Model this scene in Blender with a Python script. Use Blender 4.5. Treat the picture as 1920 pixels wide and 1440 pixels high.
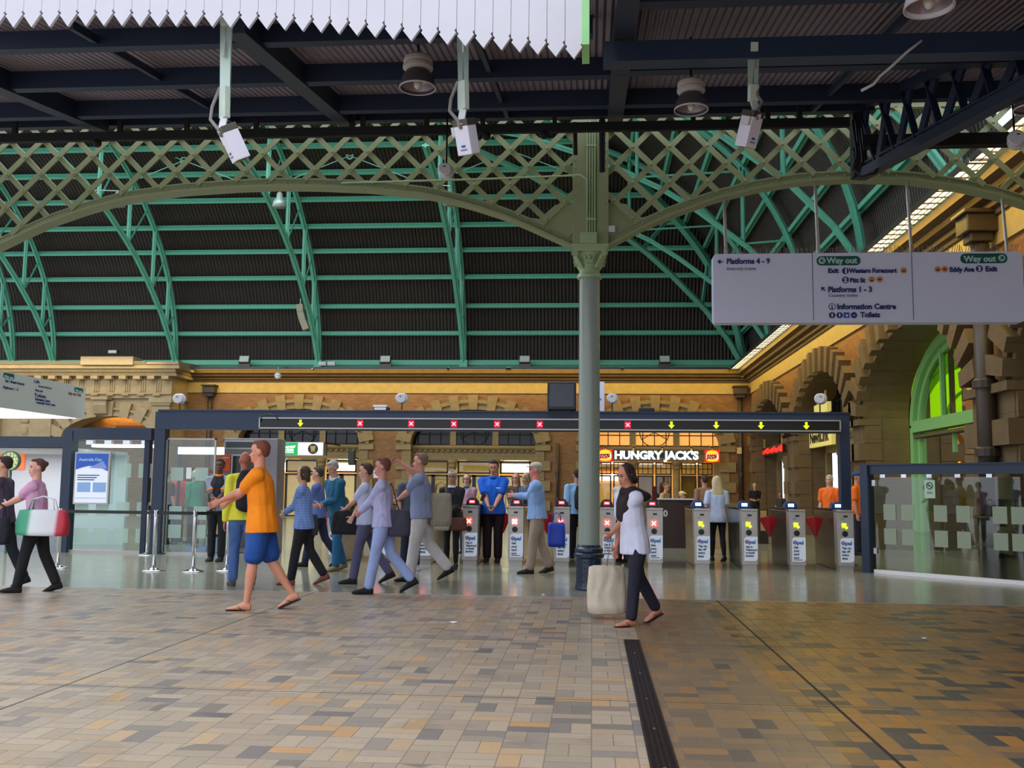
import bpy, bmesh, math, random
from mathutils import Vector, Matrix
from math import sin, cos, pi, radians, sqrt, atan2, floor
random.seed(7)
for o in list(bpy.data.objects): bpy.data.objects.remove(o)
scene = bpy.context.scene
col = scene.collection
# ------------------------------------------------------------------ camera
EYE = 1.35; FPX = 1850.0
YAW, PITCH, ROLL = radians(4.6728), radians(6.02988), radians(0.6)
CF = Vector((-sin(YAW)*cos(PITCH), cos(YAW)*cos(PITCH), sin(PITCH)))
R0 = Vector((cos(YAW), sin(YAW), 0)); U0 = R0.cross(CF)
CR = cos(ROLL)*R0 + sin(ROLL)*U0
CU = cos(ROLL)*U0 - sin(ROLL)*R0
cam_data = bpy.data.cameras.new('camera'); cam = bpy.data.objects.new('camera', cam_data)
col.objects.link(cam); scene.camera = cam
cam_data.sensor_width = 36; cam_data.lens = FPX/1920*36; cam_data.clip_start = 0.05; cam_data.clip_end = 300
m = Matrix((CR, CU, -CF)).transposed().to_4x4(); m.translation = Vector((0, 0, EYE)); cam.matrix_world = m
# ------------------------------------------------------------------ colour management, sky, lamps of the place
vs = scene.view_settings
vs.view_transform = 'Standard'; vs.look = 'None'; vs.gamma = 1; vs.use_curve_mapping = False
vs.exposure = 0.0
world = bpy.data.worlds.new('sky'); scene.world = world; world.use_nodes = True
wn = world.node_tree; wn.nodes.clear()
wo = wn.nodes.new('ShaderNodeOutputWorld'); wb = wn.nodes.new('ShaderNodeBackground')
# overcast sky: brighter overhead than at the horizon
wt = wn.nodes.new('ShaderNodeTexCoord'); wsx = wn.nodes.new('ShaderNodeSeparateXYZ'); wr_ = wn.nodes.new('ShaderNodeMapRange')
wn.links.new(wt.outputs['Generated'], wsx.inputs[0]); wn.links.new(wsx.outputs[2], wr_.inputs[0])
wr_.inputs[1].default_value = 0; wr_.inputs[2].default_value = 1; wr_.inputs[3].default_value = 1.25; wr_.inputs[4].default_value = 3.5
wb.inputs[0].default_value = (0.84, 0.90, 1.0, 1); wn.links.new(wr_.outputs[0], wb.inputs[1])
wn.links.new(wb.outputs[0], wo.inputs[0])
def lamp(name, loc, rot, sx, sy, power, rgb, kind='AREA'):
    l = bpy.data.lights.new(name, kind); l.energy = power; l.color = rgb
    if kind == 'AREA': l.shape = 'RECTANGLE'; l.size = sx; l.size_y = sy
    else: l.shadow_soft_size = sx
    o = bpy.data.objects.new(name, l); o.location = loc; o.rotation_euler = rot; col.objects.link(o); return o
AMB = (1.0, 0.68, 0.10)
# ------------------------------------------------------------------ pixel -> point on a plane of the place
def ray(x, y): return CF + (x-960)/FPX*CR - (y-720)/FPX*CU
def PY(x, y, Y): d = ray(x, y); return Vector((0, 0, EYE)) + d*(Y/d.y)
def PX(x, y, X): d = ray(x, y); return Vector((0, 0, EYE)) + d*(X/d.x)
def PZ(x, y, Z=0.0): d = ray(x, y); return Vector((0, 0, EYE)) + d*((Z-EYE)/d.z)
# ------------------------------------------------------------------ materials
def lin(c):
    c = c/255.0
    return c/12.92 if c <= .04045 else ((c+.055)/1.055)**2.4
def RGB(*c): return (lin(c[0]), lin(c[1]), lin(c[2]), 1)
MATS = {}
def mat(name, rgb, rough=.6, metal=0., var=.12, scale=6., bump=0., emit=None, es=0., spec=.5, trans=0., alpha=1.):
    if name in MATS: return MATS[name]
    m = bpy.data.materials.new(name); m.use_nodes = True; nt = m.node_tree; b = nt.nodes['Principled BSDF']
    c = RGB(*rgb)
    b.inputs['Base Color'].default_value = c; b.inputs['Roughness'].default_value = rough
    b.inputs['Metallic'].default_value = metal; b.inputs['Specular IOR Level'].default_value = spec
    if var > 0:
        tc = nt.nodes.new('ShaderNodeTexCoord'); no = nt.nodes.new('ShaderNodeTexNoise'); no.inputs['Scale'].default_value = scale
        no.inputs['Detail'].default_value = 4
        mx = nt.nodes.new('ShaderNodeMix'); mx.data_type = 'RGBA'
        mx.inputs[6].default_value = tuple(v*(1-var) for v in c[:3])+(1,); mx.inputs[7].default_value = tuple(min(1, v*(1+var)) for v in c[:3])+(1,)
        nt.links.new(tc.outputs['Object'], no.inputs['Vector']); nt.links.new(no.outputs[0], mx.inputs[0]); nt.links.new(mx.outputs[2], b.inputs['Base Color'])
        if bump > 0:
            bp = nt.nodes.new('ShaderNodeBump'); bp.inputs['Strength'].default_value = bump; bp.inputs['Distance'].default_value = .02
            nt.links.new(no.outputs[0], bp.inputs['Height']); nt.links.new(bp.outputs[0], b.inputs['Normal'])
    if emit: b.inputs['Emission Color'].default_value = RGB(*emit); b.inputs['Emission Strength'].default_value = es
    if trans: b.inputs['Transmission Weight'].default_value = trans; b.inputs['IOR'].default_value = 1.45
    b.inputs['Alpha'].default_value = alpha
    MATS[name] = m; return m
def nm(nt, op, a, b=None, c=None):
    n = nt.nodes.new('ShaderNodeMath'); n.operation = op
    for i, v in enumerate((a, b, c)):
        if v is None: continue
        if isinstance(v, (int, float)): n.inputs[i].default_value = v
        else: nt.links.new(v, n.inputs[i])
    return n.outputs[0]
def mixc(nt, f, a, b):
    n = nt.nodes.new('ShaderNodeMix'); n.data_type = 'RGBA'
    for i, v in ((0, f), (6, a), (7, b)):
        if isinstance(v, (int, float, tuple)): n.inputs[i].default_value = v
        else: nt.links.new(v, n.inputs[i])
    return n.outputs[2]
def xyz(nt, out='Object'):
    tc = nt.nodes.new('ShaderNodeTexCoord'); s = nt.nodes.new('ShaderNodeSeparateXYZ'); nt.links.new(tc.outputs[out], s.inputs[0])
    return tc.outputs[out], s.outputs[0], s.outputs[1], s.outputs[2]
def noise(nt, vec, scale, detail=3, rough=.5):
    n = nt.nodes.new('ShaderNodeTexNoise'); n.inputs['Scale'].default_value = scale; n.inputs['Detail'].default_value = detail
    n.inputs['Roughness'].default_value = rough; nt.links.new(vec, n.inputs['Vector']); return n.outputs[0]
def comb(nt, x, y, z=0.0):
    n = nt.nodes.new('ShaderNodeCombineXYZ')
    for i, v in enumerate((x, y, z)):
        if isinstance(v, (int, float)): n.inputs[i].default_value = v
        else: nt.links.new(v, n.inputs[i])
    return n.outputs[0]
def white(nt, vec, out=0):
    n = nt.nodes.new('ShaderNodeTexWhiteNoise'); nt.links.new(vec, n.inputs['Vector']); return n.outputs[out]
def ramp(nt, f, stops, interp='LINEAR'):
    n = nt.nodes.new('ShaderNodeValToRGB'); n.color_ramp.interpolation = interp
    e = n.color_ramp.elements
    while len(e) < len(stops): e.new(.5)
    for i, (p, c) in enumerate(stops): e[i].position = p; e[i].color = c
    nt.links.new(f, n.inputs[0]); return n.outputs[0]
def newmat(name):
    m = bpy.data.materials.new(name); m.use_nodes = True; MATS[name] = m
    return m, m.node_tree, m.node_tree.nodes['Principled BSDF']
def bumpto(nt, b, h, strength, dist):
    bp = nt.nodes.new('ShaderNodeBump'); bp.inputs['Strength'].default_value = strength; bp.inputs['Distance'].default_value = dist
    nt.links.new(h, bp.inputs['Height']); nt.links.new(bp.outputs[0], b.inputs['Normal'])
def paver_mat():
    m, nt, b = newmat('clay_pavers')
    v, x, y, z = xyz(nt)
    S = .236
    cx = nm(nt, 'FLOOR', nm(nt, 'DIVIDE', x, S)); cy = nm(nt, 'FLOOR', nm(nt, 'DIVIDE', y, S))
    fx = nm(nt, 'FRACT', nm(nt, 'DIVIDE', x, S)); fy = nm(nt, 'FRACT', nm(nt, 'DIVIDE', y, S))
    par = nm(nt, 'ABSOLUTE', nm(nt, 'MODULO', nm(nt, 'ADD', cx, cy), 2.0))
    par = nm(nt, 'GREATER_THAN', par, .5)
    t = nm(nt, 'ADD', nm(nt, 'MULTIPLY', par, fx), nm(nt, 'MULTIPLY', nm(nt, 'SUBTRACT', 1.0, par), fy))   # across the pair
    half = nm(nt, 'FLOOR', nm(nt, 'MULTIPLY', t, 2.0)); ft = nm(nt, 'FRACT', nm(nt, 'MULTIPLY', t, 2.0))
    u = nm(nt, 'ADD', nm(nt, 'MULTIPLY', par, fy), nm(nt, 'MULTIPLY', nm(nt, 'SUBTRACT', 1.0, par), fx))
    d1 = nm(nt, 'MULTIPLY', nm(nt, 'MINIMUM', ft, nm(nt, 'SUBTRACT', 1.0, ft)), S/2)
    d2 = nm(nt, 'MULTIPLY', nm(nt, 'MINIMUM', u, nm(nt, 'SUBTRACT', 1.0, u)), S)
    dj = nm(nt, 'MINIMUM', d1, d2)
    joint = nm(nt, 'LESS_THAN', dj, .0028)
    rid = white(nt, comb(nt, cx, cy, half)); rid2 = white(nt, comb(nt, cy, cx, nm(nt, 'ADD', half, 5.0)))
    pal_l = ramp(nt, rid, [(0, RGB(112, 105, 102)), (.08, RGB(140, 128, 116)), (.28, RGB(156, 140, 122)), (.55, RGB(168, 150, 128)), (.8, RGB(150, 134, 116)), (.93, RGB(174, 148, 116)), (1, RGB(178, 138, 96))])
    pal_m = ramp(nt, rid, [(0, RGB(78, 72, 70)), (.06, RGB(104, 90, 78)), (.4, RGB(118, 98, 78)), (.8, RGB(128, 104, 80)), (1, RGB(140, 104, 68))])
    pal_r = ramp(nt, rid, [(0, RGB(56, 56, 60)), (.14, RGB(66, 64, 66)), (.17, RGB(98, 82, 64)), (.4, RGB(130, 98, 60)), (.7, RGB(146, 104, 56)), (.85, RGB(118, 94, 68)), (1, RGB(158, 108, 52))])
    c = mixc(nt, nm(nt, 'GREATER_THAN', x, .42), pal_l, pal_m)
    c = mixc(nt, nm(nt, 'GREATER_THAN', nm(nt, 'ADD', x, nm(nt, 'MULTIPLY', rid2, .05)), 1.3), c, pal_r)
    dk = noise(nt, v, .9, 2)
    dark = nm(nt, 'LESS_THAN', nm(nt, 'ADD', rid2, nm(nt, 'MULTIPLY', dk, 1.2)), .56)
    c = mixc(nt, nm(nt, 'MULTIPLY', dark, .6), c, RGB(92, 88, 88))
    n2 = noise(nt, v, 28, 5, .65)
    hs = nt.nodes.new('ShaderNodeHueSaturation'); nt.links.new(c, hs.inputs['Color']); nt.links.new(nm(nt, 'ADD', .8, nm(nt, 'MULTIPLY', n2, .4)), hs.inputs['Value'])
    c = hs.outputs[0]
    st = noise(nt, v, 1.7, 4); stm = nm(nt, 'MULTIPLY', nm(nt, 'GREATER_THAN', st, .62), .14)
    c = mixc(nt, stm, c, RGB(70, 64, 60))
    def line(co, at, w): return nm(nt, 'LESS_THAN', nm(nt, 'ABSOLUTE', nm(nt, 'SUBTRACT', co, at)), w)
    ex = line(x, 1.535, .011)
    for co, at in ((x, -3.53), (y, 6.55), (y, 8.95)): ex = nm(nt, 'MAXIMUM', ex, line(co, at, .006))
    c = mixc(nt, nm(nt, 'MULTIPLY', joint, .8), c, RGB(96, 84, 76))
    c = mixc(nt, ex, c, RGB(30, 27, 26))
    nt.links.new(c, b.inputs['Base Color'])
    rg = nm(nt, 'ADD', .25, nm(nt, 'ADD', nm(nt, 'MULTIPLY', rid2, .06), nm(nt, 'MULTIPLY', noise(nt, v, 3.0, 4), .14)))
    nt.links.new(nm(nt, 'MAXIMUM', rg, nm(nt, 'MULTIPLY', nm(nt, 'MAXIMUM', joint, ex), .7)), b.inputs['Roughness'])
    h = nm(nt, 'ADD', nm(nt, 'MULTIPLY', nm(nt, 'MINIMUM', dj, .006), 60.0), nm(nt, 'ADD', nm(nt, 'MULTIPLY', rid, .10), nm(nt, 'MULTIPLY', n2, .06)))
    bumpto(nt, b, h, .35, .004)
    return m
def terrazzo_mat():
    m, nt, b = newmat('polished_terrazzo')
    v, x, y, z = xyz(nt)
    n1 = noise(nt, v, 60, 4, .7); n2 = noise(nt, v, .5, 3)
    c = mixc(nt, n1, RGB(110, 113, 100), RGB(160, 160, 142))
    c = mixc(nt, nm(nt, 'MULTIPLY', n2, .35), c, RGB(138, 128, 104))
    jx = nm(nt, 'LESS_THAN', nm(nt, 'ABSOLUTE', nm(nt, 'SUBTRACT', nm(nt, 'FRACT', nm(nt, 'DIVIDE', nm(nt, 'ADD', x, 103.5), 3.1)), .5)), .0022)
    jy = nm(nt, 'LESS_THAN', nm(nt, 'ABSOLUTE', nm(nt, 'SUBTRACT', nm(nt, 'FRACT', nm(nt, 'DIVIDE', nm(nt, 'ADD', y, .6), 3.1)), .5)), .002)
    c = mixc(nt, nm(nt, 'MULTIPLY', nm(nt, 'MAXIMUM', jx, jy), .7), c, RGB(40, 40, 38))
    nt.links.new(c, b.inputs['Base Color'])
    nt.links.new(nm(nt, 'ADD', .09, nm(nt, 'MULTIPLY', noise(nt, v, 2.2, 4), .14)), b.inputs['Roughness'])
    return m
def brick_mat(name, u, c1, c2, mortar, ax=0):
    m, nt, b = newmat(name); v, x, y, z = xyz(nt)
    br = nt.nodes.new('ShaderNodeTexBrick'); nt.links.new(comb(nt, (x, y)[ax], z), br.inputs['Vector'])
    br.inputs['Scale'].default_value = 1; br.inputs['Brick Width'].default_value = .23; br.inputs['Row Height'].default_value = .082
    br.inputs['Mortar Size'].default_value = .006; br.inputs['Color1'].default_value = c1; br.inputs['Color2'].default_value = c2; br.inputs['Mortar'].default_value = mortar
    c = mixc(nt, nm(nt, 'MULTIPLY', noise(nt, v, 1.2, 4), .5), br.outputs[0], RGB(88, 60, 34))
    nt.links.new(c, b.inputs['Base Color']); b.inputs['Roughness'].default_value = .6
    bumpto(nt, b, br.outputs[1], .5, -.006)
    return m
def stone_mat(name, rgb, course=.45, rough=.7):
    m, nt, b = newmat(name); v, x, y, z = xyz(nt)
    n1 = noise(nt, v, 3.5, 5, .6); n2 = noise(nt, v, 40, 3, .6)
    c0 = RGB(*rgb); dk = tuple(k*.62 for k in c0[:3])+(1,); lt = tuple(min(1, k*1.25) for k in c0[:3])+(1,)
    c = mixc(nt, n1, dk, lt); c = mixc(nt, nm(nt, 'MULTIPLY', n2, .25), c, dk)
    jz = nm(nt, 'LESS_THAN', nm(nt, 'FRACT', nm(nt, 'DIVIDE', z, course)), .018)
    c = mixc(nt, nm(nt, 'MULTIPLY', jz, .6), c, RGB(40, 30, 18))
    nt.links.new(c, b.inputs['Base Color']); b.inputs['Roughness'].default_value = rough
    bumpto(nt, b, nm(nt, 'ADD', n1, nm(nt, 'MULTIPLY', n2, .3)), .25, .02)
    return m
def corr_mat(name, rgb, ax, period=.076, rough=.6):
    m, nt, b = newmat(name); v, x, y, z = xyz(nt)
    w = nm(nt, 'SINE', nm(nt, 'MULTIPLY', (x, y)[ax], 2*pi/period))
    n1 = noise(nt, v, 1.3, 5, .6); c0 = RGB(*rgb)
    nt.links.new(mixc(nt, n1, tuple(k*.6 for k in c0[:3])+(1,), tuple(k*1.4 for k in c0[:3])+(1,)), b.inputs['Base Color'])
    b.inputs['Roughness'].default_value = rough
    bumpto(nt, b, w, 1.0, period/5)
    return m
M_PAVER = paver_mat(); M_TERR = terrazzo_mat()
M_BRICKB = brick_mat('orange_brick_back', 0, RGB(152, 106, 52), RGB(128, 84, 38), RGB(126, 102, 62), 0)
M_BRICKR = brick_mat('orange_brick_side', 0, RGB(164, 106, 42), RGB(138, 84, 30), RGB(130, 96, 54), 1)
M_STONE = stone_mat('sandstone', (146, 124, 80))
M_STONED = stone_mat('weathered_sandstone', (112, 90, 58), .52)
M_FRIEZE = stone_mat('pale_sandstone', (176, 150, 88), 3.0, .6)
M_VAULTB = corr_mat('brown_corrugated_back', (46, 38, 30), 0, .15)
M_VAULTR = corr_mat('brown_corrugated_side', (46, 38, 30), 1, .15)
M_CORR = corr_mat('grey_corrugated_iron', (122, 112, 124), 0, .076)
M_NAVY = mat('navy_paint', (30, 46, 70), .45, var=.1)
M_NAVYD = mat('dark_navy_beam', (22, 36, 60), .55, var=.15)
M_TEAL = mat('teal_paint', (96, 176, 148), .5, var=.12)
M_SAGE = mat('sage_green_paint', (134, 142, 104), .45, var=.08)
M_SAGEL = mat('pale_sage_paint', (150, 170, 128), .4, var=.06)
M_COLUMN = mat('grey_green_gloss', (142, 154, 144), .2, var=.04)
M_WHITE = mat('white_board_paint', (226, 224, 226), .5, var=.05)
M_SIGN = mat('sign_white', (212, 215, 238), .35, var=.03)
M_STEEL = mat('brushed_steel', (176, 172, 168), .3, metal=.9, var=.08, scale=20)
M_STEELM = mat('satin_steel', (176, 172, 168), .34, metal=.4, var=.08, scale=12)
M_CHROME = mat('chrome', (215, 215, 218), .12, metal=1., var=0)
M_BLACK = mat('black_plastic', (16, 17, 20), .35, var=0)
M_BLACKM = mat('black_matt', (12, 12, 14), .8, var=0)
M_GREYP = mat('light_grey_plastic', (196, 194, 200), .4, var=.03)
M_GREYD = mat('dark_grey_metal', (74, 70, 62), .35, metal=.3, var=.1)
M_REDF = mat('red_flap_plastic', (168, 28, 36), .4, var=.05)
M_WINF = mat('green_window_paint', (132, 184, 108), .4, var=.05)
M_DARKW = mat('dark_timber', (34, 26, 20), .5, var=.2)
def glassm(name, rgb=(205, 225, 215), mixf=.12, rough=.02):
    m = bpy.data.materials.new(name); m.use_nodes = True; nt = m.node_tree; nt.nodes.clear()
    o = nt.nodes.new('ShaderNodeOutputMaterial'); mx = nt.nodes.new('ShaderNodeMixShader'); t = nt.nodes.new('ShaderNodeBsdfTransparent'); g = nt.nodes.new('ShaderNodeBsdfGlossy')
    fr = nt.nodes.new('ShaderNodeFresnel'); fr.inputs[0].default_value = 1.45
    t.inputs[0].default_value = RGB(*rgb); g.inputs['Roughness'].default_value = rough
    nt.links.new(nm(nt, 'ADD', fr.outputs[0], mixf-.04), mx.inputs[0]); nt.links.new(t.outputs[0], mx.inputs[1]); nt.links.new(g.outputs[0], mx.inputs[2]); nt.links.new(mx.outputs[0], o.inputs[0])
    MATS[name] = m; return m
M_GLASS = glassm('clear_glass'); M_GLASSG = glassm('greenish_glass', (190, 222, 212), .14); M_GLASSD = glassm('tinted_green_glass', (170, 205, 110), .06)
M_FROST = mat('frosted_film', (176, 200, 188), .7, var=0, alpha=.75)
def emis(name, rgb, s): return mat(name, rgb, .5, var=0, emit=rgb, es=s)
# ------------------------------------------------------------------ mesh builder
OFF = {}
def offset_of(p): return Vector((0, 0, 0)) if p is None else Vector(OFF.get(p.name, p.location))
class MB:
    def __init__(s): s.v = []; s.f = []
    def add(s, vs_, fs):
        n = len(s.v); s.v += [tuple(v) for v in vs_]; s.f += [tuple(i+n for i in f) for f in fs]; return s
    def hexa(s, p): return s.add(p, [(0, 3, 2, 1), (4, 5, 6, 7), (0, 1, 5, 4), (1, 2, 6, 5), (2, 3, 7, 6), (3, 0, 4, 7)])
    def box(s, x0, x1, y0, y1, z0, z1):
        return s.hexa([(x0, y0, z0), (x1, y0, z0), (x1, y1, z0), (x0, y1, z0), (x0, y0, z1), (x1, y0, z1), (x1, y1, z1), (x0, y1, z1)])
    def cbox(s, c, d, R=None):
        R = R or Matrix.Identity(3); c = Vector(c)
        return s.hexa([c+R@Vector((a*d[0]/2, b*d[1]/2, e*d[2]/2)) for a, b, e in ((-1, -1, -1), (1, -1, -1), (1, 1, -1), (-1, 1, -1), (-1, -1, 1), (1, -1, 1), (1, 1, 1), (-1, 1, 1))])
    def bar(s, a, b, w, h, up=(0, 0, 1)):      # box from a to b, w across, h along up
        a = Vector(a); b = Vector(b); d = (b-a).normalized(); up = Vector(up); x = d.cross(up)
        if x.length < 1e-4: x = d.cross(Vector((0, 1, 0)))
        x.normalize(); u = x.cross(d)
        return s.hexa([p+i*x*w/2+j*u*h/2 for p in (a, b) for i, j in ((-1, -1), (1, -1), (1, 1), (-1, 1))])
    def tube(s, pts, r, n=10, caps=True):
        pts = [Vector(p) for p in pts]; rr = r if isinstance(r, (list, tuple)) else [r]*len(pts)
        base = len(s.v); prev = None
        for i, p in enumerate(pts):
            d = (pts[min(i+1, len(pts)-1)]-pts[max(i-1, 0)]).normalized()
            if prev is None:
                x = d.orthogonal().normalized()
            else:
                x = (prev-d*prev.dot(d)).normalized()
            prev = x; y = d.cross(x)
            for k in range(n): t = 2*pi*k/n; s.v.append(tuple(p+(x*cos(t)+y*sin(t))*rr[i]))
        for i in range(len(pts)-1):
            for k in range(n): a = base+i*n+k; b = base+i*n+(k+1) % n; s.f.append((a, b, b+n, a+n))
        if caps:
            s.f.append(tuple(base+k for k in range(n))[::-1]); s.f.append(tuple(base+(len(pts)-1)*n+k for k in range(n)))
        return s
    def lathe(s, prof, c=(0, 0, 0), n=24, axis=None, cap=True):   # prof: (r, z) list
        c = Vector(c); R = axis or Matrix.Identity(3); base = len(s.v)
        for r, z in prof:
            for k in range(n): t = 2*pi*k/n; s.v.append(tuple(c+R@Vector((r*cos(t), r*sin(t), z))))
        for i in range(len(prof)-1):
            for k in range(n): a = base+i*n+k; b = base+i*n+(k+1) % n; s.f.append((a, b, b+n, a+n))
        if cap: s.f.append(tuple(base+k for k in range(n))[::-1]); s.f.append(tuple(base+(len(prof)-1)*n+k for k in range(n)))
        return s
    def ell(s, c, r, R=None, n=14, m_=9):
        c = Vector(c); R = R or Matrix.Identity(3); base = len(s.v)
        s.v.append(tuple(c+R@Vector((0, 0, -r[2]))))
        for i in range(1, m_):
            ph = -pi/2+pi*i/m_
            for k in range(n): t = 2*pi*k/n; s.v.append(tuple(c+R@Vector((r[0]*cos(ph)*cos(t), r[1]*cos(ph)*sin(t), r[2]*sin(ph)))))
        s.v.append(tuple(c+R@Vector((0, 0, r[2])))); top = len(s.v)-1
        for k in range(n):
            s.f.append((base, base+1+(k+1) % n, base+1+k)); l = base+1+(m_-2)*n; s.f.append((top, l+k, l+(k+1) % n))
        for i in range(m_-2):
            for k in range(n): a = base+1+i*n+k; b = base+1+i*n+(k+1) % n; s.f.append((a, b, b+n, a+n))
        return s
    def prism(s, poly, f0, f1):          # poly list of 2D; f0/f1 map 2D to 3D for the two ends
        n = len(poly)
        s.add([f0(*p) for p in poly]+[f1(*p) for p in poly], [tuple(range(n))[::-1], tuple(range(n, 2*n))]+[(i, (i+1) % n, n+(i+1) % n, n+i) for i in range(n)]); return s
    def loft(s, rings, close=True):
        n = len(rings[0]); base = len(s.v)
        for r in rings: s.v += [tuple(p) for p in r]
        for i in range(len(rings)-1):
            for k in range(n): a = base+i*n+k; b = base+i*n+(k+1) % n; s.f.append((a, b, b+n, a+n))
        if close: s.f.append(tuple(base+k for k in range(n))[::-1]); s.f.append(tuple(base+(len(rings)-1)*n+k for k in range(n)))
        return s
    def build(s, name, m_, parent=None, smooth=False, label=None, bevel=0., recalc=True, kind=None):
        me = bpy.data.meshes.new(name); off = offset_of(parent)
        me.from_pydata([tuple(Vector(v)-off) for v in s.v], [], s.f)
        if recalc:
            bm = bmesh.new(); bm.from_mesh(me); bmesh.ops.recalc_face_normals(bm, faces=bm.faces); bm.to_mesh(me); bm.free()
        o = bpy.data.objects.new(name, me); col.objects.link(o); me.materials.append(m_)
        if smooth:
            for p in me.polygons: p.use_smooth = True
        if parent is not None: o.parent = parent; OFF[o.name] = off
        if bevel:
            bv = o.modifiers.new('bevel', 'BEVEL'); bv.width = bevel; bv.segments = 2; bv.limit_method = 'ANGLE'
        if label: o['label'] = label
        if kind: o['kind'] = kind
        return o
def tag(o, label=None, cat=None, group=None, kind=None):
    if label: o['label'] = label
    if cat: o['category'] = cat
    if group: o['group'] = group
    if kind: o['kind'] = kind
    return o
def thing(name, loc, label, cat, group=None, rz=0.):
    o = bpy.data.objects.new(name, None); o.empty_display_size = .1; col.objects.link(o); o.location = loc; o.rotation_euler = (0, 0, rz)
    return tag(o, label, cat, group)
def struct(mb, name, m_, **k): o = mb.build(name, m_, **k); o['kind'] = 'structure'; return o
def copy_tree(o, parent=None):
    c = o.copy(); col.objects.link(c)
    if parent is not None: c.parent = parent
    for ch in list(o.children): copy_tree(ch, c)
    return c
def text(s_, m_, loc, h, parent=None, name='lettering', align='LEFT', R=None, depth=.002, bold=0., width=None, label=None, sp=1.):
    """lettering of cap height h with its baseline at loc, facing -Y (towards the forecourt) unless R turns it"""
    cu = bpy.data.curves.new('t', 'FONT'); cu.body = s_; cu.size = h/.70; cu.align_x = align; cu.extrude = depth; cu.offset = bold; cu.space_character = sp
    cu.resolution_u = 3
    t = bpy.data.objects.new('t', cu); col.objects.link(t); bpy.context.view_layer.update()
    me = bpy.data.meshes.new_from_object(t.evaluated_get(bpy.context.evaluated_depsgraph_get())); bpy.data.objects.remove(t)
    R = R or Matrix.Identity(3)
    B = R@Matrix(((1, 0, 0), (0, 0, -1), (0, 1, 0)))
    off = offset_of(parent)
    sx = 1.
    if width and len(me.vertices):
        xs = [v.co.x for v in me.vertices]; sx = width/max(1e-6, max(xs)-min(xs))
    for v in me.vertices: v.co = B@Vector((v.co.x*sx, v.co.y, v.co.z))+Vector(loc)-off
    me.materials.clear(); me.materials.append(m_)
    o = bpy.data.objects.new(name, me); col.objects.link(o)
    if parent is not None: o.parent = parent
    if label: o['label'] = label
    return o
# ================================================================== THE SETTING
# floors
struct(MB().box(-14, 6.6, -4, 12.6, -.2, 0), 'floor', M_PAVER)
struct(MB().box(-32, 12, 12.6, 47, -.2, .0), 'floor', M_TERR)
struct(MB().box(-14, 6.6, 12.57, 12.6, -.1, .002), 'trim_1', M_STEELM)
YB, XR = 41.8, 6.6
def TB(u, d, z): return Vector((u, YB-d, z))          # back wall: d stands out towards the hall
def TR(u, d, z): return Vector((XR-d, u, z))          # right wall
def arch_z(a, u):
    c, hw, z0, rise = a; t = min(1, abs(u-c)/hw); return z0+rise*sqrt(max(0, 1-t*t))
def wall_with_arches(T, u0, u1, ztop, arches, thick, material, name):
    mb = MB(); us = [u0]
    def quad(ua, ub, za, zb, za2=None):
        za2 = za if za2 is None else za2
        mb.add([T(ua, 0, za), T(ub, 0, za2), T(ub, 0, zb), T(ua, 0, zb)], [(0, 1, 2, 3)])
        mb.add([T(ua, -thick, za), T(ub, -thick, za2), T(ub, -thick, zb), T(ua, -thick, zb)], [(3, 2, 1, 0)])
    cur = u0
    for a in sorted(arches):
        c, hw, z0, rise = a
        quad(cur, c-hw, 0, ztop)
        N = 28
        for i in range(N):
            ta = c-hw*cos(pi*i/N); tb = c-hw*cos(pi*(i+1)/N)
            quad(ta, tb, arch_z(a, ta), ztop, arch_z(a, tb))
        for uu in (c-hw, c+hw): pass
        cur = c+hw
    quad(cur, u1, 0, ztop)
    return struct(mb, name, material, recalc=False)
def arch_reveal(T, a, thick, material, name='trim_2'):
    c, hw, z0, rise = a; N = 28
    path = [(c-hw, 0)]+[(c-hw*cos(pi*i/N), arch_z(a, c-hw*cos(pi*i/N))) for i in range(N+1)]+[(c+hw, 0)]
    mb = MB()
    for p, q in zip(path, path[1:]):
        mb.add([T(p[0], .0, p[1]), T(q[0], .0, q[1]), T(q[0], -thick, q[1]), T(p[0], -thick, p[1])], [(0, 1, 2, 3)])
    return struct(mb, name, material, recalc=False)
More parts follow.
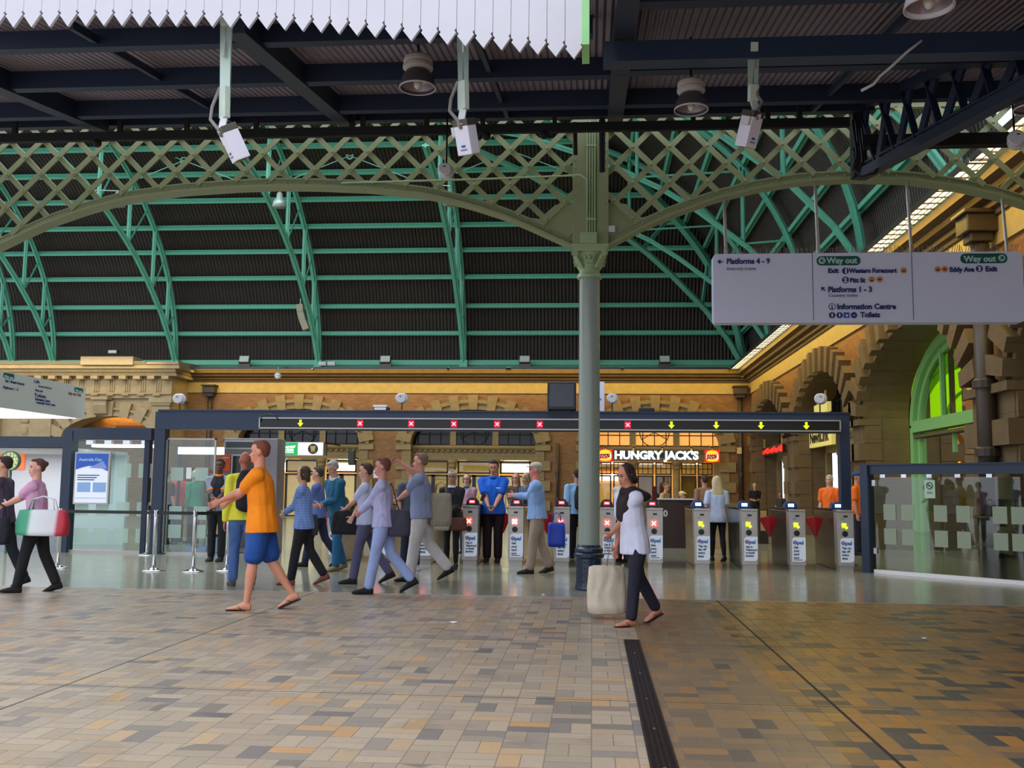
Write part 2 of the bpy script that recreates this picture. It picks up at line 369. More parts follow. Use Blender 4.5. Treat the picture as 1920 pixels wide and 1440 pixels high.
def voussoirs(T, a, n, ring, blk_w, blk_h, out, material, material2, jamb=.42):
    """moulded ring round an arch, projecting blocks across it and the long-and-short stones of its jambs"""
    c, hw, z0, rise = a
    mb = MB(); N = 36
    def pt(t, r): # t 0..pi
        x = -cos(t)*hw; z = sin(t)*rise
        nx, nz = -cos(t)/hw, sin(t)/rise; l = sqrt(nx*nx+nz*nz)
        return c+x+nx/l*r, z0+z+nz/l*r
    for rr0, rr1, dd in ((0, .12, .10), (.12, .26, .05), (.26, ring, .13)):
        for i in range(N):
            t0, t1 = pi*i/N, pi*(i+1)/N
            poly = [pt(t0, rr0), pt(t1, rr0), pt(t1, rr1), pt(t0, rr1)]
            mb.prism(poly, lambda u, z: T(u, -.02, z), lambda u, z, dd=dd: T(u, dd, z))
    o1 = struct(mb, 'trim_3', material2)
    mb = MB()
    for i in range(n):
        t = pi*(i+.5)/n
        u0_, z0_ = pt(t, -.02); u1_, z1_ = pt(t, blk_h)
        du, dz = u1_-u0_, z1_-z0_; l = sqrt(du*du+dz*dz); du /= l; dz /= l; pu, pz = dz, -du
        w0, w1 = blk_w*.46, blk_w*.56
        poly = [(u0_-pu*w0, z0_-pz*w0), (u0_+pu*w0, z0_+pz*w0), (u1_+pu*w1, z1_+pz*w1), (u1_-pu*w1, z1_-pz*w1)]
        mb.prism(poly, lambda u, z: T(u, -.02, z), lambda u, z: T(u, out, z))
    o2 = struct(mb, 'trim_4', material)
    # jambs
    mb = MB(); z = 0; k = 0; e = out*.8
    while z < z0-.05:
        h = min(.42, z0-z); w = .62 if k % 2 else .36; d = e if k % 2 else e*.35
        for s_ in (-1, 1):
            ua, ub = c+s_*hw-s_*.03, c+s_*(hw+w)
            lo, hi = min(ua, ub), max(ua, ub)
            mb.hexa([T(lo, -.3, z), T(hi, -.02, z), T(hi, d, z), T(lo, d, z), T(lo, -.3, z+h-.012), T(hi, -.02, z+h-.012), T(hi, d, z+h-.012), T(lo, d, z+h-.012)])
        z += h; k += 1
    o3 = struct(mb, 'trim_5', material)
    return o1, o2, o3
HB = [(-12.64, 2.69, 3.2, 1.48), (-5.06, 2.69, 3.2, 1.48), (2.64, 2.69, 3.2, 1.48)]      # arches of the back wall
HR = [(36.9, 3.3, 3.1, 1.6), (28.6, 3.3, 3.1, 1.65), (20.85, 3.4, 3.1, 1.75), (12.4, 3.3, 3.1, 1.7)]  # arches of the right wall
wall_with_arches(TB, -32, 6.6, 5.37, HB, .9, M_BRICKB, 'wall_back')
wall_with_arches(TR, 8.0, YB, 5.37, HR, .9, M_BRICKR, 'wall_right')
struct(MB().box(6.6, 6.9, -4, 8.0, 0, 5.4), 'wall_right_sky_block', M_BRICKR)  # unseen wall added beside the viewer to block sky light from the right
for a in HB: arch_reveal(TB, a, .9, M_STONE)
for a in HR: arch_reveal(TR, a, .95, M_STONED)
for a in HB: voussoirs(TB, a, 11, .42, .38, .62, .16, M_STONE, M_STONE)
for a in HR: voussoirs(TR, a, 15, .44, .29, .66, .30, M_STONED, M_STONED)
# friezes and cornices run on both walls
def profile_run(T, u0, u1, prof, m_, name, miter=True):
    mb = MB(); n = len(prof)
    mb.add([T(u0, d, z) for d, z in prof]+[T(u1-(d if miter else 0), d, z) for d, z in prof], [tuple(range(n)), tuple(range(n, 2*n))[::-1]]+[(i, (i+1) % n, n+(i+1) % n, n+i) for i in range(n)])
    return struct(mb, name, m_)
FR = [(-.02, 5.37), (.05, 5.37), (.05, 5.84), (-.02, 5.84)]
CN = [(-.02, 5.84), (.10, 5.84), (.12, 5.92), (.20, 5.94), (.22, 6.02), (.36, 6.06), (.40, 6.14), (.56, 6.18), (.58, 6.34), (-.02, 6.40)]
profile_run(TB, -17.9, 6.6, FR, M_FRIEZE, 'trim_6'); profile_run(TR, 8, YB, FR, M_FRIEZE, 'trim_7')
M_CORN = stone_mat('shaded_cornice_stone', (84, 64, 42), 3.0)  # stone colour darkened to paint in the shade beside the strip lights
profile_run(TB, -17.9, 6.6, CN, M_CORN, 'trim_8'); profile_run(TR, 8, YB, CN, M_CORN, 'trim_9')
# vault over the hall: curved skin springing from both cornices, meeting on the hip
A_, B_, Z0 = 11.0, 8.6, 6.4
def ell_(t): return A_*(1-cos(t)), Z0+B_*sin(t)
ANG = [1.5, 10.4, 18.27, 26.55, 34.24, 41.5, 49.45, 57.55, 65.9, 75, 84]
def skin(T, u0, u_hip, m_, name):
    mb = MB(); N = 40; r = []
    for i in range(N+1):
        d, z = ell_(pi/2*i/N); r.append((d, z))
    for (d0, z0), (d1, z1) in zip(r, r[1:]):
        mb.add([T(u0, d0, z0), T(u_hip-d0, d0, z0), T(u_hip-d1, d1, z1), T(u0, d1, z1)], [(0, 1, 2, 3)])
    o = struct(mb, name, m_, recalc=False); return o
skin(TB, -34, XR, M_VAULTB, 'ceiling'); skin(TR, 16, YB, M_VAULTR, 'ceiling')
struct(MB().box(-34, 6.9, YB, YB+.9, 5.37, 6.5), 'wall_back_parapet', M_STONED)
struct(MB().box(XR, XR+.9, 8, YB, 5.37, 6.5), 'wall_right_parapet', M_STONED)
# purlins : one thing each
BLAB = ['lowest', 'second lowest', 'third', 'fourth', 'fifth', 'sixth', 'seventh', 'eighth', 'ninth', 'tenth', 'topmost']
for i, a in enumerate(ANG):
    t = radians(a); d, z = ell_(t); dd = Vector((cos(t)*1, sin(t)))     # tangent-ish
    h = .20 if i else .34; w = .14
    for T, u0, u1, nm_, grp in ((TB, -34, XR-d, 'over the rear wall', 'teal purlins of the rear vault'), (TR, 16.5, YB-d, 'over the right hand wall', 'teal purlins of the side vault')):
        mb = MB(); n_ = (cos(t)*1.0, -sin(t)*.8)
        c_d = d+.16*cos(t); c_z = z-.16*sin(t)
        p0 = T(u0, c_d, c_z); p1 = T(u1-.15, c_d, c_z); inn = T(0, cos(t), -sin(t))-T(0, 0, 0); alo = T(0, sin(t), cos(t))-T(0, 0, 0)
        mb.bar(p0, p1, h, .035, up=inn); mb.bar(p0+inn*.07, p1+inn*.07, .05, .12, up=inn); mb.bar(p0+inn*.12, p1+inn*.12, .11, .03, up=inn)
        o = mb.build('purlin', M_TEAL); tag(o, f'long teal steel purlin {nm_}, {BLAB[i]} row up', 'purlin', grp)
# arched trusses
INN = [(0.3, 6.45), (1.0, 7.5), (2.0, 8.55), (3.5, 9.7), (4.5, 10.35), (5.6, 10.9), (7.0, 11.5), (8.7, 12.1), (10.8, 12.5)]
def lerp_curve(pts, x):
    for (a, b), (c, d) in zip(pts, pts[1:]):
        if x <= c: return b+(d-b)*(x-a)/(c-a)
    return pts[-1][1]
def truss(T, u, label, group, dmax=11.0, light=False):
    r = thing('roof_truss', T(u, 0, Z0), label, 'roof truss', group)
    rc = MB(); out = []
    for i in range(25):
        d, z = ell_(pi/2*i/24); d += .30*cos(pi/2*i/24)+.05; z -= .30*sin(pi/2*i/24)
        if d <= dmax: out.append((d, z))
    for p, q in zip(out, out[1:]):
        rc.bar(T(u, *p), T(u, *q), .05, .20); rc.bar(T(u, *p), T(u, *q), .22, .03)
    rc.build('outer_chord', M_TEAL, r)
    ic = MB(); inn = [p for p in INN if p[0] <= dmax]
    for p, q in zip(inn, inn[1:]): ic.bar(T(u, *p), T(u, *q), .24, .05); ic.bar(T(u, *p), T(u, *q), .05, .16)
    ic.build('inner_chord', M_TEAL, r)
    web = MB()
    nd = (26.55, 41.5, 57.55, 72) if not light else (34, 57.55)
    lo = (10.4, 26.55, 41.5, 57.55)
    for q_, ao in enumerate(nd):
        t = radians(ao); do, zo = ell_(t); do += .3*cos(t); zo -= .3*sin(t)
        if do > dmax: break
        zi = lerp_curve(INN, do); web.bar(T(u, do, zi), T(u, do, zo), .16, .05, up=T(0, 1, 0)-T(0, 0, 0)); web.bar(T(u, do, zi), T(u, do, zo), .05, .12, up=T(0, 1, 0)-T(0, 0, 0))
        t2 = radians(lo[q_]+6); d2, z2 = ell_(t2); web.bar(T(u, do, zi), T(u, d2+.25*cos(t2), z2-.25*sin(t2)), .04, .06)
    web.build('web_members', M_TEAL, r)
    base = MB().cbox(T(u, .36, Z0+.1), (.34, .34, .5)); base.build('foot_plate', M_TEAL, r)
    return r
for u, l in ((-.05, 'rising behind the foreground column'), (-5.46, 'nearest left of the foreground column'), (-11.77, 'above the green lightbox sign, with a line speaker on it'), (-18.14, 'rising from the right end of the stone portico'),
             (-23.7, 'above the middle of the stone portico'), (-25.6, 'at the left edge, above the hanging sign')):
    truss(TB, u, 'teal steel arched roof truss '+l, 'arched trusses over the rear wall')
for v, l in ((35.4, 'farthest from the viewer'), (29.2, 'second farthest'), (23.0, 'over the big arched window'), (17.0, 'nearest')):
    truss(TR, v, 'teal steel arched truss over the right wall, '+l, 'arched trusses over the right wall', dmax=min(11, YB-v+.5), light=True)
hp = thing('hip_rafter', (XR, YB, Z0), 'heavy teal lattice hip truss climbing out of the corner where the two walls meet', 'roof truss')
mb = MB(); mi = MB(); w_ = MB(); H1 = [ell_(pi/2*i/24) for i in range(25)]
for (d0, z0), (d1, z1) in zip(H1, H1[1:]):
    mb.bar((XR-d0-.3, YB-d0-.3, z0-.35), (XR-d1-.3, YB-d1-.3, z1-.35), .26, .22)
for p, q in zip(INN, INN[1:]): mi.bar((XR-p[0], YB-p[0], p[1]), (XR-q[0], YB-q[0], q[1]), .26, .10)
for di, ao in [(2.2, 34), (4.7, 46), (7.4, 60)]:
    zi = lerp_curve(INN, di); do, zo = ell_(radians(ao)); w_.bar((XR-di, YB-di, zi), (XR-do, YB-do, zo-.3), .08, .14)
mb.build('outer_chord', M_TEAL, hp); mi.build('inner_chord', M_TEAL, hp); w_.build('web_members', M_TEAL, hp)
# tie rods with ring nodes seen through the girder
M_PTEAL = mat('pale_teal_paint', (150, 216, 190), .4, var=.04)
for n_, (pts, rg, lb) in enumerate([([(90, 250), (345, 301), (470, 345)], (345, 301), 'left'), ([(250, 268), (460, 340)], None, None), ([(560, 262), (656, 292), (830, 350)], (656, 292), 'middle'), ([(850, 345), (960, 283), (1060, 240)], (960, 283), 'right')]):
    if not rg: continue
    r = thing('tie_rod', PY(*rg, 36.0), f'thin pale teal tie rod with ring joint seen through the girder, {lb} one of three', 'tie rod', 'crossed tie rods under the rear vault')
    c = PY(*rg, 36.0); mb = MB()
    for (dx, dy) in ((-105, -38), (-105, 42), (110, -44), (115, 44)):
        mb.tube([c, PY(rg[0]+dx, rg[1]+dy, 36.0)], .018, 6)
    mb.build('rods', M_PTEAL, r)
    ax = Matrix.Rotation(pi/2, 3, 'X'); MB().lathe([(.10, -.03), (.15, -.03), (.15, .03), (.10, .03), (.10, -.03)], c, 14, ax, cap=False).build('ring', M_PTEAL, r)
# light troughs along the cornices
M_STRIP = emis('cornice_light', (255, 232, 176), 4.0)
M_STRIPB = emis('cornice_light_bare', (255, 205, 110), 7.0)
def strip(T, u0, u1, label, seg, m_=M_STRIP):
    r = thing('light_trough', T((u0+u1)/2, .8, 6.3), label, 'light', 'strip lights along the cornice')
    mb = MB(); mb.prism([(.60, 6.38), (.60, 6.36), (.92, 6.36), (.92, 6.30), (.95, 6.30), (.95, 6.40), (.60, 6.40)], lambda d, z: T(u0, d, z), lambda d, z: T(u1, d, z))
    mb.build('housing', M_GREYD, r)
    d = MB().hexa([T(u0+.05, .62, 6.335), T(u1-.05, .62, 6.335), T(u1-.05, .90, 6.335), T(u0+.05, .90, 6.335), T(u0+.05, .62, 6.355), T(u1-.05, .62, 6.355), T(u1-.05, .90, 6.355), T(u0+.05, .90, 6.355)])
    d.build('diffuser', m_, r)
    g = MB(); n = int((u1-u0)/seg)
    for i in range(n+1):
        u = u0+.03+(u1-u0-.06)*i/n; g.hexa([T(u-.012, .60, 6.305), T(u+.012, .60, 6.305), T(u+.012, .92, 6.305), T(u-.012, .92, 6.305), T(u-.012, .60, 6.33), T(u+.012, .60, 6.33), T(u+.012, .92, 6.33), T(u-.012, .92, 6.33)])
    for dd in (.70, .81): g.hexa([T(u0, dd-.006, 6.30), T(u1, dd-.006, 6.30), T(u1, dd+.006, 6.30), T(u0, dd+.006, 6.30), T(u0, dd-.006, 6.32), T(u1, dd-.006, 6.32), T(u1, dd+.006, 6.32), T(u0, dd+.006, 6.32)])
    g.build('grille', M_GREYD, r)
SEGB = [(-17.2, -11.9, 'under the two left floodlights'), (-11.8, -6.1, 'left of the middle'), (-6.0, -3.6, 'short one in the middle'), (-3.4, 1.2, 'passing behind the column'), (1.3, 5.6, 'ending at the corner')]
for a, b, l in SEGB: strip(TB, a, b, 'warm white strip light on the rear cornice, '+l, .5)
ZR = [(8.2, 14.9), (15.0, 21.4), (21.5, 28.2), (28.3, 34.9), (35.0, 40.9)]
for (a, b), l in zip(ZR, ('nearest the viewer', 'over the near side of the big arch', 'over the far side of the big arch', 'second from the corner', 'ending at the corner')): strip(TR, a, b, 'wide grated strip light on the right cornice, '+l, .34)
# ================================================================== bays behind the arches
M_SHOPW = mat('shop_wall_cream', (214, 196, 150), .7); M_LAMPW = emis('shop_ceiling_light', (255, 236, 200), 9.0); M_LAMPO = emis('menu_board_glow', (255, 96, 24), 4.0)
M_MENU = emis('menu_board_white', (255, 240, 215), 3.5); M_AMB = emis('amber_lit_blind', (246, 170, 84), .8)
M_DARKG = mat('dark_glazing', (16, 16, 18), .12, var=0)
def glazing(T, u0, u1, z0, z1, d, cols, rows, fr=.05, parent=None, frame=M_DARKW, pane=M_GLASS, bars=.022, name='window', label=None):
    g = MB()
    def bx(a, b, za, zb, e0=-.03, e1=.03): g.hexa([T(a, d+e0, za), T(b, d+e0, za), T(b, d+e1, za), T(a, d+e1, za), T(a, d+e0, zb), T(b, d+e0, zb), T(b, d+e1, zb), T(a, d+e1, zb)])
    bx(u0, u0+fr, z0, z1, -.05, .05); bx(u1-fr, u1, z0, z1, -.05, .05); bx(u0, u1, z0, z0+fr, -.05, .05); bx(u0, u1, z1-fr, z1, -.05, .05)
    for i in range(1, cols): u = u0+(u1-u0)*i/cols; bx(u-bars/2, u+bars/2, z0, z1)
    for i in range(1, rows): z = z0+(z1-z0)*i/rows; bx(u0, u1, z-bars/2, z+bars/2)
    o = g.build(name, frame, parent)
    p = MB().add([T(u0, d, z0), T(u1, d, z0), T(u1, d, z1), T(u0, d, z1)], [(0, 1, 2, 3)]).build('pane', pane, o if parent is not None and False else parent)
    return o
def stone_column(T, u, z0, z1, d, r, parent):
    c = T(u, d, 0); mb = MB()
    mb.lathe([(r*1.35, z0), (r*1.35, z0+.15), (r*1.1, z0+.2), (r*1.05, z0+.3), (r, z0+.35), (r*.88, z1-.35), (r*1.1, z1-.32), (r*1.1, z1-.25), (r*.95, z1-.22), (r*1.3, z1-.1), (r*1.3, z1)], c, 18)
    return mb.build('stone_column', M_STONE, parent, smooth=False)
def bay(T, a, label, group, lit=False, upper=M_DARKG, d=-.55):
    c, hw, z0, rise = a
    r = thing('arch_screen', T(c, d, 0), label, 'window screen', group)
    # transom cornice + architrave
    mb = MB(); n = lambda pr: mb.prism(pr, lambda dd, z: T(c-hw, d+dd, z), lambda dd, z: T(c+hw, d+dd, z))
    n([(-.1, 2.55), (.10, 2.55), (.10, 2.86), (.14, 2.88), (.14, 2.94), (.24, 2.98), (.30, 3.06), (.30, 3.14), (-.1, 3.2)])
    mb.build('transom', M_STONE, r)
    dn = MB()
    k = int(2*hw/.24)
    for i in range(k): u = c-hw+.12+i*(2*hw-.24)/(k-1); dn.cbox(T(u, d+.20, 2.93), (.10, .10, .06))
    dn.build('dentils', M_STONE, r)
    # lunette
    lm = MB(); N = 26
    for u in (c-.92, c+.92):
        lm = MB(); zt = arch_z(a, u); lm.hexa([T(u-.13, d-.05, 3.18), T(u+.13, d-.05, 3.18), T(u+.13, d+.12, 3.18), T(u-.13, d+.12, 3.18), T(u-.13, d-.05, zt), T(u+.13, d-.05, zt), T(u+.13, d+.12, zt), T(u-.13, d+.12, zt)]); lm.build('mullion', M_STONE, r)
    gl = MB()
    for i in range(N):
        ua = c-hw*cos(pi*i/N); ub = c-hw*cos(pi*(i+1)/N)
        gl.add([T(ua, d, 3.18), T(ub, d, 3.18), T(ub, d, arch_z(a, ub)), T(ua, d, arch_z(a, ua))], [(0, 1, 2, 3)])
    gl.build('lunette_glass', upper, r)
    gb = MB()
    def b(u, z, u2, z2, w=.03): gb.bar(T(u, d+.03, z), T(u2, d+.03, z2), w, w)
    for i in range(-5, 6):
        u = c+i*.49+.0
        if abs(u-c) < hw*.97 and abs(abs(u-c)-.92) > .1: b(u, 3.18, u, arch_z(a, u)-.02, .035)
    for z in (3.2, 3.64, 4.1, 4.5):
        t = (z-z0)/rise
        if t < 1: ww = hw*sqrt(max(0, 1-max(0, t)**2)); b(c-ww, z, c+ww, z, .04)
    ring = [(c+.62*cos(2*pi*i/28), 3.78+.62*sin(2*pi*i/28)) for i in range(29)]
    for p, q in zip(ring, ring[1:]): b(*p, *q, .035)
    for k in range(3): t = pi/2+k*2*pi/3+pi/3*0; b(c, 3.78, c+.62*cos(t), 3.78+.62*sin(t), .03)
    gb.build('glazing_bars', M_BLACKM, r)
    for u in (c-.92, c+.92): stone_column(T, u, 0, 2.55, d+.12, .17, r)
    for s_ in (-1, 1):
        e = MB().hexa([T(c+s_*hw-.02, d-.02, 0), T(c+s_*(hw-.22), d-.02, 0), T(c+s_*(hw-.22), d+.12, 0), T(c+s_*hw, d+.12, 0), T(c+s_*hw-.02, d-.02, 2.55), T(c+s_*(hw-.22), d-.02, 2.55), T(c+s_*(hw-.22), d+.12, 2.55), T(c+s_*hw, d+.12, 2.55)])
        e.build('pilaster', M_STONE, r)
    return r
def shop_room(T, a, depth=5.0, d=-.9):
    c, hw, _, _ = a; u0, u1 = c-hw-1.2, c+hw+1.2; h = 4.9
    mb = MB()
    mb.add([T(u0, d-depth, 0), T(u1, d-depth, 0), T(u1, d-depth, h), T(u0, d-depth, h)], [(0, 1, 2, 3)])
    for u in (u0, u1): mb.add([T(u, d-depth, 0), T(u, d, 0), T(u, d, h), T(u, d-depth, h)], [(0, 1, 2, 3)])
    mb.add([T(u0, d-depth, h), T(u1, d-depth, h), T(u1, d, h), T(u0, d, h)], [(0, 1, 2, 3)])
    mb.add([T(u0, d-depth, 2.62), T(u1, d-depth, 2.62), T(u1, d-.6, 2.62), T(u0, d-.6, 2.62)], [(0, 1, 2, 3)])
    mb.add([T(u0, d-depth, .002), T(u1, d-depth, .002), T(u1, d, .002), T(u0, d, .002)], [(0, 1, 2, 3)])
    return struct(mb, 'wall_back_shop', M_SHOPW, recalc=False)
names = ['behind the green lightbox sign', 'behind the blue polo shirt', 'of the burger shop']
doors_u = []
for k, a in enumerate(HB):
    c, hw, z0, rise = a
    bay(TB, a, 'sandstone arch screen with lunette and round columns, '+names[k], 'stone screens in the rear arches', upper=M_AMB if k == 2 else M_DARKG)
    shop_room(TB, a)
    # doors / shop windows in the three openings
    for j, (ua, ub) in enumerate(((c-hw+.25, c-1.12), (c-.72, c+.72), (c+1.12, c+hw-.25))):
        w = thing('shop_window', TB((ua+ub)/2, -.6, 0), 'dark timber shopfront, ' + ('left', 'middle', 'right')[j]+' opening of the arch '+names[k], 'shop window', 'timber shopfronts under the rear arches')
        mid = (ua+ub)/2
        if k < 2:
            glazing(TB, ua, ub, 1.95, 2.50, -.6, 1, 1, .07, w, name='fanlight_frame')
            glazing(TB, ua, mid, 0.02, 1.9, -.6, 1, 1, .08, w, name='door_frame'); glazing(TB, mid, ub, 0.02, 1.9, -.6, 1, 1, .08, w, name='door_frame')
        else:
            for x0_, x1_ in ((ua, mid-.04), (mid+.04, ub)):
                glazing(TB, x0_, x1_, 1.98, 2.50, -.6, 3, 2, .05, w, name='fanlight_frame', bars=.03)
                glazing(TB, x0_, x1_, 0.02, 1.95, -.6, 1, 1, .06, w, name='door_frame')
    # lit fittings inside
    for j in range(3):
        u = c-1.7+j*1.7
        f = thing('shop_light', TB(u, -2.6, 2.58), f'ceiling light panel inside the shop {names[k]}, ' + ('left', 'middle', 'right')[j]+' of three', 'light', 'ceiling lights inside the shops')
        MB().box(u-.55, u+.55, YB+2.2, YB+3.2, 2.52, 2.60).build('housing', M_GREYP, f); MB().box(u-.5, u+.5, YB+2.25, YB+3.15, 2.50, 2.519).build('diffuser', M_LAMPW, f)
    lamp('shop_lamp', (c, YB+3.2, 2.45), (0, 0, 0), 4.5, 2.5, 95 if k < 2 else 100, (1, .86, .6) if k < 2 else (1, .62, .2))
for k, (u, z0_, z1_, w_, mm, lb) in enumerate([(-5.06+1.75, 1.92, 2.42, 1.5, M_MENU, 'white menu board with an orange foot in the right opening behind the blue polo shirt'), (-14.6, 1.95, 2.4, 1.6, M_MENU, 'white lit menu board in the far left arch'), (-11.0, 1.95, 2.4, 1.4, M_MENU, 'white lit menu board right of the green lightbox')]):
    b_ = thing('menu_board', (u, YB+1.9, z0_), lb, 'menu board', 'lit menu boards in the shops')
    MB().box(u-w_/2, u+w_/2, YB+1.9, YB+1.98, z0_, z1_).build('panel', mm, b_); MB().box(u-w_/2, u+w_/2, YB+1.88, YB+1.9, z0_, z0_+.10).build('foot_band', M_LAMPO, b_)
for k, (u, z_) in enumerate([(-.1, 1.72), (.95, 1.72)]):
    b_ = thing('menu_board', (u, YB+1.6, z_), 'glowing white and orange menu board in the burger shop, '+('left' if k == 0 else 'right')+' one', 'menu board', 'lit menu boards in the shops')
    MB().box(u-.48, u+.48, YB+1.6, YB+1.68, z_, z_+.30).build('panel', emis('menu_hot', (255, 226, 190), 6), b_)
    MB().box(u-.48, u+.48, YB+1.59, YB+1.68, z_+.30, z_+.42).build('top_band', M_LAMPO, b_); MB().box(u-.48, u+.48, YB+1.59, YB+1.68, z_-.10, z_).build('foot_band', M_LAMPO, b_)
for k, (u, g, nmn) in enumerate([(-6.6, 'steel', 'left'), (-4.9, 'pale', 'middle'), (-3.3, 'steel', 'right')]):
    s_ = thing('display_shelf', (u, YB+2.4, 0), f'pale metal display shelving inside the shop behind the blue polo shirt, {nmn} unit', 'shelf', 'shop shelving')
    mb = MB()
    for x in (-.55, .55): mb.box(u+x-.02, u+x+.02, YB+2.3, YB+2.7, 0, 1.8)
    mb.build('upright', M_GREYP, s_)
    mb = MB()
    for z in (.1, .5, .9, 1.3, 1.7): mb.box(u-.55, u+.55, YB+2.3, YB+2.7, z, z+.03)
    mb.build('shelf', M_GREYP, s_)
# amber painted partitions inside the burger shop doors
for k, (ua, ub) in enumerate(((2.0, 2.6), (2.72, 3.3), (3.82, 4.45), (4.52, 5.1))):
    pn = MB().box(ua, ub, YB+1.0, YB+1.05, 0, 1.9).build('partition_panel', mat('amber_panel', (216, 160, 74), .6)); tag(pn, 'amber partition panel inside the burger shop, '+('leftmost', 'second from left', 'third from left', 'rightmost')[k]+' of four', 'panel', 'amber partitions inside the burger shop')
rp = MB().box(2.55, 3.35, YB+.80, YB+.86, .2, 1.5).build('red_poster_stand', mat('red_poster', (190, 40, 26), .5)); tag(rp, 'red poster panel standing inside the burger shop doorway', 'poster')
# ------------------------------------------------------------------ burger shop lettering and logos
hs = thing('shop_sign', (2.64, YB-.5, 2.8), 'glowing white lettering of the burger shop hung from the stone transom', 'sign')
M_LET = emis('sign_white_glow', (226, 240, 255), 3.2)
for u in (.55, 1.72, 2.9, 4.1, 4.95): MB().box(u-.035, u+.035, YB-.36, YB-.30, 2.86, 3.2).box(u-.035, u+.035, YB-.36, YB+.30, 3.08, 3.14).build('hanger', mat('ochre_paint', (196, 160, 74), .5), hs)
MB().box(.9, 4.35, YB-.36, YB-.33, 2.68, 2.90).build('backing_rail', M_BLACKM, hs)
text("HUNGRY JACK'S", M_LET, (.92, YB-.40, 2.62), .32, hs, bold=.016, width=3.45, depth=.03)
M_BUN = emis('bun_yellow', (255, 178, 30), 1.3); M_RED = emis('logo_red', (200, 30, 20), .9)
for u, l in ((.55, 'left'), (4.95, 'right')):
    g = thing('burger_logo_sign', (u, YB-.42, 2.55), f'square red sign box with a yellow burger emblem, {l} of the white lettering', 'sign', 'burger emblem boxes')
    MB().box(u-.30, u+.30, YB-.42, YB-.36, 2.50, 3.02).build('box', M_RED, g)
    def half(z0_, z1_, up): 
        pts = []
        if up: pts = [(u-.24, z0_), (u+.24, z0_)]+[(u+.24*cos(pi*i/10), z0_+(z1_-z0_)*(sin(pi*i/10)**.7)) for i in range(1, 10)]
        else: pts = [(u+.24, z1_), (u-.24, z1_)]+[(u-.24*cos(pi*i/10), z1_-(z1_-z0_)*(sin(pi*i/10)**.5)) for i in range(1, 10)]
        return pts
    MB().prism(half(2.84, 2.99, True), lambda x, z: (x, YB-.44, z), lambda x, z: (x, YB-.42, z)).build('top_bun', M_BUN, g)
    MB().prism(half(2.53, 2.62, False), lambda x, z: (x, YB-.44, z), lambda x, z: (x, YB-.42, z)).build('bottom_bun', M_BUN, g)
    MB().box(u-.25, u+.25, YB-.438, YB-.42, 2.63, 2.83).build('filling', emis('logo_cream', (250, 220, 190), 1.0), g)
    text('HUNGRY', mat('logo_letter_red', (190, 24, 20), .5, var=0), (u-.22, YB-.442, 2.745), .065, g, width=.44, bold=.012); text("JACK'S", MATS['logo_letter_red'], (u-.22, YB-.442, 2.645), .08, g, width=.44, bold=.012)
# ------------------------------------------------------------------ rain pipes
def pipe_run(T, u, name_label, d=.16, r=.10, head=True, ztop=5.5):
    g = thing('downpipe', T(u, d, 0), name_label, 'downpipe', 'cast iron downpipes on the walls')
    MB().tube([T(u, d, 0), T(u, d, ztop-.35)], r, 14).build('pipe', mat('dark_pipe', (58, 46, 34), .5), g, smooth=True)
    for z in (.9, 2.0, 3.1, 4.2):
        if z < ztop-.5: MB().lathe([(r*1.3, z-.06), (r*1.3, z+.06), (r*1.05, z+.09)], T(u, d, 0), 14).build('collar', MATS['dark_pipe'], g)
    if head:
        h = MB(); h.cbox(T(u, d+.02, ztop-.02), (.52, .52, .30)); h.cbox(T(u, d+.02, ztop+.16), (.64, .64, .07)); h.cbox(T(u, d+.02, ztop-.24), (.36, .36, .16))
        h.build('rainwater_head', MATS['dark_pipe'], g, bevel=.02)
    return g
pipe_run(TB, -16.6, 'dark cast iron downpipe with rainwater head beside the stone portico')
pipe_run(TB, -1.45, 'thin dark downpipe on the pier left of the foreground column', r=.07, head=False, ztop=3.6)
pipe_run(TB, 6.15, 'dark downpipe with rainwater head in the corner of the two walls')
pipe_run(TR, 16.45, 'fat dark downpipe with ornate rainwater head right of the green arched window', d=.26, r=.15, ztop=5.75)
# ------------------------------------------------------------------ right wall bays
# third arch : green window
XG = 7.55; gz = thing('window', (XG, 20.85, 0), 'tall arched green painted window frame set deep in the right hand stone arch', 'window')
a3 = (20.9, 2.7, 2.85, 1.75)
def arcband(mb, a, r0, r1, x0, x1, N=28):
    c, hw, z0, rise = a; P = lambda t, r: (c-(hw+r)*cos(t), z0+(rise+r)*sin(t))
    for i in range(N):
        t0, t1 = pi*i/N, pi*(i+1)/N
        mb.prism([P(t0, r0), P(t1, r0), P(t1, r1), P(t0, r1)], lambda y, z: (x0, y, z), lambda y, z: (x1, y, z))
mb = MB(); arcband(mb, a3, -.0, .22, XG-.12, XG+.12); arcband(mb, a3, -.14, 0, XG-.02, XG+.10)
for s_ in (-1, 1):
    ya = 20.9+s_*2.7; mb.box(XG-.12, XG+.12, min(ya, ya+s_*.22), max(ya, ya+s_*.22), 0, 2.9); mb.box(XG-.02, XG+.1, min(ya, ya-s_*.14), max(ya, ya-s_*.14), 0, 2.9)
mb.build('outer_frame', M_WINF, gz)
MB().box(XG-.16, XG+.12, 18.2, 23.6, 2.72, 2.98).build('transom', M_WINF, gz, bevel=.01)
MB().box(XG-.10, XG+.1, 18.2, 23.6, 2.60, 2.66).build('lower_rail', M_STONED, gz)
for y in (19.9, 21.9): MB().box(XG-.04, XG+.06, y-.05, y+.05, 2.98, 2.85+1.75*sqrt(1-((y-20.9)/2.7)**2)).build('mullion', M_WINF, gz)
MB().box(XG-.02, XG+.04, 21.35, 21.38, 2.2, 2.62).build('hanging_rod', M_WINF, gz)
gl = MB(); N = 24
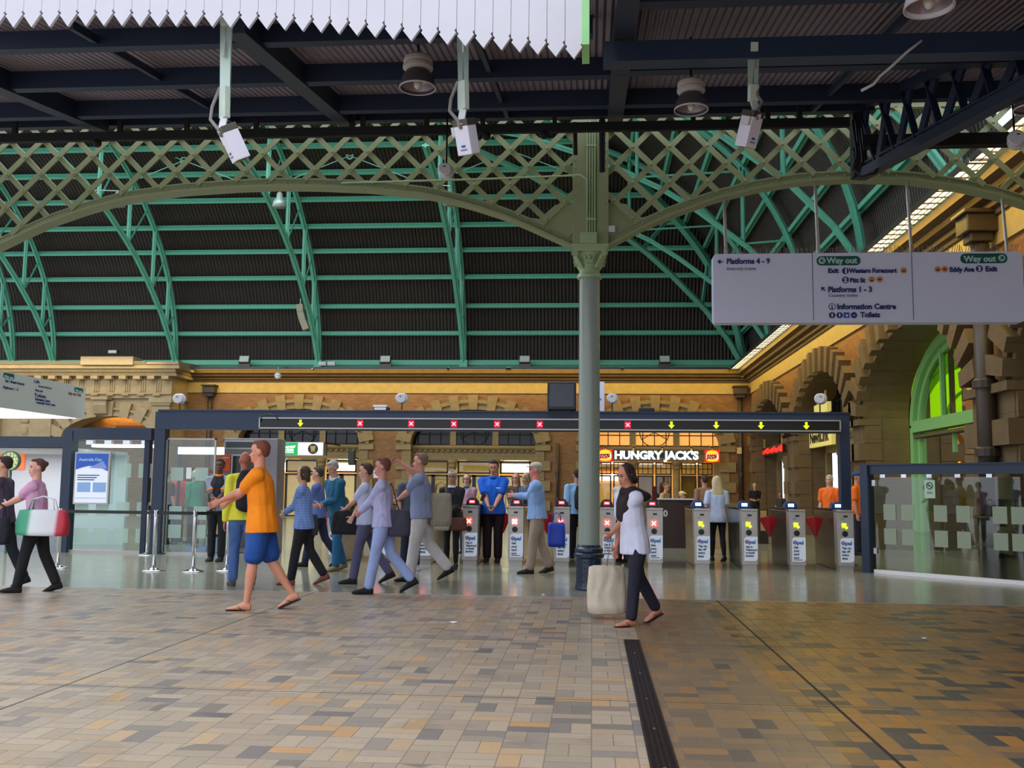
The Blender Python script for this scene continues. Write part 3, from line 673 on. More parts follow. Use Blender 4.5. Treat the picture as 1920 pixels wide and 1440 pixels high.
for i in range(N):
    t0, t1 = pi*i/N, pi*(i+1)/N; f = lambda t: (20.9-2.7*cos(t), 2.85+1.75*sin(t)); p, q = f(t0), f(t1)
    gl.add([(XG+.03, p[0], 2.98), (XG+.03, q[0], 2.98), (XG+.03, q[0], max(2.98, q[1])), (XG+.03, p[0], max(2.98, p[1]))], [(0, 1, 2, 3)])
gl.build('upper_glass', M_GLASSD, gz)
MB().add([(XG+.03, 18.2, 0), (XG+.03, 23.6, 0), (XG+.03, 23.6, 2.7), (XG+.03, 18.2, 2.7)], [(0, 1, 2, 3)]).build('lower_glass', M_GLASS, gz)
# lobby behind it
def arcY(mb, c, hw, z0, rise, w, y0, y1, N=24):
    P = lambda t, r: (c-(hw+r)*cos(t), z0+(rise+r)*sin(t))
    for i in range(N):
        t0, t1 = pi*i/N, pi*(i+1)/N
        mb.prism([P(t0, 0), P(t1, 0), P(t1, w), P(t0, w)], lambda x, z: (x, y0, z), lambda x, z: (x, y1, z))
lw = thing('lit_fanlight', (10.6, 26.7, 3.0), 'glowing yellow green fanlight deep inside behind the green arched window', 'window')
MB().prism([(9.9-1.2*cos(pi*i/16), 3.0+1.65*sin(pi*i/16)) for i in range(17)], lambda x, z: (x, 26.72, z), lambda x, z: (x, 26.78, z)).build('glowing_pane', emis('lime_glow', (190, 220, 10), 1.1), lw)
M_LOB = stone_mat('lobby_stone', (104, 94, 58), .6); M_GREENW = mat('lobby_painted_green_glow', (150, 190, 40), .6)  # green glow of the lobby is put into the upper wall colour
mb = MB()
mb.box(11.2, 11.4, 14, 27, 0, 2.6); mb.box(7.7, 11.4, 26.8, 27, 0, 2.75); mb.box(7.7, 11.4, 14, 14.2, 0, 7)
for y in (15.5, 18.0, 20.5, 23.0, 25.5): mb.box(11.0, 11.2, y-.2, y+.2, 0, 2.45)
mb.box(10.9, 11.2, 14, 27, 2.3, 2.6)
for y in (16.2, 18.7, 21.2, 23.7): mb.box(11.1, 11.2, y, y+1.6, .9, 1.9)
struct(mb, 'wall_right_lobby', M_LOB)
mb = MB().box(11.2, 11.4, 14, 27, 2.6, 7); mb.box(7.7, 11.4, 26.8, 27, 2.75, 7); arcY(mb, 9.9, 1.25, 3.0, 1.7, .14, 26.65, 26.8); arcY(mb, 9.9, .62, 3.0, 1.0, .08, 26.65, 26.8); arcband(mb, (19.6, 2.2, 2.7, 2.2), 0, .2, 11.0, 11.2); arcband(mb, (24.4, 2.0, 2.7, 2.2), 0, .2, 11.0, 11.2)
struct(mb, 'wall_right_lobby_upper', M_GREENW)
struct(MB().box(7.7, 11.4, 14, 27, 6.4, 6.6), 'ceiling_lobby', M_GREENW)
lamp('lobby_lamp', (9.6, 22.5, 5.9), (radians(30), 0, 0), 2.0, 3.0, 160, (.74, 1.0, .16))
lamp('lobby_low_lamp', (9.2, 21.5, 2.9), (0, 0, 0), 1.5, 4.0, 30, (1, .85, .45))
# first, second and fourth arches : recessed stone screens with doors
for k, a in ((0, HR[0]), (1, HR[1]), (3, HR[3])):
    c, hw, z0, rise = a; d = -.85
    r = bay(TR, a, ('sandstone screen with columns in the farthest arch of the right wall', 'sandstone screen with columns in the middle arch of the right wall', '', 'sandstone screen in the nearest arch of the right wall')[k], 'stone screens of the right wall', upper=M_DARKG, d=d)
    MB().add([TR(c-hw, d-.5, 0), TR(c+hw, d-.5, 0), TR(c+hw, d-.5, 4.9), TR(c-hw, d-.5, 4.9)], [(0, 1, 2, 3)]).build('back_panel', M_STONED, r)
# stone faces and half columns at floor level on the right wall piers
for k, (y0_, y1_) in enumerate(((40.2, 41.8), (31.95, 33.55), (24.3, 25.25), (15.75, 17.4))):
    mb = MB(); mb.box(XR-.10, XR+.02, y0_, y1_, 0, 3.1)
    struct(mb, 'trim_%d' % (10+k), M_STONED)
# ------------------------------------------------------------------ stone portico on the left of the back wall
YP = 40.2
def PP(x, y): return PY(x, y, YP)
M_POR = stone_mat('portico_sandstone', (162, 142, 106), 3.0, .65)
x0p, x1p = -27.0, PP(337, 700).x
zc_top = PP(200, 687).z; z_fr_t = PP(250, 715).z; z_fr_b = PP(250, 738).z; z_ar_b = PP(250, 747).z
mb = MB()
def prun(prof, xa, xb): mb.prism(prof, lambda d, z: (xa, YP-d, z), lambda d, z: (xb, YP-d, z))
prun([(-1.6, zc_top-.15), (.55, zc_top-.15), (.55, zc_top), (.62, zc_top+.02), (.62, zc_top+.12), (-1.6, zc_top+.25)], x0p, x1p+.2)
prun([(-1.6, z_fr_t+.2), (.30, z_fr_t+.2), (.45, zc_top-.2), (.45, zc_top-.15), (-1.6, zc_top-.15)], x0p, x1p)
prun([(-1.6, z_fr_b), (.05, z_fr_b), (.05, z_fr_t+.2), (-1.6, z_fr_t+.2)], x0p, x1p-.3)
prun([(-1.6, z_ar_b), (.12, z_ar_b), (.12, z_fr_b-.04), (.2, z_fr_b-.04), (.2, z_fr_b+.02), (-1.6, z_fr_b+.02)], x0p, x1p-.25)
struct(mb, 'wall_portico_entablature', M_POR)
mb = MB(); x = x0p+.3
while x < x1p-.3: mb.box(x, x+.30, YP-.38, YP-.0, z_fr_t+.06, z_fr_t+.2); x += .62
struct(mb, 'trim_20', M_POR)
mb = MB(); x = x1p-1.0
while x > x0p:
    for j in range(3): mb.box(x+j*.09, x+j*.09+.055, YP-.09, YP-.05, z_fr_b+.08, z_fr_t+.12)
    mb.box(x-.03, x+.27, YP-.24, YP-.19, z_fr_b-.10, z_fr_b-.05); x -= .68
struct(mb, 'trim_21', M_POR)
# pilasters, niche and arch below
pa = (PP(205, 780).x, 2.0, PP(200, 822).z, PP(205, 780).z-PP(200, 822).z)
mb = MB(); N = 24; c, hw, z0, rise = pa; xl, xr_ = x0p, x1p-.35
mb.add([(xl, YP, 0), (c-hw, YP, 0), (c-hw, YP, z_ar_b), (xl, YP, z_ar_b)], [(0, 1, 2, 3)])
mb.add([(c+hw, YP, 0), (xr_, YP, 0), (xr_, YP, z_ar_b), (c+hw, YP, z_ar_b)], [(0, 1, 2, 3)])
for i in range(N):
    ua = c-hw*cos(pi*i/N); ub = c-hw*cos(pi*(i+1)/N); mb.add([(ua, YP, arch_z(pa, ua)), (ub, YP, arch_z(pa, ub)), (ub, YP, z_ar_b), (ua, YP, z_ar_b)], [(0, 1, 2, 3)])
mb.add([(xr_, YP, 0), (xr_, YB, 0), (xr_, YB, z_ar_b), (xr_, YP, z_ar_b)], [(0, 1, 2, 3)])
struct(mb, 'wall_portico', M_POR, recalc=False)
TPp = lambda u, d, z: Vector((u, YP-d, z))
arch_reveal(TPp, pa, .9, M_POR)
voussoirs(TPp, pa, 9, .35, .42, .62, .18, M_POR, M_POR)
mb = MB()
for xa, xb in ((PP(290, 760).x, PP(322, 760).x), (PP(60, 800).x, PP(100, 800).x), (PP(-20, 800).x, PP(3, 800).x)):
    mb.box(xa, xb, YP-.22, YP, 0, z_ar_b-.30); mb.box(xa-.06, xb+.06, YP-.30, YP, z_ar_b-.30, z_ar_b-.2); mb.box(xa-.12, xb+.12, YP-.34, YP, z_ar_b-.2, z_ar_b)
struct(mb, 'trim_22', M_POR)
k0 = PP(195, 765); kb = MB(); kb.prism([(.0, k0.z-.4), (.32, k0.z-.25), (.42, k0.z+.1), (.40, k0.z+.32), (0, k0.z+.32)], lambda d, z: (k0.x-.28, YP-d, z), lambda d, z: (k0.x+.28, YP-d, z))
kb.box(k0.x-.36, k0.x+.36, YP-.48, YP, k0.z+.32, k0.z+.44); o = kb.build('keystone_bracket', M_POR); tag(o, 'scrolled stone keystone bracket over the portico arch', 'keystone')
mm = PP(47, 812); cb = MB(); cb.ell(mm, (.34, .12, .5)); cb.ell(mm+Vector((0, -.06, .1)), (.2, .1, .26)); cb.ell(mm+Vector((-.2, -.05, -.4)), (.12, .08, .12)); cb.ell(mm+Vector((.2, -.05, -.4)), (.12, .08, .12)); cb.ell(mm+Vector((0, -.04, -.6)), (.25, .08, .14)); cb.ell(mm+Vector((0, -.04, .5)), (.18, .08, .12))
o = cb.build('carved_cartouche', M_POR, smooth=True); tag(o, 'carved oval stone cartouche between the portico pilasters', 'carving')
struct(MB().box(c-2.6, c+2.6, YP+3.0, YP+3.1, 0, 5.0).box(c-2.6, c+2.6, YP+.9, YP+3.0, 4.9, 5.0), 'wall_portico_lobby', mat('warm_plaster', (220, 170, 96), .7))
lamp('portico_lamp', (c, YP+1.6, 4.3), (0, 0, 0), 2.0, 1.0, 60, (1, .62, .2))
MB_ = MB().box(c-.2, c+1.6, YP+1.0, YP+1.1, arch_z(pa, c+.7)-.42, arch_z(pa, c+.7)-.28); tag(MB_.build('timber_beam', mat('orange_timber', (176, 100, 40), .6)), 'orange brown timber beam inside the portico arch', 'beam')
strip(lambda u, d, z: Vector((u, YP-d+.3, z+(zc_top+.15-6.4))), -26.5, -18.6, 'warm white strip light on the cornice of the stone portico', .6)
bx0, bx1 = PY(151, 668, 39.5), PY(249, 682, 39.5)
ob = MB().box(bx0.x, bx1.x, 39.5, 40.4, bx1.z-.05, bx0.z).build('duct_box', mat('tan_sheet', (150, 132, 104), .6), bevel=.02); tag(ob, 'long tan sheet metal box lying on top of the portico cornice', 'box')
# ambient lamps of the cornices reaching the hall
lamp('cornice_wash_back', (-5.5, 40.9, 6.27), (radians(22), 0, 0), 23, .2, 270, AMB)
lamp('cornice_wash_portico', (-22, 39.0, 6.5), (radians(30), 0, 0), 8, .3, 75, (1, .78, .36))
lamp('cornice_wash_right', (5.75, 27, 6.27), (0, radians(-22), 0), .2, 27, 260, AMB)
# ================================================================== near canopy
CZ0, CSL = 5.71, .16                                   # canopy soffit height at Y = 8 and its rise
def cz(y): return CZ0+CSL*(y-8)
struct(MB().hexa([(-14, 8.5, cz(8.5)), (.2, 8.5, cz(8.5)), (.2, 13.02, cz(13.02)), (-14, 13.02, cz(13.02)), (-14, 8.5, cz(8.5)+.04), (.2, 8.5, cz(8.5)+.04), (.2, 13.02, cz(13.02)+.04), (-14, 13.02, cz(13.02)+.04)])
       .hexa([(.2, 3.5, cz(3.5)), (7.4, 3.5, cz(3.5)), (6.6, 13.02, cz(13.02)), (.2, 13.02, cz(13.02)), (.2, 3.5, cz(3.5)+.04), (7.4, 3.5, cz(3.5)+.04), (6.6, 13.02, cz(13.02)+.04), (.2, 13.02, cz(13.02)+.04)]), 'ceiling_canopy', M_CORR)
def cbeam(x0, x1, y, w, h, label, dz=0.): 
    z = cz(y)-dz; o = MB().box(x0, x1, y-w/2, y+w/2, z-h, z).build('canopy_beam', M_NAVYD); return tag(o, label, 'beam', 'dark cross beams of the canopy')
cbeam(-14, .0, 9.15, .12, .20, 'dark navy cross beam under the corrugated canopy, nearest behind the white valance'); cbeam(-14, .3, 10.6, .12, .22, 'dark navy cross beam under the corrugated canopy, second from the valance')
cbeam(-14, 7.0, 12.05, .12, .22, 'dark navy cross beam under the canopy, third from the valance')
cbeam(.25, 7.0, 10.4, .14, .24, 'dark navy cross beam on the right half of the canopy, behind the right camera pole'); cbeam(.25, 7.0, 8.3, .14, .20, 'dark navy cross beam high on the right half of the canopy')
cbeam(.25, 7.0, 6.4, .14, .20, 'dark navy cross beam at the top edge of the picture, right half')
o = MB().box(-14, 3.7, 12.86, 12.98, 6.34, 6.64).build('edge_girder', M_NAVYD); tag(o, 'deep black edge girder of the canopy running above the green lattice', 'girder')
o = MB().box(.1, 7.2, 9.1, 9.3, 5.42, 5.62).build('canopy_beam', M_NAVY); tag(o, 'slate navy tie beam crossing the right half under the canopy, holding the right camera pole', 'beam')
for x, l in ((-6.85, 'wide one at the far left'), (-4.95, 'thin one left of the leftmost camera'), (-3.35, 'wide one right of the leftmost camera'), (-1.15, 'thin one left of the column'), (.3, 'just right of the white valance'), (2.9, 'right half')):
    y0 = 8.6 if x < .2 else 5.0; w = .2 if x in (-6.85, -3.35, .3) else .05
    mb = MB().bar((x, y0, cz(y0)-.12), (x, 12.85, cz(12.85)-.12), w, .24 if w > .1 else .08); o = mb.build('canopy_rafter', M_NAVYD); tag(o, 'dark navy rafter running back under the canopy, '+l, 'rafter', 'rafters of the canopy')
# black cable tray pipe in front of the lattice
Yp = 12.6; a, b = PY(-120, 259, Yp), PY(1592, 218, Yp)
z_ = (PY(200, 252, Yp).z+PY(1400, 224, Yp).z)/2
z_ = 6.085; g = thing('conduit_tray', (-3, Yp, z_), 'long black cable tray hung just below the canopy edge', 'cable tray')
z_ = 6.085; MB().box(-12, b.x, Yp-.035, Yp+.035, z_-.06, z_+.06).build('tray', M_BLACKM, g)
mb = MB()
for px in (28, 225, 350, 480, 660, 680, 800, 905, 1040, 1300, 1440, 1500): x = PY(px, 250, Yp).x; MB().box(x-.03, x+.03, Yp-.03, Yp+.03, z_, 6.4).build('hanger', M_BLACKM, g)
for px in (183, 912, 1020): x = PY(px, 250, Yp).x; MB().ell((x, Yp, z_-.09), (.06, .06, .06)).build('cable_gland', M_BLACKM, g)
# dark roof truss on the right
g = thing('canopy_truss', (3.65, 13.3, 5.7), 'black lattice truss slanting from above the big sign to the top right corner', 'truss')
pa_, pb_ = PY(1612, 330, 13.1), PY(1925, 163, 9.6); pc_, pd_ = Vector((pa_.x, 13.1, 6.5)), Vector((pb_.x+.2, 9.6, cz(9.6)-.1))
MB().bar(pa_, pb_+(pb_-pa_)*.4, .16, .12).bar(pa_+Vector((0, 0, .14)), pb_+(pb_-pa_)*.4+Vector((0, 0, .10)), .05, .03).build('bottom_chord', M_NAVYD, g)
MB().bar(pc_, pd_+(pd_-pc_)*.4, .14, .14).build('top_chord', M_NAVYD, g)
mb = MB(); n = 7
for i in range(n+3):
    t = i/n; p = pa_.lerp(pb_, t); q = pc_.lerp(pd_, t+.07); mb.bar(p, q, .05, .08)
    q2 = pc_.lerp(pd_, max(0, t-.13)); mb.bar(p, q2, .08, .03)
mb.build('web_members', M_NAVYD, g)
a0, a1 = PY(1597, 200, 13.0), PY(1625, 330, 13.0)
MB().box(a0.x, a1.x, 12.95, 13.15, a1.z, 6.6).build('end_post', M_BLACKM, g)
tb = PY(1600, 262, 12.8); tb2 = PY(1895, 268, 12.8)
o = MB().box(tb.x, tb2.x, 12.75, 12.9, tb.z-.11, tb.z+.05).build('steel_tie', M_BLACKM); tag(o, 'black horizontal tie member right of the lattice, above the big sign', 'beam')
mb = MB(); mb.tube([PY(*p, 12.5) for p in ((1600, 225), (1607, 290), (1600, 315), (1615, 332), (1640, 325), (1655, 300))], .018, 6); mb.tube([PY(*p, 12.5) for p in ((1612, 240), (1618, 300), (1610, 325), (1598, 318))], .018, 6)
tag(mb.build('black_cables', M_BLACK, smooth=True), 'loose bundle of black cables drooping at the foot of the slanting black truss', 'cable')
mb = MB().tube([PY(*p, 9.05) for p in ((1728, 76), (1700, 98), (1668, 128), (1650, 143), (1638, 158), (1615, 170))], .014, 6)
tag(mb.build('white_cable', M_GREYP, smooth=True), 'pale cable running diagonally from the tie beam down to the black truss', 'cable')
# white scalloped valance
def vb(t):   # bottom tip height along the run t 0..1 and the place
    px = -60+t*1153; pts = [(-60, 56), (0, 52), (200, 48), (400, 50), (500, 54), (600, 60), (700, 69), (800, 80), (900, 89), (1000, 101), (1093, 112)]
    py = lerp_curve(pts, px); Y = 8.4-px/1090*.9; return PY(px, py, Y)
g = thing('valance', vb(.5), 'white painted timber valance with pointed board ends hanging at the top of the picture', 'valance')
NB = 34; brd = MB(); M_VAL = mat('valance_white', (190, 188, 196), .5, var=.05)
for i in range(NB):
    t0, t1 = i/NB, (i+1)/NB; p, q = vb(t0), vb(t1); d = (q-p); d.z = 0; L_ = d.length; d.normalize(); n_ = Vector((-d.y, d.x, 0)); n_ = n_ if n_.y > 0 else -n_
    zt = 6.9; tip = (p+q)/2; zb_ = (p.z+q.z)/2; hh = L_*.62; r_ = .016; gp = .002
    poly = [(gp, zb_+hh+.02), (gp+.004, zb_+hh), (L_/2, zb_), (L_-gp-.004, zb_+hh), (L_-gp, zb_+hh+.02)]
    # little round notch between boards
    poly = [(gp, zb_+hh+.034), (r_, zb_+hh+.026), (r_*1.15, zb_+hh+.014), (gp+.003, zb_+hh), (L_/2, zb_), (L_-gp-.003, zb_+hh), (L_-r_*1.15, zb_+hh+.014), (L_-r_, zb_+hh+.026), (L_-gp, zb_+hh+.034), (L_-gp, zt), (gp, zt)]
    f = lambda e: (lambda u, z: p+d*u+n_*e-Vector((0, 0, p.z))+Vector((0, 0, z)))
    brd.prism(poly, f(0), f(.028))
brd.build('boards', M_VAL, g)
bk = MB(); 
for i in range(NB):
    p, q = vb(i/NB), vb((i+1)/NB); bk.hexa([(p.x, p.y+.04, max(p.z, q.z)+.28), (q.x, q.y+.04, max(p.z, q.z)+.28), (q.x, q.y+.09, max(p.z, q.z)+.28), (p.x, p.y+.09, max(p.z, q.z)+.28), (p.x, p.y+.04, 6.9), (q.x, q.y+.04, 6.9), (q.x, q.y+.09, 6.9), (p.x, p.y+.09, 6.9)])
bk.build('backing_board', M_NAVYD, g)
e = vb(1.0)
MB().box(e.x-.01, e.x+.05, e.y-.015, e.y+.35, e.z+.12, 6.9).build('corner_board', mat('green_white_paint', (150, 210, 140), .5), g)
# ================================================================== sage lattice girders and column
XC = -.04; YC = 13.55; ZT = 6.75
LP = [(.22, 4.70), (.8, 4.975), (1.17, 5.14), (1.7, 5.32), (2.3, 5.47), (3.1, 5.57), (3.9, 5.615), (4.52, 5.63)]
RP = [(.24, 4.70), (.70, 4.95), (1.14, 5.145), (1.73, 5.36), (2.31, 5.5), (2.9, 5.59), (3.62, 5.62)]
def girder(sgn, pts, span, label):
    xs0 = XC; full = pts+[(span-a, z) for a, z in reversed(pts[:-1])]
    zb = lambda d: lerp_curve(full, d)
    g = thing('lattice_girder', (XC+sgn*span/2, YC, 5.6), label, 'girder', 'sage green lattice girders')
    fl = MB(); wb_ = MB(); N = 44; P = [(full[0][0]+(full[-1][0]-full[0][0])*i/N) for i in range(N+1)]
    for a, b in zip(P, P[1:]):
        A = Vector((XC+sgn*a, YC, zb(a))); B = Vector((XC+sgn*b, YC, zb(b)))
        fl.bar(A, B, .24, .035); wb_.bar(A+Vector((0, 0, .07)), B+Vector((0, 0, .07)), .03, .14); wb_.bar(A+Vector((0, 0, .125)), B+Vector((0, 0, .125)), .07, .02)
    rv = []
    for i in range(N*2): 
        a = full[0][0]+(full[-1][0]-full[0][0])*(i+.5)/(N*2)
        if i % 3 == 0: wb_.ell((XC+sgn*a, YC-.02, zb(a)+.07), (.018, .012, .018), n=6, m_=4)
    fl.build('arched_flange', M_SAGE, g); wb_.build('riveted_web', M_SAGE, g)
    la = MB(); sp = .515; segs = []
    for sl in (1, -1):
        c = -20.
        while c < 20:
            prev = None; k = 0; st = None; last = None
            while k <= 400:
                d = full[0][0]+(full[-1][0]-full[0][0])*k/400; z = 5.62+sl*(d-c)
                inside = zb(d)+.10 < z < ZT
                if inside and st is None: st = (d, z)
                if inside: last = (d, z)
                if (not inside) and st is not None: break
                k += 1
            if st and last and abs(st[0]-last[0]) > .06: segs.append((sl, st, last))
            c += sp
    for sl, p, q in segs:
        off = .03 if sl > 0 else -.03
        la.bar((XC+sgn*p[0], YC+off, p[1]), (XC+sgn*q[0], YC+off, q[1]), .022, .078, up=(0, 0, 1))
    # rivets at crossings
    c1 = -20.
    while c1 < 20:
        c2 = -20.
        while c2 < 20:
            d = (c1+c2)/2; z = 5.62+(d-c1)
            if full[0][0]+.05 < d < full[-1][0]-.05 and zb(d)+.12 < z < ZT: la.ell((XC+sgn*d, YC-.045, z), (.022, .014, .022), n=8, m_=5)
            c2 += sp
        c1 += sp
    la.build('lattice', M_SAGE, g)
    a, b = full[0][0], full[-1][0]
    MB().box(min(XC+sgn*a, XC+sgn*b), max(XC+sgn*a, XC+sgn*b), YC-.12, YC+.12, ZT, ZT+.05).box(min(XC+sgn*a, XC+sgn*b), max(XC+sgn*a, XC+sgn*b), YC-.04, YC+.04, ZT-.12, ZT).build('top_chord', M_SAGE, g)
    gz_ = MB(); gz_.prism([(a, zb(a)+.02), (a+.75, zb(a+.75)+.10), (a+.48, zb(a)+.42), (a+.26, zb(a)+.62), (a, zb(a)+.62)], lambda d, z: (XC+sgn*d, YC-.02, z), lambda d, z: (XC+sgn*d, YC+.02, z))
    gz_.build('gusset_plate', M_SAGE, g)
girder(-1, LP, 9.04, 'sage green riveted lattice girder with arched lower edge, spanning left of the column')
girder(1, RP, 7.24, 'sage green lattice girder with arched lower edge, right of the column over the big sign')
g = thing('column', (XC, YC, 0), 'tall glossy grey green iron column with pale sage capital and navy base', 'column')
MB().lathe([(.150, .50), (.146, .62), (.143, 4.22), (.14, 4.30)], (XC, YC, 0), 36).build('shaft', M_COLUMN, g, smooth=True)
bs = MB().lathe([(.185, 0), (.19, .02), (.182, .05), (.175, .10), (.172, .42)], (XC, YC, 0), 12); bs.lathe([(.180, .42), (.205, .44), (.205, .48), (.185, .50), (.195, .52), (.19, .55), (.165, .57), (.150, .60)], (XC, YC, 0), 32)
bs.build('base', mat('navy_gloss', (18, 40, 62), .25, var=.2, scale=30, bump=.4), g)
cp = MB().lathe([(.145, 4.25), (.172, 4.26), (.178, 4.285), (.165, 4.31), (.145, 4.32), (.142, 4.42), (.160, 4.50), (.20, 4.58), (.215, 4.60)], (XC, YC, 0), 32)
cp.box(XC-.235, XC+.235, YC-.235, YC+.235, 4.60, 4.66); cp.box(XC-.26, XC+.26, YC-.26, YC+.26, 4.66, 4.695)
for sx in (-1, 1):
    for sy in (-1, 1):
        cp.bar((XC+sx*.10, YC+sy*.10, 4.40), (XC+sx*.19, YC+sy*.19, 4.55), .075, .05); cp.cbox((XC+sx*.195, YC+sy*.195, 4.57), (.07, .07, .07)); 
for sx, sy in ((1, 0), (-1, 0), (0, 1), (0, -1)):
    cp.ell((XC+sx*.17, YC+sy*.17, 4.53), (.035, .035, .05), n=10, m_=7); cp.cbox((XC+sx*.19, YC+sy*.19, 4.465), (.09 if sy else .05, .09 if sx else .05, .05))
    cp.tube([(XC+sx*.185-sy*.07, YC+sy*.185+sx*.07, 4.58), (XC+sx*.18-sy*.05, YC+sy*.18+sx*.05, 4.50), (XC+sx*.17, YC+sy*.17, 4.465), (XC+sx*.18+sy*.05, YC+sy*.18-sx*.05, 4.50), (XC+sx*.185+sy*.07, YC+sy*.185-sx*.07, 4.58)], .012, 6)
cp.build('capital', M_SAGEL, g)
hd = MB().box(XC-.24, XC-.02, YC-.14, YC+.14, 4.70, ZT).box(XC+.10, XC+.26, YC-.14, YC+.14, 4.70, ZT).box(XC-.02, XC+.10, YC-.08, YC+.12, 4.70, ZT)
for i in range(16):
    for xx in (XC-.20, XC+.22): hd.ell((xx, YC-.145, 4.8+i*.125), (.014, .010, .014), n=6, m_=4)
hd.build('head_post', M_SAGE, g)
MB().box(XC-.13, XC+.10, YC-.26, YC-.14, 4.70, 4.86).build('junction_box', M_SAGEL, g, bevel=.004)
pp = MB()
for i in range(4):
    x = XC-.035+i*.035; top = 6.55-i*.05 if i else 6.45
    pp.tube([(x, YC-.17, 4.86), (x, YC-.17, top)], .011, 8)
for z in (5.05, 6.1): pp.box(XC-.06, XC+.09, YC-.185, YC-.155, z, z+.03)
pp.build('conduits', M_SAGEL, g)
mb = MB(); zc_ = PY(900, 335, YC-.1).z
mb.tube([PY(640, 343, YC-.12), PY(900, 336, YC-.12), PY(1050, 330, YC-.12), PY(1088, 328, YC-.2), PY(1100, 336, YC-.2), PY(1101, 400, YC-.2)], .014, 8)
tag(mb.build('sage_conduit', M_SAGEL, smooth=True), 'thin sage painted conduit running along the left lattice girder to the column head', 'conduit')
o = MB().cbox(PY(1145, 430, YC-.1), (.12, .06, .09)).build('switch_box', M_GREYP, bevel=.005); tag(o, 'small pale switch box at the root of the right lattice girder', 'box')
o = MB().tube([PY(1078, 230, 13.0), PY(1079, 290, 13.0)], .03, 8).build('black_drop_pipe', M_BLACKM); tag(o, 'short black drop pipe left of the column head', 'pipe')
o = MB().tube([PY(1129, 225, 13.0), PY(1129, 322, 13.0)], [.045, .04], 10).build('black_drop_pipe', M_BLACKM); tag(o, 'thick black drop pipe right of the column head', 'pipe')
o = MB().box(PY(1096, 160, 12.0).x, PY(1112, 160, 12.0).x, 12.0, 12.1, PY(1100, 187, 12).z, PY(1100, 162, 12).z).build('sage_bracket', M_SAGE); tag(o, 'small sage green bracket plate on the dark canopy above the column', 'bracket')
# ================================================================== hanging signs
M_INK = mat('navy_ink', (30, 40, 104), .5, var=0); M_GRN = mat('way_out_green', (16, 84, 76), .4, var=0); M_GRY = mat('grey_ink', (80, 84, 120), .5, var=0); M_ORG = mat('icon_orange', (206, 138, 84), .5, var=0)
M_BRN = mat('icon_brown', (96, 48, 40), .5, var=0); M_PALE = mat('pale_letter', (170, 206, 200), .5, var=0)
YS = 13.45; sl, sr = 1.637, 5.69; zb0, zt0 = 3.60, 4.55
g = thing('direction_sign', ((sl+sr)/2, YS, zb0), 'wide white hanging direction sign listing Platforms 4 - 9, Way out and Toilets', 'sign')
def rrect(x0, x1, z0, z1, r, n=6):
    pts = []
    for cx, cz_, a0 in ((x1-r, z1-r, 0), (x0+r, z1-r, pi/2), (x0+r, z0+r, pi), (x1-r, z0+r, 3*pi/2)):
        for i in range(n+1): t = a0+pi/2*i/n; pts.append((cx+r*cos(t), cz_+r*sin(t)))
    return pts
def plate(pts, y, th, m_, parent, name='panel', label=None):
    return MB().prism(pts, lambda u, z: (u, y-th, z), lambda u, z: (u, y, z)).build(name, m_, parent, label=label)
plate(rrect(sl, sr, zb0, zt0, .05), YS+.10, .20, M_SIGN, g, 'sign_board')
S = lambda x, y: PY(x, y, YS-.10)
sm = MB()
for px in (1524, 1711): x = S(px, 540).x; sm.box(x-.004, x+.004, YS-.104, YS-.1, zb0+.03, zt0)
sm.build('panel_joint', M_GRY, g)
def at_(s_, px, py, h, m_=M_INK, w=None, bold=.004, align='LEFT'):
    p = S(px, py); wd = None if w is None else (S(px+w, py)-p).length
    return text(s_, m_, (p.x, YS-.1125, p.z), h, g, width=wd, bold=bold, align=align)
def disc(px, py, r, m_, name='icon', yy=.103, n=20):
    p = S(px, py); return plate([(p.x+r*cos(2*pi*i/n), p.z+r*sin(2*pi*i/n)) for i in range(n)], YS-yy, .004, m_, g, name)
def arrow(px, py, ang, s_, m_, yy=.108):
    p = S(px, py); mb = MB(); R2 = lambda x, z: (p.x+x*cos(ang)-z*sin(ang), p.z+x*sin(ang)+z*cos(ang))
    poly = [R2(-s_, -.18*s_), R2(.0*s_, -.18*s_), R2(-.3*s_, -.75*s_), R2(.1*s_, -.75*s_), R2(s_, 0), R2(.1*s_, .75*s_), R2(-.3*s_, .75*s_), R2(0*s_, .18*s_), R2(-s_, .18*s_)]
    return plate(poly, YS-yy, .003, m_, g, 'arrow')
arrow(1350, 491, pi, .040, M_INK); at_('Platforms 4 - 9', 1362, 495, .072, w=81); at_('Intercity trains', 1362, 507, .045, M_GRY, 54, .0)
p0, p1 = S(1531, 498), S(1613, 480); plate(rrect(p0.x, p1.x, p0.z, p1.z, .06), YS-.1, .005, M_GRN, g, 'way_out_panel')
disc(1541, 489, .046, M_PALE, yy=.105); arrow(1541, 489, radians(135), .032, M_GRN, .110); at_('Way out', 1550, 494, .078, M_PALE, 58); 
p0, p1 = S(1801, 494), S(1888, 475); plate(rrect(p0.x, p1.x, p0.z, p1.z, .06), YS-.1, .005, M_GRN, g, 'way_out_panel')
disc(1878, 484, .046, M_PALE, yy=.105); arrow(1878, 484, radians(45), .032, M_GRN, .110); at_('Way out', 1807, 491, .078, M_PALE, 61)
at_('Exit', 1552, 512, .062, w=20); disc(1585, 508, .045, M_INK); at_('1', 1583, 512, .055, M_SIGN, bold=.006); at_('Western Forecourt', 1592, 512, .06, w=90); disc(1694, 507, .042, M_ORG)
disc(1585, 525, .045, M_INK); at_('2', 1582, 529, .055, M_SIGN, bold=.004); at_('Pitt St', 1593, 530, .06, w=29); disc(1634, 524, .042, M_ORG); disc(1649, 524, .042, M_ORG)
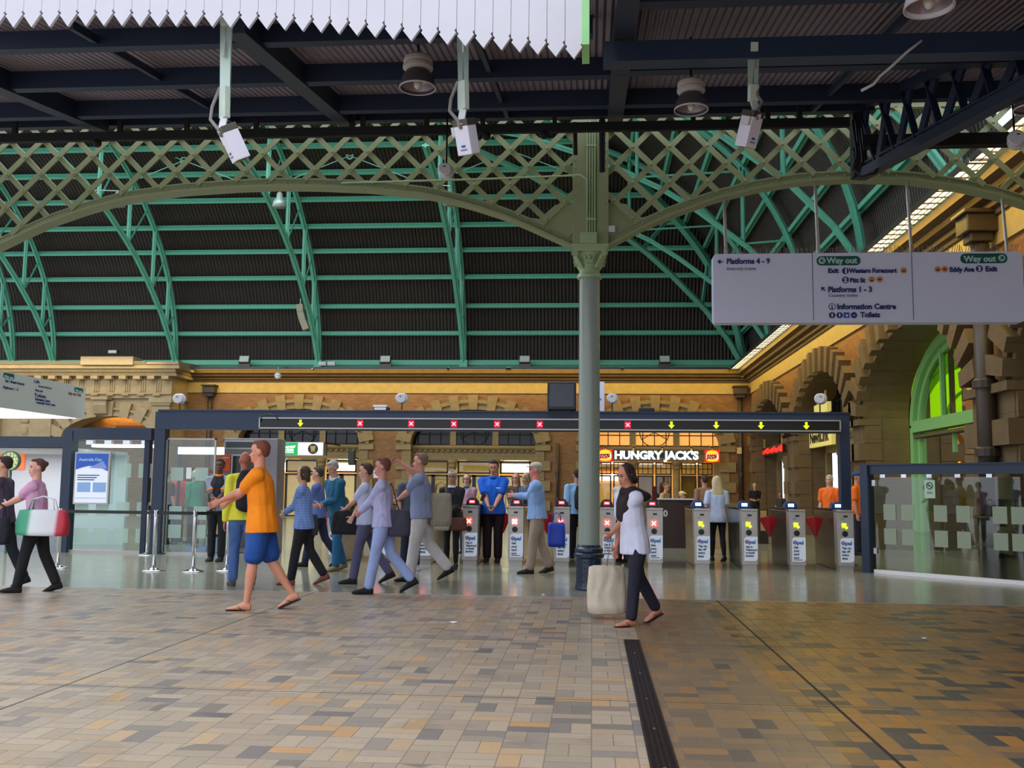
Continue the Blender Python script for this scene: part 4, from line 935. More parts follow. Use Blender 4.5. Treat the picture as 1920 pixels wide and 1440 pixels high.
for px, py in ((1694, 508), (1634, 526), (1649, 524), (1758, 506), (1771, 505)):
    p = S(px, py); plate(rrect(p.x-.022, p.x+.022, p.z-.012, p.z+.010, .005, 2), YS-.107, .003, M_BRN, g, 'icon_vehicle')
arrow(1543, 542, radians(135), .038, M_INK); at_('Platforms 1 - 3', 1552, 548, .072, w=82); at_('Country trains', 1553, 557, .045, M_GRY, 54, .0)
disc(1560, 575, .046, M_INK); disc(1560, 575, .036, M_SIGN, yy=.108); at_('i', 1558.6, 579, .05, bold=.006); at_('Information Centre', 1569, 580, .072, w=110)
disc(1560, 591, .042, M_INK); disc(1574, 591, .042, M_INK); p = S(1587, 591); plate(rrect(p.x-.038, p.x+.038, p.z-.038, p.z+.038, .004, 2), YS-.103, .004, mat('access_blue', (20, 90, 190), .5, var=0), g, 'icon'); disc(1601, 591, .042, M_INK)
for px in (1560, 1574): p = S(px, 591); plate(rrect(p.x-.010, p.x+.010, p.z-.022, p.z+.012, .004, 2), YS-.108, .003, M_SIGN, g, 'icon_figure'); plate([(p.x+.008*cos(i*pi/4), p.z+.022+.008*sin(i*pi/4)) for i in range(8)], YS-.108, .003, M_SIGN, g, 'icon_figure')
p = S(1587, 591); plate([(p.x+.004+.016*cos(i*pi/6), p.z-.006+.016*sin(i*pi/6)) for i in range(12)], YS-.108, .003, M_SIGN, g, 'icon_figure')
p = S(1601, 591); plate(rrect(p.x-.020, p.x+.020, p.z-.006, p.z+.002, .002, 2), YS-.108, .003, M_SIGN, g, 'icon_figure')
at_('Toilets', 1613, 595, .07, w=37)
disc(1758, 505, .042, M_ORG); disc(1771, 505, .042, M_ORG); at_('Eddy Ave', 1780, 510, .062, w=46); disc(1836, 504, .045, M_INK); at_('3', 1833.2, 508, .055, M_SIGN, bold=.004); at_('Exit', 1847, 509, .066, w=22)
rd = MB()
for px, py in ((1358, 371), (1528, 337), (1700, 336), (1878, 362)): p = PY(px, py, YC); MB().tube([(p.x, YC, p.z-.01), (p.x, YS, zt0-.02)], .022, 8).build('hanging_rod', M_STEELM, g)
sp = MB(); x = sl+.03
while x < sr-.02:
    sp.bar((x, YS, zt0), (x+random.uniform(-.01, .01), YS+random.choice((-.05, .05)), zt0+.11), .006, .006); x += .030
sp.build('bird_spikes', mat('spike_grey', (110, 100, 80), .5), g)
# left lightbox
g = thing('direction_sign', (-9.8, 17.6, 2.62), 'grey white triangular hanging sign at the left edge, glowing white underneath', 'sign')
B = PY(158, 785, 19.0); A_top = PX(-40, 690, B.x); A = Vector((B.x, A_top.y, B.z)); zt_ = PY(159, 727, 19.0).z; Cc = Vector((PY(-40, 786, 19.0).x, 19.0, B.z)); A.x += .0
tri = [(A.x, A.y), (B.x, B.y), (Cc.x, Cc.y)]
MB().prism(tri, lambda x, y: (x, y, B.z), lambda x, y: (x, y, zt_)).build('sign_board', mat('sign_grey_green', (186, 192, 184), .4, var=.02), g)
MB().prism([((x*.96+tri[0][0]*.02+tri[2][0]*.02), y*.995+.0*y) for x, y in [(A.x-.05, A.y+.12), (B.x-.05, B.y-.05), (Cc.x+.1, Cc.y-.05)]], lambda x, y: (x, y, B.z-.012), lambda x, y: (x, y, B.z-.002)).build('glowing_underside', emis('under_glow', (250, 248, 240), 1.3), g)
RL = Matrix(((0, -1, 0), (1, 0, 0), (0, 0, 1))).transposed()       # lettering that faces +X
RL = Matrix.Rotation(pi/2, 3, 'Z')
def lt(s_, px, py, h, m_=M_INK, w=None, bold=.002):
    p = PX(px, py, B.x+.004); q = PX(px+(w or 10), py, B.x+.004); return text(s_, m_, p, h, g, R=RL, width=(q-p).length if w else None, bold=bold, depth=.001)
def pill(px0, py0, px1, py1):
    a, b = PX(px0, py0, B.x), PX(px1, py1, B.x); MB().prism(rrect(a.y, b.y, min(a.z, b.z), max(a.z, b.z), .04), lambda y, z: (B.x, y, z), lambda y, z: (B.x+.004, y, z)).build('way_out_panel', M_GRN, g)
pill(6, 708, 27, 702); lt('Way out', 8, 708, .05, M_PALE, 17); lt('Exit 1 Western Forecourt', 10, 716, .045, w=36); lt('Platforms 1 - 3', 6, 728, .045, w=28)
lt('Lift', 64, 717, .05, w=10); lt('Intercity Platforms', 72, 725, .03, M_GRY, 25); lt('First aid', 66, 733, .035, w=14); lt('Toilets', 64, 743, .06, w=22); lt('Information Centre', 66, 750, .045, w=28); lt('Countrylink Travel Centre', 68, 756, .04, w=36)
pill(139, 734, 156, 729); lt('Way out', 141, 734, .05, M_PALE, 13); lt('Eddy Ave 3 Exit', 128, 739, .05, mat('red_brown_ink', (150, 50, 40), .5, var=0), 24)
# ================================================================== security cameras on poles
M_CAMB = mat('camera_housing', (214, 212, 226), .35, var=.02); M_POLE = mat('galvanised', (168, 186, 176), .4, metal=.4, var=.1)
def camera_unit(top, bot, hs_, he, Y, hpx, twist, label):
    """top/bot: pole ends; hs_/he: upper and lower ends of the slanting housing, all on the photograph"""
    T0, T1 = PY(*top, Y), PY(*bot, Y); T1.y = Y
    g = thing('security_camera', T0, label, 'camera', 'security cameras hung from the canopy')
    w = .055
    MB().bar(T0+Vector((-.03, 0, 0)), T1+Vector((-.02, 0, .12)), .028, .05).bar(T0+Vector((.03, 0, 0)), T1+Vector((.02, 0, .12)), .028, .05).build('pole', M_POLE, g)
    pl = MB(); pl.bar(T0+Vector((0, -.01, .0)), T0.lerp(T1, .16)+Vector((0, -.01, 0)), .11, .07); pl.bar(T0.lerp(T1, .72)+Vector((0, -.01, 0)), T1, .09, .06)
    pl.build('mounting_plate', mat('pale_mount', (186, 200, 186), .45), g, bevel=.004)
    rr = (T1-T0).length; MB().tube([T0.lerp(T1, .3)+Vector((0, -.045, 0)), T0.lerp(T1, .45)+Vector((0, -.045, 0))], .012, 6).build('bolt', M_STEELM, g)
    a = PY(*hs_, Y-.05); b = PY(*he, Y+.04)
    R = (b-a).normalized(); up = Vector((0, 0, 1)); x = R.cross(up).normalized(); u = x.cross(R)
    if u.y > 0: x = -x; u = -u
    M_ = Matrix((x, R, u)).transposed()@Matrix.Rotation(twist, 3, 'Y')
    c = (a+b)/2; L_ = (b-a).length
    h = MB().cbox(c, (hpx, L_, hpx*.95), M_).build('housing', M_CAMB, g, bevel=.008)
    MB().cbox(c-R*(L_*.5+.02)+M_@Vector((0, 0, 0)), (hpx*1.06, .06, hpx*1.0), M_).build('end_cap', M_GREYD, g, bevel=.006)
    MB().cbox(c+M_@Vector((0, L_*.20, hpx*.5)), (hpx*.26, L_*.07, .004), M_).cbox(c+M_@Vector((0, L_*.32, hpx*.5)), (hpx*.45, L_*.03, .004), M_).build('blue_badge', mat('badge_blue', (60, 80, 150), .5, var=0), g)
    MB().cbox(c+R*(L_*.5), (hpx*.8, .004, hpx*.7), M_).build('lens_window', M_GREYD, g)
    br = MB().bar(T1+Vector((0, 0, .02)), a+u*hpx*.5, .06, .03); br.cbox(c-R*(L_*.32)+M_@Vector((hpx*.62, 0, .02)), (.03, .08, .09), M_); br.build('bracket', M_GREYP, g)
    m1 = T1+Vector((-.10 if twist >= 0 else .10, -.03, .0)); MB().tube([T0.lerp(T1, .72)+Vector((-.05 if twist >= 0 else .05, 0, 0)), T0.lerp(T1, .9)+Vector((-.11 if twist >= 0 else .03, -.02, 0)), m1+Vector((-.02, 0, -.02)), a+u*hpx*.55+Vector((-.02, 0, .04)), a+R*.03+u*hpx*.5], .016, 8).build('cable', mat('grey_flex', (120, 116, 110), .5), g, smooth=True)
camera_unit((425, 18), (421, 222), (428, 246), (453, 300), 8.45, .15, .15, 'white security camera box on a long pole, leftmost of three, hung below the white valance')
camera_unit((867, 20), (869, 206), (871, 234), (880, 290), 8.45, .15, .1, 'white security camera box on a short pole, middle of three, left of the column')
camera_unit((1413, 84), (1412, 190), (1411, 218), (1397, 276), 9.15, .15, -.15, 'white security camera box hung from the navy tie beam, rightmost of three')
# ================================================================== bell lamps
M_BELL = mat('bell_shade_grey', (70, 62, 66), .4, var=.08); M_REFL = mat('bell_reflector', (150, 140, 146), .3, metal=.5, var=.05); M_BULB = mat('bulb_glass', (190, 186, 180), .2, var=0)
def bell(c, r, label, rod, shade=M_BELL):
    g = thing('bell_lamp', c, label, 'lamp', 'bell shaped canopy lamps')
    s_ = r/.18
    MB().lathe([(r, 0), (r*.98, .03*s_), (r*.9, .09*s_), (r*.74, .15*s_), (r*.6, .18*s_), (r*.56, .18*s_), (r*.7, .145*s_), (r*.86, .085*s_), (r*.94, .028*s_), (r*.95, 0)], c, 28, cap=False).build('shade', shade, g, smooth=True)
    MB().lathe([(r*.93, .03*s_), (r*.84, .085*s_), (r*.68, .143*s_), (r*.3, .165*s_)], c, 28, cap=False).build('reflector', M_REFL, g, smooth=True)
    MB().lathe([(r*.97, -.006), (r*1.02, -.006), (r*1.02, .008), (r*.97, .008), (r*.97, -.006)], c, 28, cap=False).build('rim', M_GREYP, g, smooth=False)
    MB().ell(c+Vector((0, 0, .06*s_)), (r*.24, r*.24, .075*s_)).build('bulb', M_BULB, g, smooth=True)
    MB().lathe([(r*.6, .17*s_), (r*.84, .20*s_), (r*.84, .23*s_), (r*.66, .24*s_), (r*.82, .265*s_), (r*.80, .30*s_), (r*.6, .33*s_), (r*.3, .34*s_)], c, 28).build('ballast_collar', mat('cream_enamel', (172, 164, 158), .45, var=.05), g, smooth=False)
    MB().tube([c+Vector((0, 0, .33*s_)), c+Vector((0, 0, rod))], .012, 8).build('rod', M_BLACK, g)
c = PY(783, 165, 9.9); bell(c, .19, 'grey bell shaped lamp hanging left of the column, next to the middle camera pole', cz(9.9)-c.z)
c = PY(1296, 206, 9.9); bell(c, .172, 'grey bell shaped lamp hanging right of the column', cz(9.9)-c.z)
c = PY(1932, 205, 9.9); bell(c, .155, 'grey bell shaped lamp cut by the right edge', cz(9.9)-c.z)
c = PY(1742, 14, 6.9); bell(c, .17, 'white bell lamp cut by the top edge at the right', cz(6.9)-c.z+.02, shade=mat('white_enamel', (214, 212, 222), .35, var=.02))
g = thing('bell_lamp', PY(524, 380, 30), 'small silver bell lamp hanging from the far vault truss left of the camera pole', 'lamp', 'small vault lamps')
for px, py, l in ((524, 378, ''), (844, 374, 'x'), (222, 376, 'y')):
    if l: g = thing('bell_lamp', PY(px, py, 30), {'x': 'small bell lamp under the far vault, right of the hanging disc speaker', 'y': 'small bell lamp half hidden behind the lattice girder near the left'}[l], 'lamp', 'small vault lamps')
    c = PY(px, py, 33.5); tx = {'': -11.77, 'x': -5.46, 'y': -18.14}[l]; MB().lathe([(.26, -.2), (.22, 0), (.12, .12), (.10, .3), (.05, .34)], c, 16).build('shade', M_POLE, g, smooth=True)
    MB().tube([c+Vector((0, 0, .3)), Vector((c.x, c.y, 11.9)), Vector((tx, c.y, 11.95))], .02, 6).build('rod', M_POLE, g)
# ================================================================== disc loudspeakers
def disc_speaker(px, py, Y, r, label, down, yaw=0., hang=False):
    c = PY(px, py, Y); g = thing('disc_speaker', c, label, 'loudspeaker', 'white double disc loudspeakers'); R = Matrix.Rotation(yaw, 3, 'Z')@Matrix.Rotation(pi/2, 3, 'X')
    MB().lathe([(r*.9, .0), (r, .012), (r, .05), (r*.85, .065)], c+Vector((-.15*r, -.02, 0)), 24, R).build('front_disc', M_GREYP, g)
    MB().lathe([(r*.9, -.12), (r*1.05, -.10), (r*1.05, -.04), (r*.9, -.02)], c+Vector((.22*r, .0, .06*r)), 24, R).build('rear_disc', M_GREYP, g)
    MB().cbox(c+Vector((-.1*r, -.09, .35*r)), (.03, .01, .012)).build('badge', M_BLACK, g)
    e = c+Vector((0, .04, down)); MB().tube([c+Vector((0, .04, -r*.8 if not hang else r*.8)), e], .012, 8).build('bracket', M_BLACK, g)
disc_speaker(336, 748, 19.0, .10, 'white double disc loudspeaker on the left end of the navy gate beam', -.22, .3)
disc_speaker(753, 747, 19.0, .10, 'white disc loudspeaker standing on the middle of the navy gate beam', -.22, .2)
disc_speaker(1148, 747, 19.0, .095, 'white disc loudspeaker on the gate beam just right of the column', -.24, .1)
disc_speaker(1538, 748, 19.0, .10, 'white disc loudspeaker near the right end of the navy gate beam', -.26, -.2)
disc_speaker(836, 320, 12.3, .085, 'white disc loudspeaker hanging on a black rod in front of the lattice', 1.4, .2, True)
disc_speaker(1905, 262, 11.0, .09, 'white disc loudspeaker hanging near the right edge', .8, -.2, True)
# ================================================================== floodlights, dome camera, fittings on the cornice
for px, l in ((459, 'leftmost of four'), (723, 'second from the left'), (984, 'just left of the column'), (1246, 'rightmost of four')):
    c = PY(px, 675, 41.0); g = thing('floodlight', c+Vector((0, 0, -.2)), 'small square floodlight on the teal beam over the rear cornice, '+l, 'floodlight', 'floodlights along the rear cornice')
    R = Matrix.Rotation(radians(-20), 3, 'X'); MB().cbox(c, (.46, .2, .34), R).build('housing', M_GREYD, g, bevel=.01); MB().cbox(c+R@Vector((0, -.105, .0)), (.40, .01, .27), R).build('glass', mat('flood_glass', (190, 198, 190), .2, var=0), g)
    MB().box(c.x-.25, c.x+.25, 40.95, 41.1, c.z-.32, c.z-.16).build('bracket', M_GREYD, g)
for px, l in ((605, 'left'), (622, 'right')):
    c = PY(px, 682, 41.0); g = thing('emergency_light', c, f'small pale box light on the rear cornice, {l} one of the pair', 'light', 'pale box lights on the cornice'); MB().cbox(c, (.33, .14, .17)).build('box', M_GREYP, g, bevel=.01); MB().cbox(c+Vector((0, -.08, 0)), (.26, .02, .10)).build('lens', M_STEELM, g)
g = thing('floodlight', PY(213, 664, 39.9), 'small floodlight on top of the tan sheet metal box of the portico', 'floodlight'); c = PY(213, 660, 39.9); MB().cbox(c, (.40, .2, .16)).build('housing', M_GREYD, g); MB().cbox(c+Vector((0, -.11, 0)), (.34, .02, .11)).build('glass', MATS['flood_glass'], g)
g = thing('dome_camera', PY(521, 705, 40.2), 'small white dome camera hanging under the rear cornice', 'camera'); c = PY(521, 706, 40.2); MB().ell(c, (.13, .13, .11)).lathe([(.14, .02), (.14, .10), (.05, .16)], c, 16).build('dome', M_WHITE, g, smooth=True); MB().tube([c+Vector((0, 0, .15)), Vector((c.x, c.y, 6.3)), Vector((c.x+.2, 41.0, 6.42))], .02, 8).build('arm', M_TEAL, g)
g = thing('line_speaker', PY(569, 594, 38.5), 'curved grey column loudspeaker hanging from a rear truss', 'loudspeaker')
cv = [(563, 571), (564, 585), (568, 600), (575, 618)]; mb = MB()
for a, b in zip(cv, cv[1:]): mb.bar(PY(*a, 38.5), PY(*b, 38.5), .26, .26)
mb.build('cabinet', mat('speaker_tan', (140, 136, 112), .6), g); MB().tube([PY(563, 571, 38.5), PY(564, 560, 38.5)], .03, 6).build('shackle', M_TEAL, g)
# ================================================================== gate beam, display, posts
YF = 19.0
g = thing('gate_gantry', (-2, YF, 0), 'navy steel portal frame standing over the whole row of ticket gates', 'gantry')
MB().box(-8.57, 4.80, YF-.12, YF+.12, 2.44, 2.82).box(-8.57, 4.80, YF-.14, YF+.14, 2.80, 2.83).build('beam', M_NAVY, g)
MB().box(4.62, 4.80, YF-.115, YF+.115, 0, 2.44).build('post', M_NAVY, g); MB().box(-8.63, -8.42, YF-.115, YF+.115, 0, 2.79).build('post', M_NAVY, g)
for x in (-8.5, 4.71): MB().box(x-.16, x+.16, YF-.16, YF+.16, 0, .02).build('foot_plate', M_NAVY, g)
g = thing('lane_display', (-1, YF-.14, 2.56), 'long black lane display with red crosses and yellow arrows under the gantry beam', 'display')
x0_, x1_ = -6.47, 4.60; z0_, z1_ = 2.47, 2.665
MB().box(x0_, x1_, YF-.20, YF-.12, z0_, z1_).build('screen', M_BLACK, g)
fr = MB(); fr.box(x0_-.02, x1_+.02, YF-.22, YF-.12, z1_-.012, z1_+.012).box(x0_-.02, x1_+.02, YF-.22, YF-.12, z0_-.012, z0_+.012).box(x0_-.02, x0_+.005, YF-.22, YF-.12, z0_, z1_).box(x1_-.005, x1_+.02, YF-.22, YF-.12, z0_, z1_); fr.build('silver_trim', M_STEELM, g)
M_REDX = emis('red_led', (255, 20, 50), 3.0); M_REDH = emis('red_led_core', (255, 120, 130), 5.0); M_YEL = emis('yellow_led', (214, 255, 10), 2.6)
def cross(c, s_, m_, parent, y=0., w=.32, label=None):
    mb = MB()
    for a in (pi/4, -pi/4):
        R = Matrix.Rotation(a, 3, 'Y'); mb.cbox(c+Vector((0, y, 0)), (s_*2.0, .006, s_*w*2), R)
    return mb.build('red_cross', m_, parent, label=label)
def arrow3(c, s_, ang, m_, parent, label=None):
    poly = [(-s_, -.30*s_), (0, -.30*s_), (0, -.85*s_), (s_, 0), (0, .85*s_), (0, .30*s_), (-s_, .30*s_)]
    f = lambda y: (lambda x, z: (c.x+x*cos(ang)-z*sin(ang), c.y+y, c.z+x*sin(ang)+z*cos(ang)))
    return MB().prism(poly, f(-.004), f(.004)).build('yellow_arrow', m_, parent, label=label)
for px in (675, 771, 851, 932, 1012, 1177):
    c = PY(px, 798, YF-.21); c.z = 2.567; MB().cbox(c+Vector((0, .006, 0)), (.125, .004, .15)).build('symbol_glow', emis('red_glow_panel', (150, 0, 30), .8), g); cross(c, .058, M_REDX, g); cross(c, .046, M_REDH, g, -.006, .16)
for px in (563, 1259, 1343, 1427, 1512): c = PY(px, 798, YF-.21); c.z = 2.567; arrow3(c, .065, -pi/2, M_YEL, g)
# things standing on the beam
g = thing('monitor', PY(1052, 772, YF), 'dark tilted screen box standing on the gantry beam left of the column', 'monitor')
a, b = PY(1026, 770, YF-.3), PY(1080, 716, YF-.3); MB().box(a.x, b.x, YF-.3, YF+.2, 2.84, b.z).build('case', M_BLACK, g, bevel=.015); MB().box(a.x+.04, b.x-.04, YF-.31, YF-.30, 2.90, b.z-.04).build('screen', mat('screen_grey', (52, 56, 66), .25, var=.1), g)
MB().box(a.x+.1, b.x-.1, YF-.15, YF+.1, 2.80, 2.85).build('bracket', M_BLACK, g)
a, b = PY(1100, 768, YF+.6), PY(1133, 716, YF+.6); g = thing('small_sign', Vector((a.x, YF+.6, 2.83)), 'white sign board peeping out right of the column above the gantry', 'sign'); MB().box(a.x, b.x, YF+.55, YF+.65, 2.84, b.z).build('board', M_SIGN, g); text('nce', M_INK, (PY(1118, 750, YF+.54).x, YF+.545, PY(1118, 750, YF+.54).z), .05, g)
MB().box(a.x+.1, a.x+.14, YF+.1, YF+.6, 2.82, 2.88).build('arm', M_NAVY, g)
for px, w, l in ((716, .29, 'white topped device box on the gantry beam left of the middle loudspeaker'), (1212, .30, 'black device box on the gantry beam right of the column')):
    c = PY(px, 768, YF); g = thing('sensor_box', Vector((c.x, YF, 2.83)), l, 'device'); MB().box(c.x-w/2, c.x+w/2, YF-.12, YF+.1, 2.83, 2.90).build('body', M_BLACK, g, bevel=.01)
    if px < 1000: MB().box(c.x-w/2, c.x+w/2-.02, YF-.14, YF+.1, 2.90, 2.935).build('white_cover', M_WHITE, g); MB().box(c.x-w/2+.02, c.x+w/2-.04, YF-.125, YF-.12, 2.84, 2.895).build('white_cover', M_WHITE, g)
cbl = MB().tube([PY(*p, YF-.22) for p in ((488, 790), (491, 780), (503, 776), (516, 779), (522, 787))], .012, 6); tag(cbl.build('black_loop_cable', M_BLACK, smooth=True), 'black cable loop at the left end of the lane display', 'cable')
# ================================================================== left glazed booths
YL = 19.0
xa, xb = PY(127, 812, YL).x, PY(290, 812, YL).x
g = thing('glazed_screen', ((xa+xb)/2, YL, 0), 'navy framed glass screen bay holding the blue and white poster, left of the gates', 'glass screen')
MB().box(xa, xb-.02, YL-.11, YL+.11, 2.22, 2.46).build('head_beam', M_NAVY, g); MB().box(xa-.02, xa+.17, YL-.125, YL+.125, 0, 2.40).build('post', M_NAVY, g)
MB().box(xb-.16, xb-.06, YL-.08, YL+.08, 0, 2.22).build('post', M_NAVYD, g)
MB().add([(xa+.17, YL, .06), (xb-.16, YL, .06), (xb-.16, YL, 2.2), (xa+.17, YL, 2.2)], [(0, 1, 2, 3)]).build('pane', M_GLASSG, g)
MB().box(xa+.17, xb-.16, YL-.03, YL+.03, 0, .05).build('bottom_rail', M_STEELM, g)
for i in range(4): x = xa+.42+i*.38; MB().box(x, x+.14, YL-.05, YL+.05, 2.13, 2.22).build('clamp', M_CHROME, g)
for z in (1.62, .86, .34):
    for i in range(4): x = xa+.25+i*.42; MB().add([(x, YL-.004, z-.14), (x+.27, YL-.004, z-.14), (x+.27, YL-.004, z+.14), (x, YL-.004, z+.14)], [(0, 1, 2, 3)]).build('frosted_square', M_FROST, g)
# light tubes at the head of the booth
MB().box(xa+.25, xb-.2, YL+.5, YL+.7, 2.10, 2.16).build('tube_light', emis('tube_white', (236, 240, 255), 5), g)
# poster
P0, P1 = PY(138, 945, YL-.06), PY(209, 848, YL-.06)
g = thing('poster', Vector((P0.x, YL-.06, P0.z)), 'blue and white poster reading Australia Day in a silver frame', 'poster')
MB().box(P0.x, P1.x, YL-.10, YL-.03, P0.z, P1.z).build('frame', M_STEELM, g); W = P1.x-P0.x; Hh = P1.z-P0.z
pw = MB().box(P0.x+.03, P1.x-.03, YL-.106, YL-.10, P0.z+.03, P1.z-.03).build('sheet', mat('poster_white', (222, 226, 240), .4, var=0, emit=(210, 220, 245), es=.25), g)
pts = [(P0.x+.03, P1.z-.03), (P0.x+.03, P1.z-.34*Hh)]+[(P0.x+.03+(W-.06)*t, P1.z-.34*Hh+.11*sin(pi*t*.9)-.06*t) for t in (.2, .4, .6, .8, 1)]+[(P1.x-.03, P1.z-.03)]
MB().prism(pts, lambda u, z: (u, YL-.112, z), lambda u, z: (u, YL-.106, z)).build('blue_field', mat('poster_blue', (30, 90, 190), .4, var=.15, scale=4), g)
MB().prism([(P0.x+.42*W, P1.z-.30*Hh), (P1.x-.18*W, P1.z-.17*Hh), (P1.x-.06*W, P1.z-.32*Hh), (P1.x-.3*W, P1.z-.31*Hh)], lambda u, z: (u, YL-.114, z), lambda u, z: (u, YL-.112, z)).build('pale_wave', mat('poster_lilac', (130, 150, 220), .4, var=0), g)
text('Australia Day', mat('poster_pale_letter', (170, 200, 240), .4, var=0), (P0.x+.09, YL-.116, P1.z-.17*Hh), .055, g, width=.40*1.2, bold=.002)
for i in range(3): MB().box(P0.x+.07, P1.x-.2+(-.05*i), YL-.109, YL-.106, P1.z-.455*Hh-i*.045, P1.z-.445*Hh-i*.045+.008).build('text_line', M_INK, g)
for x, w_ in ((.08, .27), (.40, .27)): MB().box(P0.x+x, P0.x+x+w_, YL-.109, YL-.106, P0.z+.24, P0.z+.24+.19).build('table_block', mat('poster_table', (140, 176, 226), .4, var=0), g)
MB().box(P0.x+.05, P1.x-.05, YL-.109, YL-.106, P0.z+.12, P0.z+.125).build('rule', M_GRY, g)
# second screen bay, right of the post
xc_, xd = PY(312, 830, YL).x, PY(406, 830, YL).x
g = thing('glazed_screen', ((xc_+xd)/2, YL, 0), 'silver edged glass screen bay with frosted squares, behind the guard', 'glass screen')
MB().box(xc_, xd, YL-.02, YL+.02, 2.24, 2.27).box(xc_, xc_+.03, YL-.02, YL+.02, 0, 2.27).box(xd-.03, xd, YL-.02, YL+.02, 0, 2.27).box(xc_, xd, YL-.02, YL+.02, 0, .04).build('silver_frame', M_STEELM, g)
MB().add([(xc_+.03, YL, .04), (xd-.03, YL, .04), (xd-.03, YL, 2.24), (xc_+.03, YL, 2.24)], [(0, 1, 2, 3)]).build('pane', M_GLASSG, g)
for z in (1.56, .80, .44):
    for i in range(2): x = xc_+.12+i*.50; MB().add([(x, YL-.004, z-.13), (x+.26, YL-.004, z-.13), (x+.26, YL-.004, z+.13), (x, YL-.004, z+.13)], [(0, 1, 2, 3)]).build('frosted_square', M_FROST, g)
st = MB().box(PY(389, 0, YL-.03).x, PY(398, 0, YL-.03).x, YL-.03, YL-.01, PY(390, 898, YL).z, PY(390, 877, YL).z); g2 = thing('notice', PY(393, 898, YL-.03), 'small white no smoking notice on the glass behind the guard', 'notice'); st.build('sheet', M_WHITE, g2)
c = PY(394, 884, YL-.04); ax = Matrix.Rotation(pi/2, 3, 'X'); MB().lathe([(.022, 0), (.034, 0), (.034, .004), (.022, .004), (.022, 0)], c, 16, ax, cap=False).build('ring', mat('ring_red', (170, 40, 40), .5, var=0), g2)
# low fascia and information kiosk at the far left
g = thing('kiosk', (-11.6, 20.2, 0), 'white fronted kiosk with navy fascia at the left edge, behind the woman in pink', 'kiosk')
a, b = PY(-60, 838, YL), PY(124, 821, YL); MB().box(-14.5, xa-.02, YL-.1, YL+.1, 2.06, 2.28).build('fascia', M_NAVY, g)
MB().box(-14.5, xa-.02, YL+.0, YL+.06, 1.95, 2.05).build('head_rail', M_STEELM, g)
MB().box(-14.5, xa+.1, 21.4, 21.5, 0, 2.0).build('back_wall', mat('kiosk_white', (206, 206, 212), .5, var=.04), g); MB().box(-14.5, xa+.1, 19.1, 21.4, 2.0, 2.06).build('ceiling', M_WHITE, g)
MB().box(-14.5, xa-.1, YL+.1, YL+.3, 0, .55).build('counter', mat('counter_grey', (150, 156, 166), .4), g)
lamp('kiosk_lamp', (-12, 20.2, 1.96), (0, 0, 0), 3.5, 1.0, 55, (.92, .95, 1))
aa, bb = PY(-20, 880, 21.35), PY(46, 850, 21.35); o = MB().box(aa.x, bb.x, 21.36, 21.40, aa.z, bb.z).build('orange_poster', emis('poster_orange', (240, 120, 70), .5)); tag(o, 'orange advertising strip behind the round clock', 'poster')
g = thing('clock', PY(20, 890, 18.3), 'round green faced clock on a short post at the left edge', 'clock'); c = PY(20, 864, 18.3)
MB().lathe([(.17, -.04), (.19, -.04), (.19, .04), (.17, .04), (.17, -.04)], c, 28, ax, cap=False).build('rim', mat('clock_rim', (60, 110, 80), .4), g); MB().lathe([(.0, .0), (.17, .0), (.17, .03), (.0, .03)], c, 28, ax).build('face', mat('clock_face', (196, 206, 150), .4, var=0, emit=(196, 206, 150), es=.25), g)
hn = MB().cbox(c+Vector((.03, -.035, .03)), (.14, .004, .012), Matrix.Rotation(-.8, 3, 'Y')).cbox(c+Vector((-.01, -.035, .05)), (.012, .004, .14), Matrix.Rotation(.3, 3, 'Y')); hn.build('hands', M_BLACK, g)
tk = MB()
for i in range(12): t = i*pi/6; tk.cbox(c+Vector((.14*sin(t), -.033, .14*cos(t))), (.012, .004, .03), Matrix.Rotation(t, 3, 'Y'))
tk.build('hour_marks', M_BLACK, g)
MB().tube([c+Vector((0, .02, -.19)), c+Vector((0, .02, -1.78+.0))], .025, 10).build('post', mat('clock_rim', (60, 110, 80), .4), g)
# ticket machine block
a, b = PY(412, 1040, 19.6), PY(522, 822, 19.6)
g = thing('ticket_office', ((a.x+b.x)/2, 20.2, 0), 'grey metal ticket office cabin with vent grille and orange notice, behind the man in orange', 'cabin')
MB().box(a.x, b.x, 19.6, 20.1, 0, b.z).build('body', mat('cabin_grey', (140, 134, 140), .45, var=.08), g, bevel=.02)
v0, v1 = PY(421, 842, 19.58), PY(489, 826, 19.58); MB().box(v0.x, v1.x, 19.56, 19.6, v0.z, v1.z).build('vent_frame', M_STEELM, g); MB().box(v0.x+.03, v1.x-.03, 19.55, 19.57, v0.z+.03, v1.z-.03).build('vent_grille', mat('vent_grey', (70, 74, 84), .5, var=.2, scale=60), g)
n0, n1 = PY(411, 884, 19.58), PY(433, 853, 19.58); MB().box(n0.x+.03, n1.x, 19.56, 19.6, n0.z, n1.z).build('orange_notice', mat('notice_orange', (222, 84, 40), .5, var=0), g)
for i in range(3): MB().box(n0.x+.06, n1.x-.04-(.06 if i else 0), 19.553, 19.56, n1.z-.07-i*.05, n1.z-.05-i*.05).build('notice_text', mat('notice_pale', (240, 200, 180), .5, var=0), g)
w0, w1 = PY(436, 900, 19.58), PY(480, 855, 19.58); MB().box(w0.x, w1.x, 19.55, 19.6, w0.z, w1.z).build('window', M_DARKG, g); MB().box(w0.x-.03, w0.x, 19.54, 19.6, w0.z-.3, w1.z+.03).box(w1.x, w1.x+.03, 19.54, 19.6, w0.z-.3, w1.z+.03).box(w0.x, w1.x, 19.54, 19.6, w1.z, w1.z+.03).build('window_frame', M_STEELM, g)
